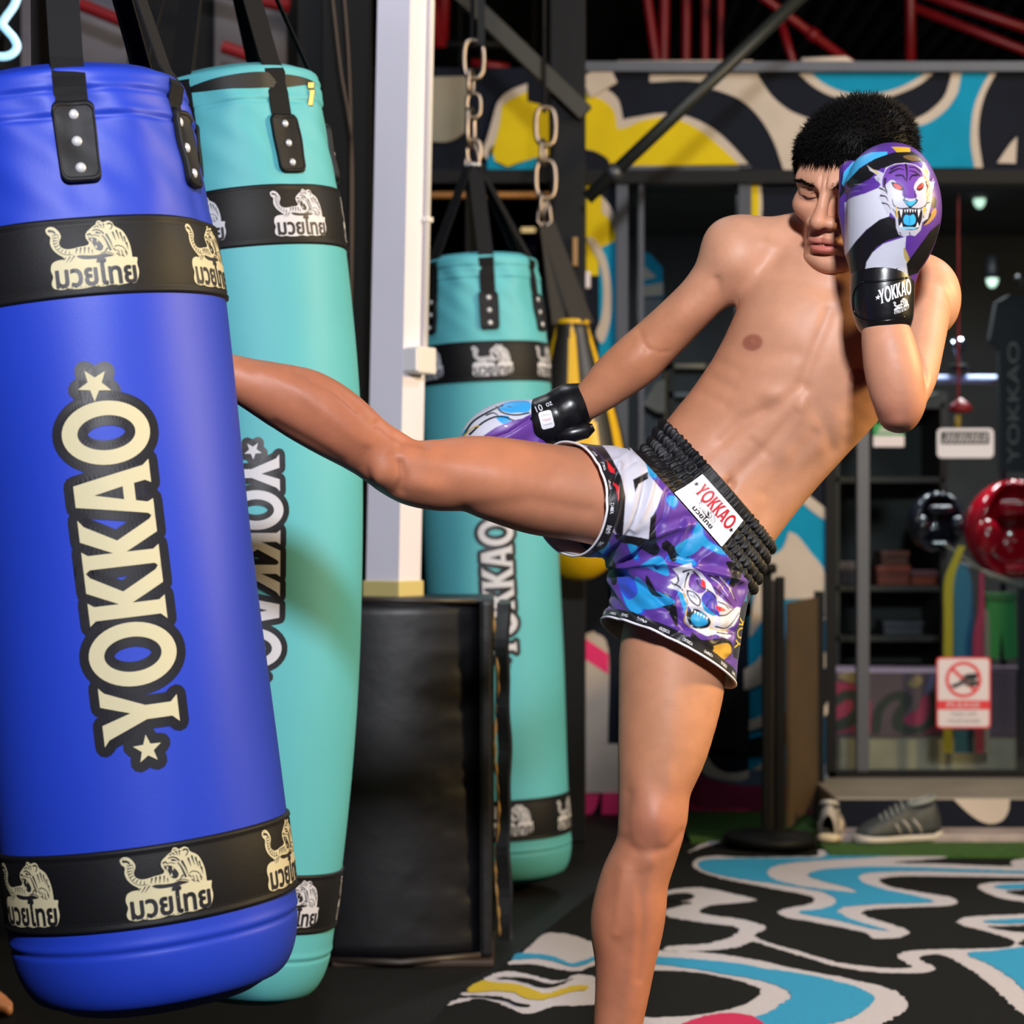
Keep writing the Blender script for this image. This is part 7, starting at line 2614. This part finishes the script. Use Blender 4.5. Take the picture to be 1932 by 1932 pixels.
# ---------------------------------------------------------------- waistband
class Ring:
    """closed band round the waist, following the body"""

    def __init__(self, c, ax, h0, h1, nphi=200, nh=9):
        self.c, self.ax, self.h0, self.h1, self.nphi, self.nh = np.asarray(c), np.asarray(ax), h0, h1, nphi, nh
        self.f = norm(np.array([0, -1, 0]) - self.ax * -self.ax[1])        # towards the lens
        self.l = np.cross(self.ax, self.f)
        ph = np.linspace(0, 2 * math.pi, nphi, endpoint=False)
        hh = np.linspace(h0, h1, nh)
        PH, HH = np.meshgrid(ph, hh)
        D_ = np.cos(PH.ravel())[:, None] * self.f + np.sin(PH.ravel())[:, None] * self.l
        O_ = self.c + HH.ravel()[:, None] * self.ax
        lo, hi = np.full(len(D_), .02), np.full(len(D_), .20)
        for _ in range(13):
            mid = (lo + hi) / 2
            s = body(O_ + D_ * mid[:, None]) < 0
            lo, hi = np.where(s, mid, lo), np.where(s, hi, mid)
        r = lo.reshape(nh, nphi)
        for _ in range(6):
            r = (np.roll(r, 1, 1) + 2 * r + np.roll(r, -1, 1)) / 4
        self.r = r

    def at(self, ph, h, dr):
        ph, h = np.mod(ph, 2 * math.pi), np.asarray(h, float)
        x = ph / (2 * math.pi) * self.nphi
        y = np.clip((h - self.h0) / (self.h1 - self.h0), 0, 1) * (self.nh - 1)
        x0, y0 = np.floor(x).astype(int), np.minimum(np.floor(y).astype(int), self.nh - 2)
        fx, fy = x - x0, y - y0
        g = lambda j, i: self.r[j, i % self.nphi]
        r = (g(y0, x0) * (1 - fx) + g(y0, x0 + 1) * fx) * (1 - fy) + (g(y0 + 1, x0) * (1 - fx) + g(y0 + 1, x0 + 1) * fx) * fy
        return self.c + h[:, None] * self.ax + (r + dr)[:, None] * (np.cos(ph)[:, None] * self.f + np.sin(ph)[:, None] * self.l)


band = Ring(P(1331, 952, 3.198), axW, -.040, .041)
nph, nh = 900, 56
ph = np.linspace(0, 2 * math.pi, nph, endpoint=False)
hh = np.linspace(-.038, .038, nh)
PHg, HHg = np.meshgrid(ph, hh)
rows = (HHg + .038) / .076 * 5
row_i = np.floor(np.clip(rows, 0, 4.999))
bulge = np.abs(np.sin(rows * math.pi)) ** .6
jit = np.sin(PHg * 61 + row_i * 2.1 + 1.5 * np.sin(PHg * 17 + row_i * 4)) * .6 + .4 * np.sin(PHg * 113 + row_i * 5 + 2 * np.sin(PHg * 29))
flatten = 1 - .85 * (smooth01(-np.abs(np.mod(PHg + math.pi, 2 * math.pi) - math.pi - .03), -.56, -.44))
dr = .0045 + (.0030 * bulge + .0026 * jit * bulge + .0012 * jit) * flatten
hoff = .0016 * jit * flatten
Vw = band.at(PHg.ravel(), (HHg + hoff).ravel(), dr.ravel())
inner_ = band.at(ph, np.full(nph, .035), np.full(nph, .001))
Vw = np.concatenate([Vw, inner_])
Fw = [list(f) for f in grid_faces(nph, nh + 1, True)]
wb = mesh_np('waistband', Vw, np.array(Fw), mat('black_satin', '#0d0d11', 0.55, spec=0.4), shorts, True)
tag(wb, 'gathered black elastic waistband')
# sewn-on badge
bc = (.04, -.004)


def on_band(uv, dr):
    uv = np.asarray(uv, float)
    return band.at(bc[0] + uv[:, 0] / .118, bc[1] + uv[:, 1], np.full(len(uv), dr))


V2, F2 = poly_fill([rect_ring(.106, .050, .001, 2)], .004)
badge = mesh_np('badge', on_band(V2, .0098), F2, mat('badge_white', '#e9e6ee', .55), shorts, True)
mb = MB()
for g in word_loops(.0235, False):
    V2, F2 = poly_fill([l * (.80, .86) + (.003, .0085) for l in g], .003)
    mb.add(on_band(V2, .0103), F2)
for x, y in ((-.0455, .0085), (.0470, .002)):
    V2, F2 = poly_fill([star(x, y, .0042, .2)])
    mb.add(on_band(V2, .0103), F2, 1)
for V2, F2, mi, lay_ in emblem_flat(.050):
    if mi == 1:
        mb.add(on_band(V2 * (1.0, .58) + (.0, -.0115), .0103), F2, 1)
mb.build('badge_lettering', [mat('badge_red', '#c01828', .5), mat('badge_black', '#141318', .5)], badge, True)

# ---------------------------------------------------------------- gloves
def Z6(pts):
    return [(1380 + x * .2857, 150 + y * .2857) for x, y in pts]


glove_leather = lambda: mat('printed_glove_leather', PURPLE, 0.42, attr='paint', spec=0.4, coat=0.05, bump=(60, .06, .002))
cuff_leather = mat('glove_cuff_leather', '#131316', 0.32, spec=0.55, bump=(90, .15, .001))
white_ink = mat('glove_white_print', '#e8e8ee', .5)


def field_mesh(fd, lo, hi, h=.004, sub=2, sm=6, fine=None):
    V, Fq = biggest(*fd.mesh(lo, hi, h))
    V = fd.project(V, 1, .003)
    V = taubin(V, Fq, sm)
    for _ in range(sub):
        V, Fq, _f = subdivide(V, Fq)
        V = relax(V, Fq, 1, .5)
    if fine is not None:
        V, Fq, _f = subdivide(V, Fq, fine(V[Fq].mean(1)))
    return V - fd.late_push(V)[:, None] * vnormals(V, Fq), Fq


def project_on(fd, uvz, Y0, Y1):
    """drop flat (x, z) points onto the near side of a field, along depth"""
    lo, hi = np.full(len(uvz), Y0), np.full(len(uvz), Y1)
    for _ in range(14):
        mid = (lo + hi) / 2
        s = fd(np.stack([uvz[:, 0], mid, uvz[:, 1]], -1)) > 0
        lo, hi = np.where(s, mid, lo), np.where(s, hi, mid)
    return np.stack([uvz[:, 0], lo, uvz[:, 1]], -1)


gl = Field()
gl.group('fist')
gl.chain('fist', [ST(1674, 328, 2.952, 72, .036), ST(1680, 346, 2.94, 80, .056), ST(1686, 374, 2.93, 86, .066), ST(1686, 404, 2.93, 89, .067), ST(1680, 444, 2.935, 83, .060), ST(1670, 482, 2.94, 71, .052), ST(1668, 520, 2.945, 60, .046)], 5)
gl.ell('fist', P(1676, 352, 2.945), (.060, .052, .042))
gl.group('thumb', .008)
gl.seg('thumb', P(1622, 470, 2.955), P(1611, 400, 2.965), .021, .022)
gl.seg('thumb', P(1611, 400, 2.965), P(1606, 325, 2.975), .022, .017)
for pts, w, a in (([(1603, 335), (1630, 345), (1650, 342)], 4, .0022), ([(1604, 352), (1622, 356)], 3, .0018), ([(1601, 372), (1603, 420), (1602, 470)], 3, .0015), ([(1760, 340), (1742, 352)], 4, .0018)):
    gl.groove([P(x, y, 2.89) for x, y in pts], w * 2.9 / F, a, .06)
Vg, Fg = field_mesh(gl, P(1560, 540, 2.85) - (.02, .05, 0), P(1800, 260, 3.03) + (.02, 0, .02), .0044, 2, 6,
                    lambda c: (c[:, 1] < 2.95) & (flat_px(c, 2.90)[:, 0] > 1638) & (flat_px(c, 2.90)[:, 1] > 305) & (flat_px(c, 2.90)[:, 1] < 460))
q = flat_px(Vg, 2.90)
z6 = np.stack([(q[:, 0] - 1380) / .2857, (q[:, 1] - 150) / .2857], -1)
# the print sits on the near side; re-centre the orthographic view on the perspective one
z6 = np.stack([(z6[:, 0] - 1050) * 1.00 + 1050, z6[:, 1]], -1)
TIGER_FACE = [
    ('p', [(893, 562), (915, 600), (955, 620), (985, 640), (1000, 600), (1060, 575), (1130, 568), (1200, 580), (1240, 602), (1268, 548), (1300, 622), (1290, 670), (1312, 720), (1302, 800), (1288, 880), (1276, 935), (1235, 962), (1228, 1012), (1190, 1050), (1150, 1045), (1120, 1058), (1080, 1042), (1060, 1000), (1053, 940), (1012, 895), (1000, 920), (970, 850), (945, 800), (962, 770), (945, 740), (962, 715), (925, 660), (945, 650), (905, 610)], '#c0becb'),
    ('p', [(985, 650), (1010, 605), (1060, 582), (1130, 576), (1200, 588), (1240, 630), (1232, 690), (1200, 690), (1172, 740), (1192, 800), (1150, 815), (1098, 800), (1090, 750), (1050, 705), (1010, 700), (975, 740), (972, 690)], '#6d3f9e', 1),
    ('p', [(1240, 640), (1285, 680), (1296, 740), (1280, 820), (1255, 800), (1262, 720)], '#d9a58e', 1), ('p', [(1010, 700), (1040, 690), (1060, 720), (1020, 740)], '#c0becb', 1),
    ('p', [(1200, 690), (1240, 660), (1262, 700), (1235, 715)], '#c0becb', 1),
    ('p', [(1028, 705), (1070, 715), (1104, 745), (1096, 762), (1060, 755), (1038, 738)], '#1b1420', 1), ('p', [(1190, 752), (1210, 720), (1244, 700), (1242, 735), (1215, 760)], '#1b1420', 1),
    ('p', [(1040, 716), (1072, 724), (1094, 746), (1060, 750)], '#e5302e', 1), ('p', [(1198, 748), (1214, 724), (1236, 710), (1232, 736)], '#e5302e', 1),
    ('p', [(1098, 822), (1125, 828), (1150, 835), (1196, 818), (1192, 840), (1160, 868), (1145, 875), (1122, 855)], '#1b1420', 1), ('p', [(1104, 828), (1140, 836), (1188, 824), (1180, 842), (1148, 864), (1125, 848)], '#3fb5e6', 1),
    ('p', [(1066, 898), (1100, 885), (1150, 884), (1222, 878), (1232, 930), (1212, 995), (1180, 1012), (1130, 1012), (1082, 995), (1070, 945)], '#1b1420', 1),
    ('p', [(1104, 945), (1120, 918), (1145, 925), (1172, 915), (1188, 945), (1180, 975), (1145, 985), (1112, 975)], '#3fb5e6', 1),
    ('p', [(1078, 888), (1098, 886), (1090, 938)], '#f4f2f4'), ('p', [(1198, 884), (1220, 880), (1206, 934)], '#f4f2f4'), ('p', [(1080, 996), (1094, 965), (1104, 1000)], '#f4f2f4'), ('p', [(1190, 1000), (1202, 962), (1214, 990)], '#f4f2f4'),
    ('p', [(1108, 888), (1118, 886), (1114, 908)], '#f4f2f4'), ('p', [(1124, 887), (1136, 886), (1130, 908)], '#f4f2f4'), ('p', [(1142, 886), (1154, 886), (1148, 908)], '#f4f2f4'), ('p', [(1160, 886), (1172, 885), (1166, 906)], '#f4f2f4'), ('p', [(1177, 885), (1188, 884), (1184, 905)], '#f4f2f4'),
    ('p', [(1094, 996), (1190, 996), (1180, 1008), (1104, 1008)], '#8fd0ec', 1),
    ('s', [(1145, 920), (1146, 978)], (5, 3), '#1d6fa8'),
]
for pts, a, b in (([(1030, 615), (1080, 590), (1120, 592)], 9, 3), ([(1020, 640), (1080, 612), (1115, 620)], 9, 3), ([(1130, 580), (1132, 640), (1125, 700)], 10, 4), ([(1150, 600), (1190, 600), (1225, 625)], 4, 8),
                  ([(1150, 625), (1185, 632), (1215, 655)], 4, 8), ([(1060, 660), (1100, 660), (1118, 690)], 10, 4), ([(1145, 690), (1165, 660), (1195, 655)], 4, 10), ([(990, 680), (985, 730), (1000, 770)], 10, 3),
                  ([(960, 790), (990, 800), (1005, 830)], 8, 2), ([(955, 740), (985, 760), (1000, 785)], 7, 2), ([(970, 840), (1000, 850), (1020, 880)], 7, 2), ([(1262, 690), (1272, 730), (1262, 770)], 8, 3), ([(1296, 760), (1276, 780), (1266, 810)], 7, 2),
                  ([(1285, 830), (1262, 840), (1250, 865)], 7, 2), ([(1030, 820), (1042, 860), (1085, 880), (1145, 876)], 3, 6), ([(1145, 876), (1210, 878), (1256, 850), (1265, 815)], 6, 3), ([(1105, 760), (1112, 800), (1104, 826)], 3, 4),
                  ([(1180, 760), (1180, 800), (1190, 822)], 3, 4), ([(1060, 930), (1050, 900), (1030, 880)], 6, 2), ([(1240, 930), (1246, 900), (1262, 880)], 6, 2), ([(1085, 1030), (1100, 1046)], 5, 2), ([(1150, 1030), (1160, 1046)], 5, 2)):
    TIGER_FACE.append(('s', pts, (a * 1.45, b * 1.6), '#1a1024'))
TIGER_FACE += [('p', [(905, 580), (925, 606), (960, 640), (940, 640)], '#d6b04a'), ('p', [(1268, 565), (1288, 618), (1278, 650), (1258, 620)], '#d6b04a'),
               ('p', [(1050, 850), (1062, 880), (1072, 940), (1058, 930)], '#d6b04a'), ('p', [(1236, 860), (1262, 870), (1240, 930)], '#d6b04a')]
lay = [
    ('p', [(700, 480), (790, 480), (780, 620), (790, 700), (740, 760), (700, 700)], '#1f1526'),
    ('p', [(716, 560), (745, 540), (765, 600), (770, 690), (730, 690)], '#4a2a72', 1),
    ('p', [(785, 775), (870, 765), (955, 735), (1020, 850), (1012, 935), (960, 945), (880, 1000), (825, 1065), (795, 1115), (785, 1160)], '#cfcfdc'),
    ('p', [(1012, 928), (1062, 950), (1092, 1010), (1105, 1052), (1010, 1078), (945, 1118), (905, 1180), (885, 1290), (780, 1240), (785, 1160), (800, 1105), (830, 1060), (885, 998), (955, 945)], '#151418'),
    ('p', [(1130, 1055), (1060, 1075), (985, 1098), (925, 1148), (893, 1205), (884, 1300), (1180, 1300), (1166, 1215), (1130, 1170)], '#cfcfdc'),
    ('p', [(1050, 1290), (1070, 1262), (1095, 1244), (1082, 1290)], '#151418'),
    ('p', [(1122, 1120), (1168, 1190), (1166, 1220), (1130, 1180)], '#b9a254', 1),
    ('p', [(1385, 940), (1300, 1010), (1220, 1120), (1150, 1220), (1175, 1300), (1260, 1260), (1330, 1130), (1380, 1020)], '#151418'),
    ('p', [(775, 640), (790, 560), (850, 492), (930, 472), (1025, 480), (1022, 506), (910, 545), (850, 580), (805, 640), (785, 660)], '#45b4ea'),
    ('p', [(800, 705), (786, 650), (850, 582), (940, 530), (1060, 490), (1180, 468), (1245, 498), (1290, 545), (1180, 562), (1060, 590), (965, 605), (900, 670), (835, 695)], '#17151a', 0),
    ('p', [(1060, 440), (1190, 440), (1180, 480), (1085, 488)], '#c8a52e'),
    ('p', [(1120, 520), (1200, 505), (1250, 530), (1180, 552)], '#6b5330', 1),
    ('p', [(1295, 690), (1330, 680), (1320, 730), (1300, 750)], '#8fd0ec'), ('p', [(1290, 790), (1340, 800), (1330, 860), (1300, 850)], '#17151a', 1),
    ('p', [(1270, 930), (1330, 860), (1340, 900), (1290, 960), (1240, 980)], '#b78a45', 1), ('p', [(1240, 985), (1290, 930), (1300, 900), (1275, 905)], '#17151a', 1),
] + TIGER_FACE
C = paint_aa(z6, PURPLE, lay, 4.5)
back = Vg[:, 1] > 2.965
C[back] = lin('#55338a')
glove_l = mesh_np('boxing_glove', Vg, Fg, glove_leather(), person, True, col=C)
tag(glove_l, 'purple glove with tiger print held against the cheek')
# its black cuff with strap, piping and print
cf = Field()
cf.group('cuff')
cf.chain('cuff', [ST(1668, 500, 2.945, 57, .046), ST(1666, 530, 2.945, 58, .047), ST(1665, 565, 2.945, 57, .047), ST(1668, 590, 2.945, 53, .045), ST(1670, 602, 2.945, 49, .042)], 5)
cf.group('strap_', .004)
cf.chain('strap_', [ST(1664, 524, 2.942, 59, .0495), ST(1664, 560, 2.942, 60, .0505), ST(1667, 592, 2.942, 55, .0475)], 5)
Vc_, Fc_ = field_mesh(cf, P(1580, 640, 2.86) - (.02, .03, 0), P(1760, 470, 3.01) + (.02, .02, .02), .004, 1, 2)
cuff = mesh_np('cuff', Vc_, Fc_, cuff_leather, glove_l, True)
tag(cuff, 'black leather cuff with white lettering')


def cuff_pt(px, py, off):
    uv = np.array([[(x - CX) * 2.90 / F, CAM_H + (HZ - y) * 2.90 / F] for x, y in zip(np.atleast_1d(px), np.atleast_1d(py))])
    p = project_on(cf, uv, 2.84, 2.95)
    p[:, 1] -= off
    return p


rimp = spline([(1712, 524), (1660, 532), (1630, 532), (1619, 541), (1616, 560), (1620, 586), (1632, 600), (1652, 606), (1690, 603), (1708, 597)], 6)
V_, F_ = tube_mesh(cuff_pt(rimp[:, 0], rimp[:, 1], -.0004), .0017, 7)
mesh_np('strap_piping', V_, F_, mat('glove_piping', '#0c0c0e', .28), cuff, True)
mb = MB()
ca, sa = math.cos(math.radians(20)), math.sin(math.radians(20))


def cuff_map(uv, cx, cy, off):
    """uv in pixels, y up, rotated 14 degrees with the strap"""
    x = cx + uv[:, 0] * ca + uv[:, 1] * -sa * .3
    y = cy - uv[:, 0] * sa - uv[:, 1] * ca
    return cuff_pt(x, y, off)


for g in word_loops(28, False):
    V2, F2 = poly_fill([l * (.56, 1.0) for l in g], 6)
    mb.add(cuff_map(V2, 1689, 550, .0006), F2)
V2, F2 = poly_fill([star(0, 0, 5.5, .2)], 6)
mb.add(cuff_map(V2, 1655, 562, .0006), F2)
for V2, F2, mi, lay_ in emblem_flat(36):
    mb.add(cuff_map(V2 * (1, 1.0), 1700, 577, .0006 + .0003 * lay_), F2, mi)
mb.build('cuff_lettering', [white_ink, mat('cuff_black_ink', '#18181c', .4)], cuff, True)

# the lowered glove behind the raised thigh
g2 = Field()
g2.group('fist')
g2.chain('fist', [ST(1048, 788, 3.285, 40, .038), ST(1004, 799, 3.285, 46, .043), ST(960, 812, 3.285, 56, .055), ST(925, 826, 3.285, 52, .054), ST(900, 838, 3.285, 36, .040)], 5)
g2.group('thumb', .008)
g2.seg('thumb', P(1010, 835, 3.265), P(940, 855, 3.26), .020, .018)
g2.groove([P(x, y, 3.24) for x, y in ((1000, 790), (960, 818), (900, 838))], .003, .003, .06)
Vg2, Fg2 = field_mesh(g2, P(850, 900, 3.2) - (.02, .03, 0), P(1080, 730, 3.36) + (.02, .02, .02), .004, 2, 6)
q = flat_px(Vg2, 3.25)
z5 = np.stack([(q[:, 0] - 700) / .3106, (q[:, 1] - 450) / .3106], -1)
lay = [('p', [(500, 900), (1100, 900), (1000, 1050), (860, 1130), (700, 1200), (540, 1260), (480, 1200)], '#cfcfdc'),
       ('p', [(770, 1030), (830, 990), (960, 985), (960, 1050), (890, 1060), (830, 1060)], '#3aa5e4', 1), ('p', [(760, 1085), (830, 1080), (850, 1120), (800, 1130)], '#3aa5e4', 1),
       ('s', [(560, 1195), (620, 1110), (720, 1050), (800, 1010)], (16, 10), '#17151a'), ('s', [(600, 1190), (680, 1120), (760, 1085), (830, 1090)], (14, 8), '#17151a'),
       ('s', [(760, 1020), (800, 1060), (880, 1075), (960, 1060)], (8, 10), '#17151a'), ('s', [(820, 1090), (880, 1110), (950, 1090)], (9, 8), '#17151a'), ('s', [(700, 1075), (740, 1060), (770, 1075)], (10, 6), '#17151a'),
       ('s', [(560, 1200), (620, 1150), (660, 1140)], (10, 6), '#c8a52e'), ('s', [(540, 1210), (570, 1160)], (10, 10), '#3aa5e4'), ('s', [(780, 1015), (800, 1018)], (6, 6), '#1d4f78'), ('s', [(830, 1020), (850, 1022)], (6, 6), '#1d4f78'),
       ('p', [(640, 1230), (760, 1150), (860, 1110), (960, 1085), (1010, 1250), (900, 1300), (640, 1300)], '#6b3f99')]
C = paint_aa(z5, PURPLE, lay, 4.5)
glove_r = mesh_np('boxing_glove', Vg2, Fg2, glove_leather(), person, True, col=C)
tag(glove_r, 'purple glove of the lowered hand behind the raised thigh')
cf2 = Field()
cf2.group('cuff')
cf2.chain('cuff', [ST(1026, 798, 3.285, 50, .050), ST(1050, 785, 3.285, 46, .045), ST(1080, 768, 3.285, 42, .043), ST(1092, 761, 3.285, 38, .040)], 5)
cf2.group('rim', .003)
cf2.chain('rim', [ST(1066, 776, 3.285, 47, .047), ST(1074, 771, 3.285, 47, .047)], 2)
Vc_, Fc_ = field_mesh(cf2, P(960, 880, 3.21) - (.02, .03, 0), P(1150, 690, 3.35) + (.02, .02, .02), .004, 1, 2)
cuff2 = mesh_np('cuff', Vc_, Fc_, cuff_leather, glove_r, True)
tag(cuff2, 'black leather cuff marked 10 oz')
mb = MB()
tab = spline([(1060, 812), (1090, 806), (1118, 800), (1123, 808), (1112, 822), (1080, 836)], 5)
mb.tube([P(x, y, 3.262) for x, y in ((1050, 822), (1080, 818), (1106, 812), (1120, 806))], [.013, .014, .013, .006], 10)
mb.build('wrist_strap', cuff_leather, cuff2, True)


def cuff2_pt(V2, cx, cy, deg, off):
    a = math.radians(deg)
    x = cx + V2[:, 0] * math.cos(a) - V2[:, 1] * math.sin(a)
    y = cy - V2[:, 0] * math.sin(a) - V2[:, 1] * math.cos(a)
    uv = np.stack([(x - CX) * 3.24 / F, CAM_H + (HZ - y) * 3.24 / F], -1)
    p = project_on(cf2, uv, 3.19, 3.30)
    p[:, 1] -= off
    return p


mb = MB()
for w_, cx_, cy_, ww_, hh_ in (('10', 1017, 770, 13, 13), ('oz', 1036, 762, 12, 7.5)):
    V2, F2 = poly_fill(fit_loops(text_loops(w_, .03), 0, 0, ww_, hh_), 4)
    mb.add(cuff2_pt(V2, cx_, cy_, 22, .0006), F2, 0)
V2, F2 = poly_fill([rect_ring(25, 34, 5)], 5)
mb.add(cuff2_pt(V2, 1031, 792, 14, .0006), F2, 0)
for y_, h_, m_i in ((9, 3, 1), (0, 5, 2), (-9, 3, 1)):
    V2, F2 = poly_fill(fit_loops(text_loops('YOKKAO', .01), 0, 0, 17, h_), 3)
    mb.add(cuff2_pt(V2 + (0, y_), 1031, 792, 14, .0010), F2, m_i)
mb.build('cuff_lettering', [white_ink, mat('tag_grey', '#8a8a98', .5), mat('badge_red', '#c01828', .5)], cuff2, True)
# ---------------------------------------------------------------- toes of somebody standing out of the picture on the left
ft = Field()
c0 = FLOOR(-130, 1908) + (0, 0, .002)
ft.group('foot', .02)
dx, dy = norm((.98, -.12, 0)), norm((.12, .98, 0))
ft.seg('foot', c0 + (0, 0, .036), c0 + dx * .07 + (0, 0, .042), .034, .035, dy, .034, .040)
ft.seg('foot', c0 + dx * .06 + (0, 0, .040), c0 + dx * .125 + (0, 0, .022), .036, .042, dy, .036, .019)
ft.seg('foot', c0 + (0, 0, .05), c0 + (-.02, 0, .32), .034, .044)
ft.group('toe', .006)
for o_, ln_, r_ in ((-.030, .045, .0135), (-.009, .040, .0105), (.009, .034, .0098), (.024, .027, .0092), (.037, .018, .0088)):
    a = c0 + dx * .122 + dy * o_ + (0, 0, .015)
    ft.seg('toe', a, a + dx * ln_ * .6 + (0, 0, .003), r_, r_)
    ft.seg('toe', a + dx * ln_ * .6 + (0, 0, .003), a + dx * ln_ + (0, 0, -.003), r_, r_ * .85)
Vf_, Ff_ = ft.mesh(c0 - (.08, .09, .01), c0 + (.22, .09, .40), .005)
Vf_ = taubin(ft.project(Vf_, 1, .003), Ff_, 3)
bystander = thing('person', 'bare foot of another person at the left edge below the blue bag', 'person', c0)
mesh_np('body', Vf_, Ff_, mat('bystander_skin', '#b97f5c', .5, sss=.05), bystander, True)
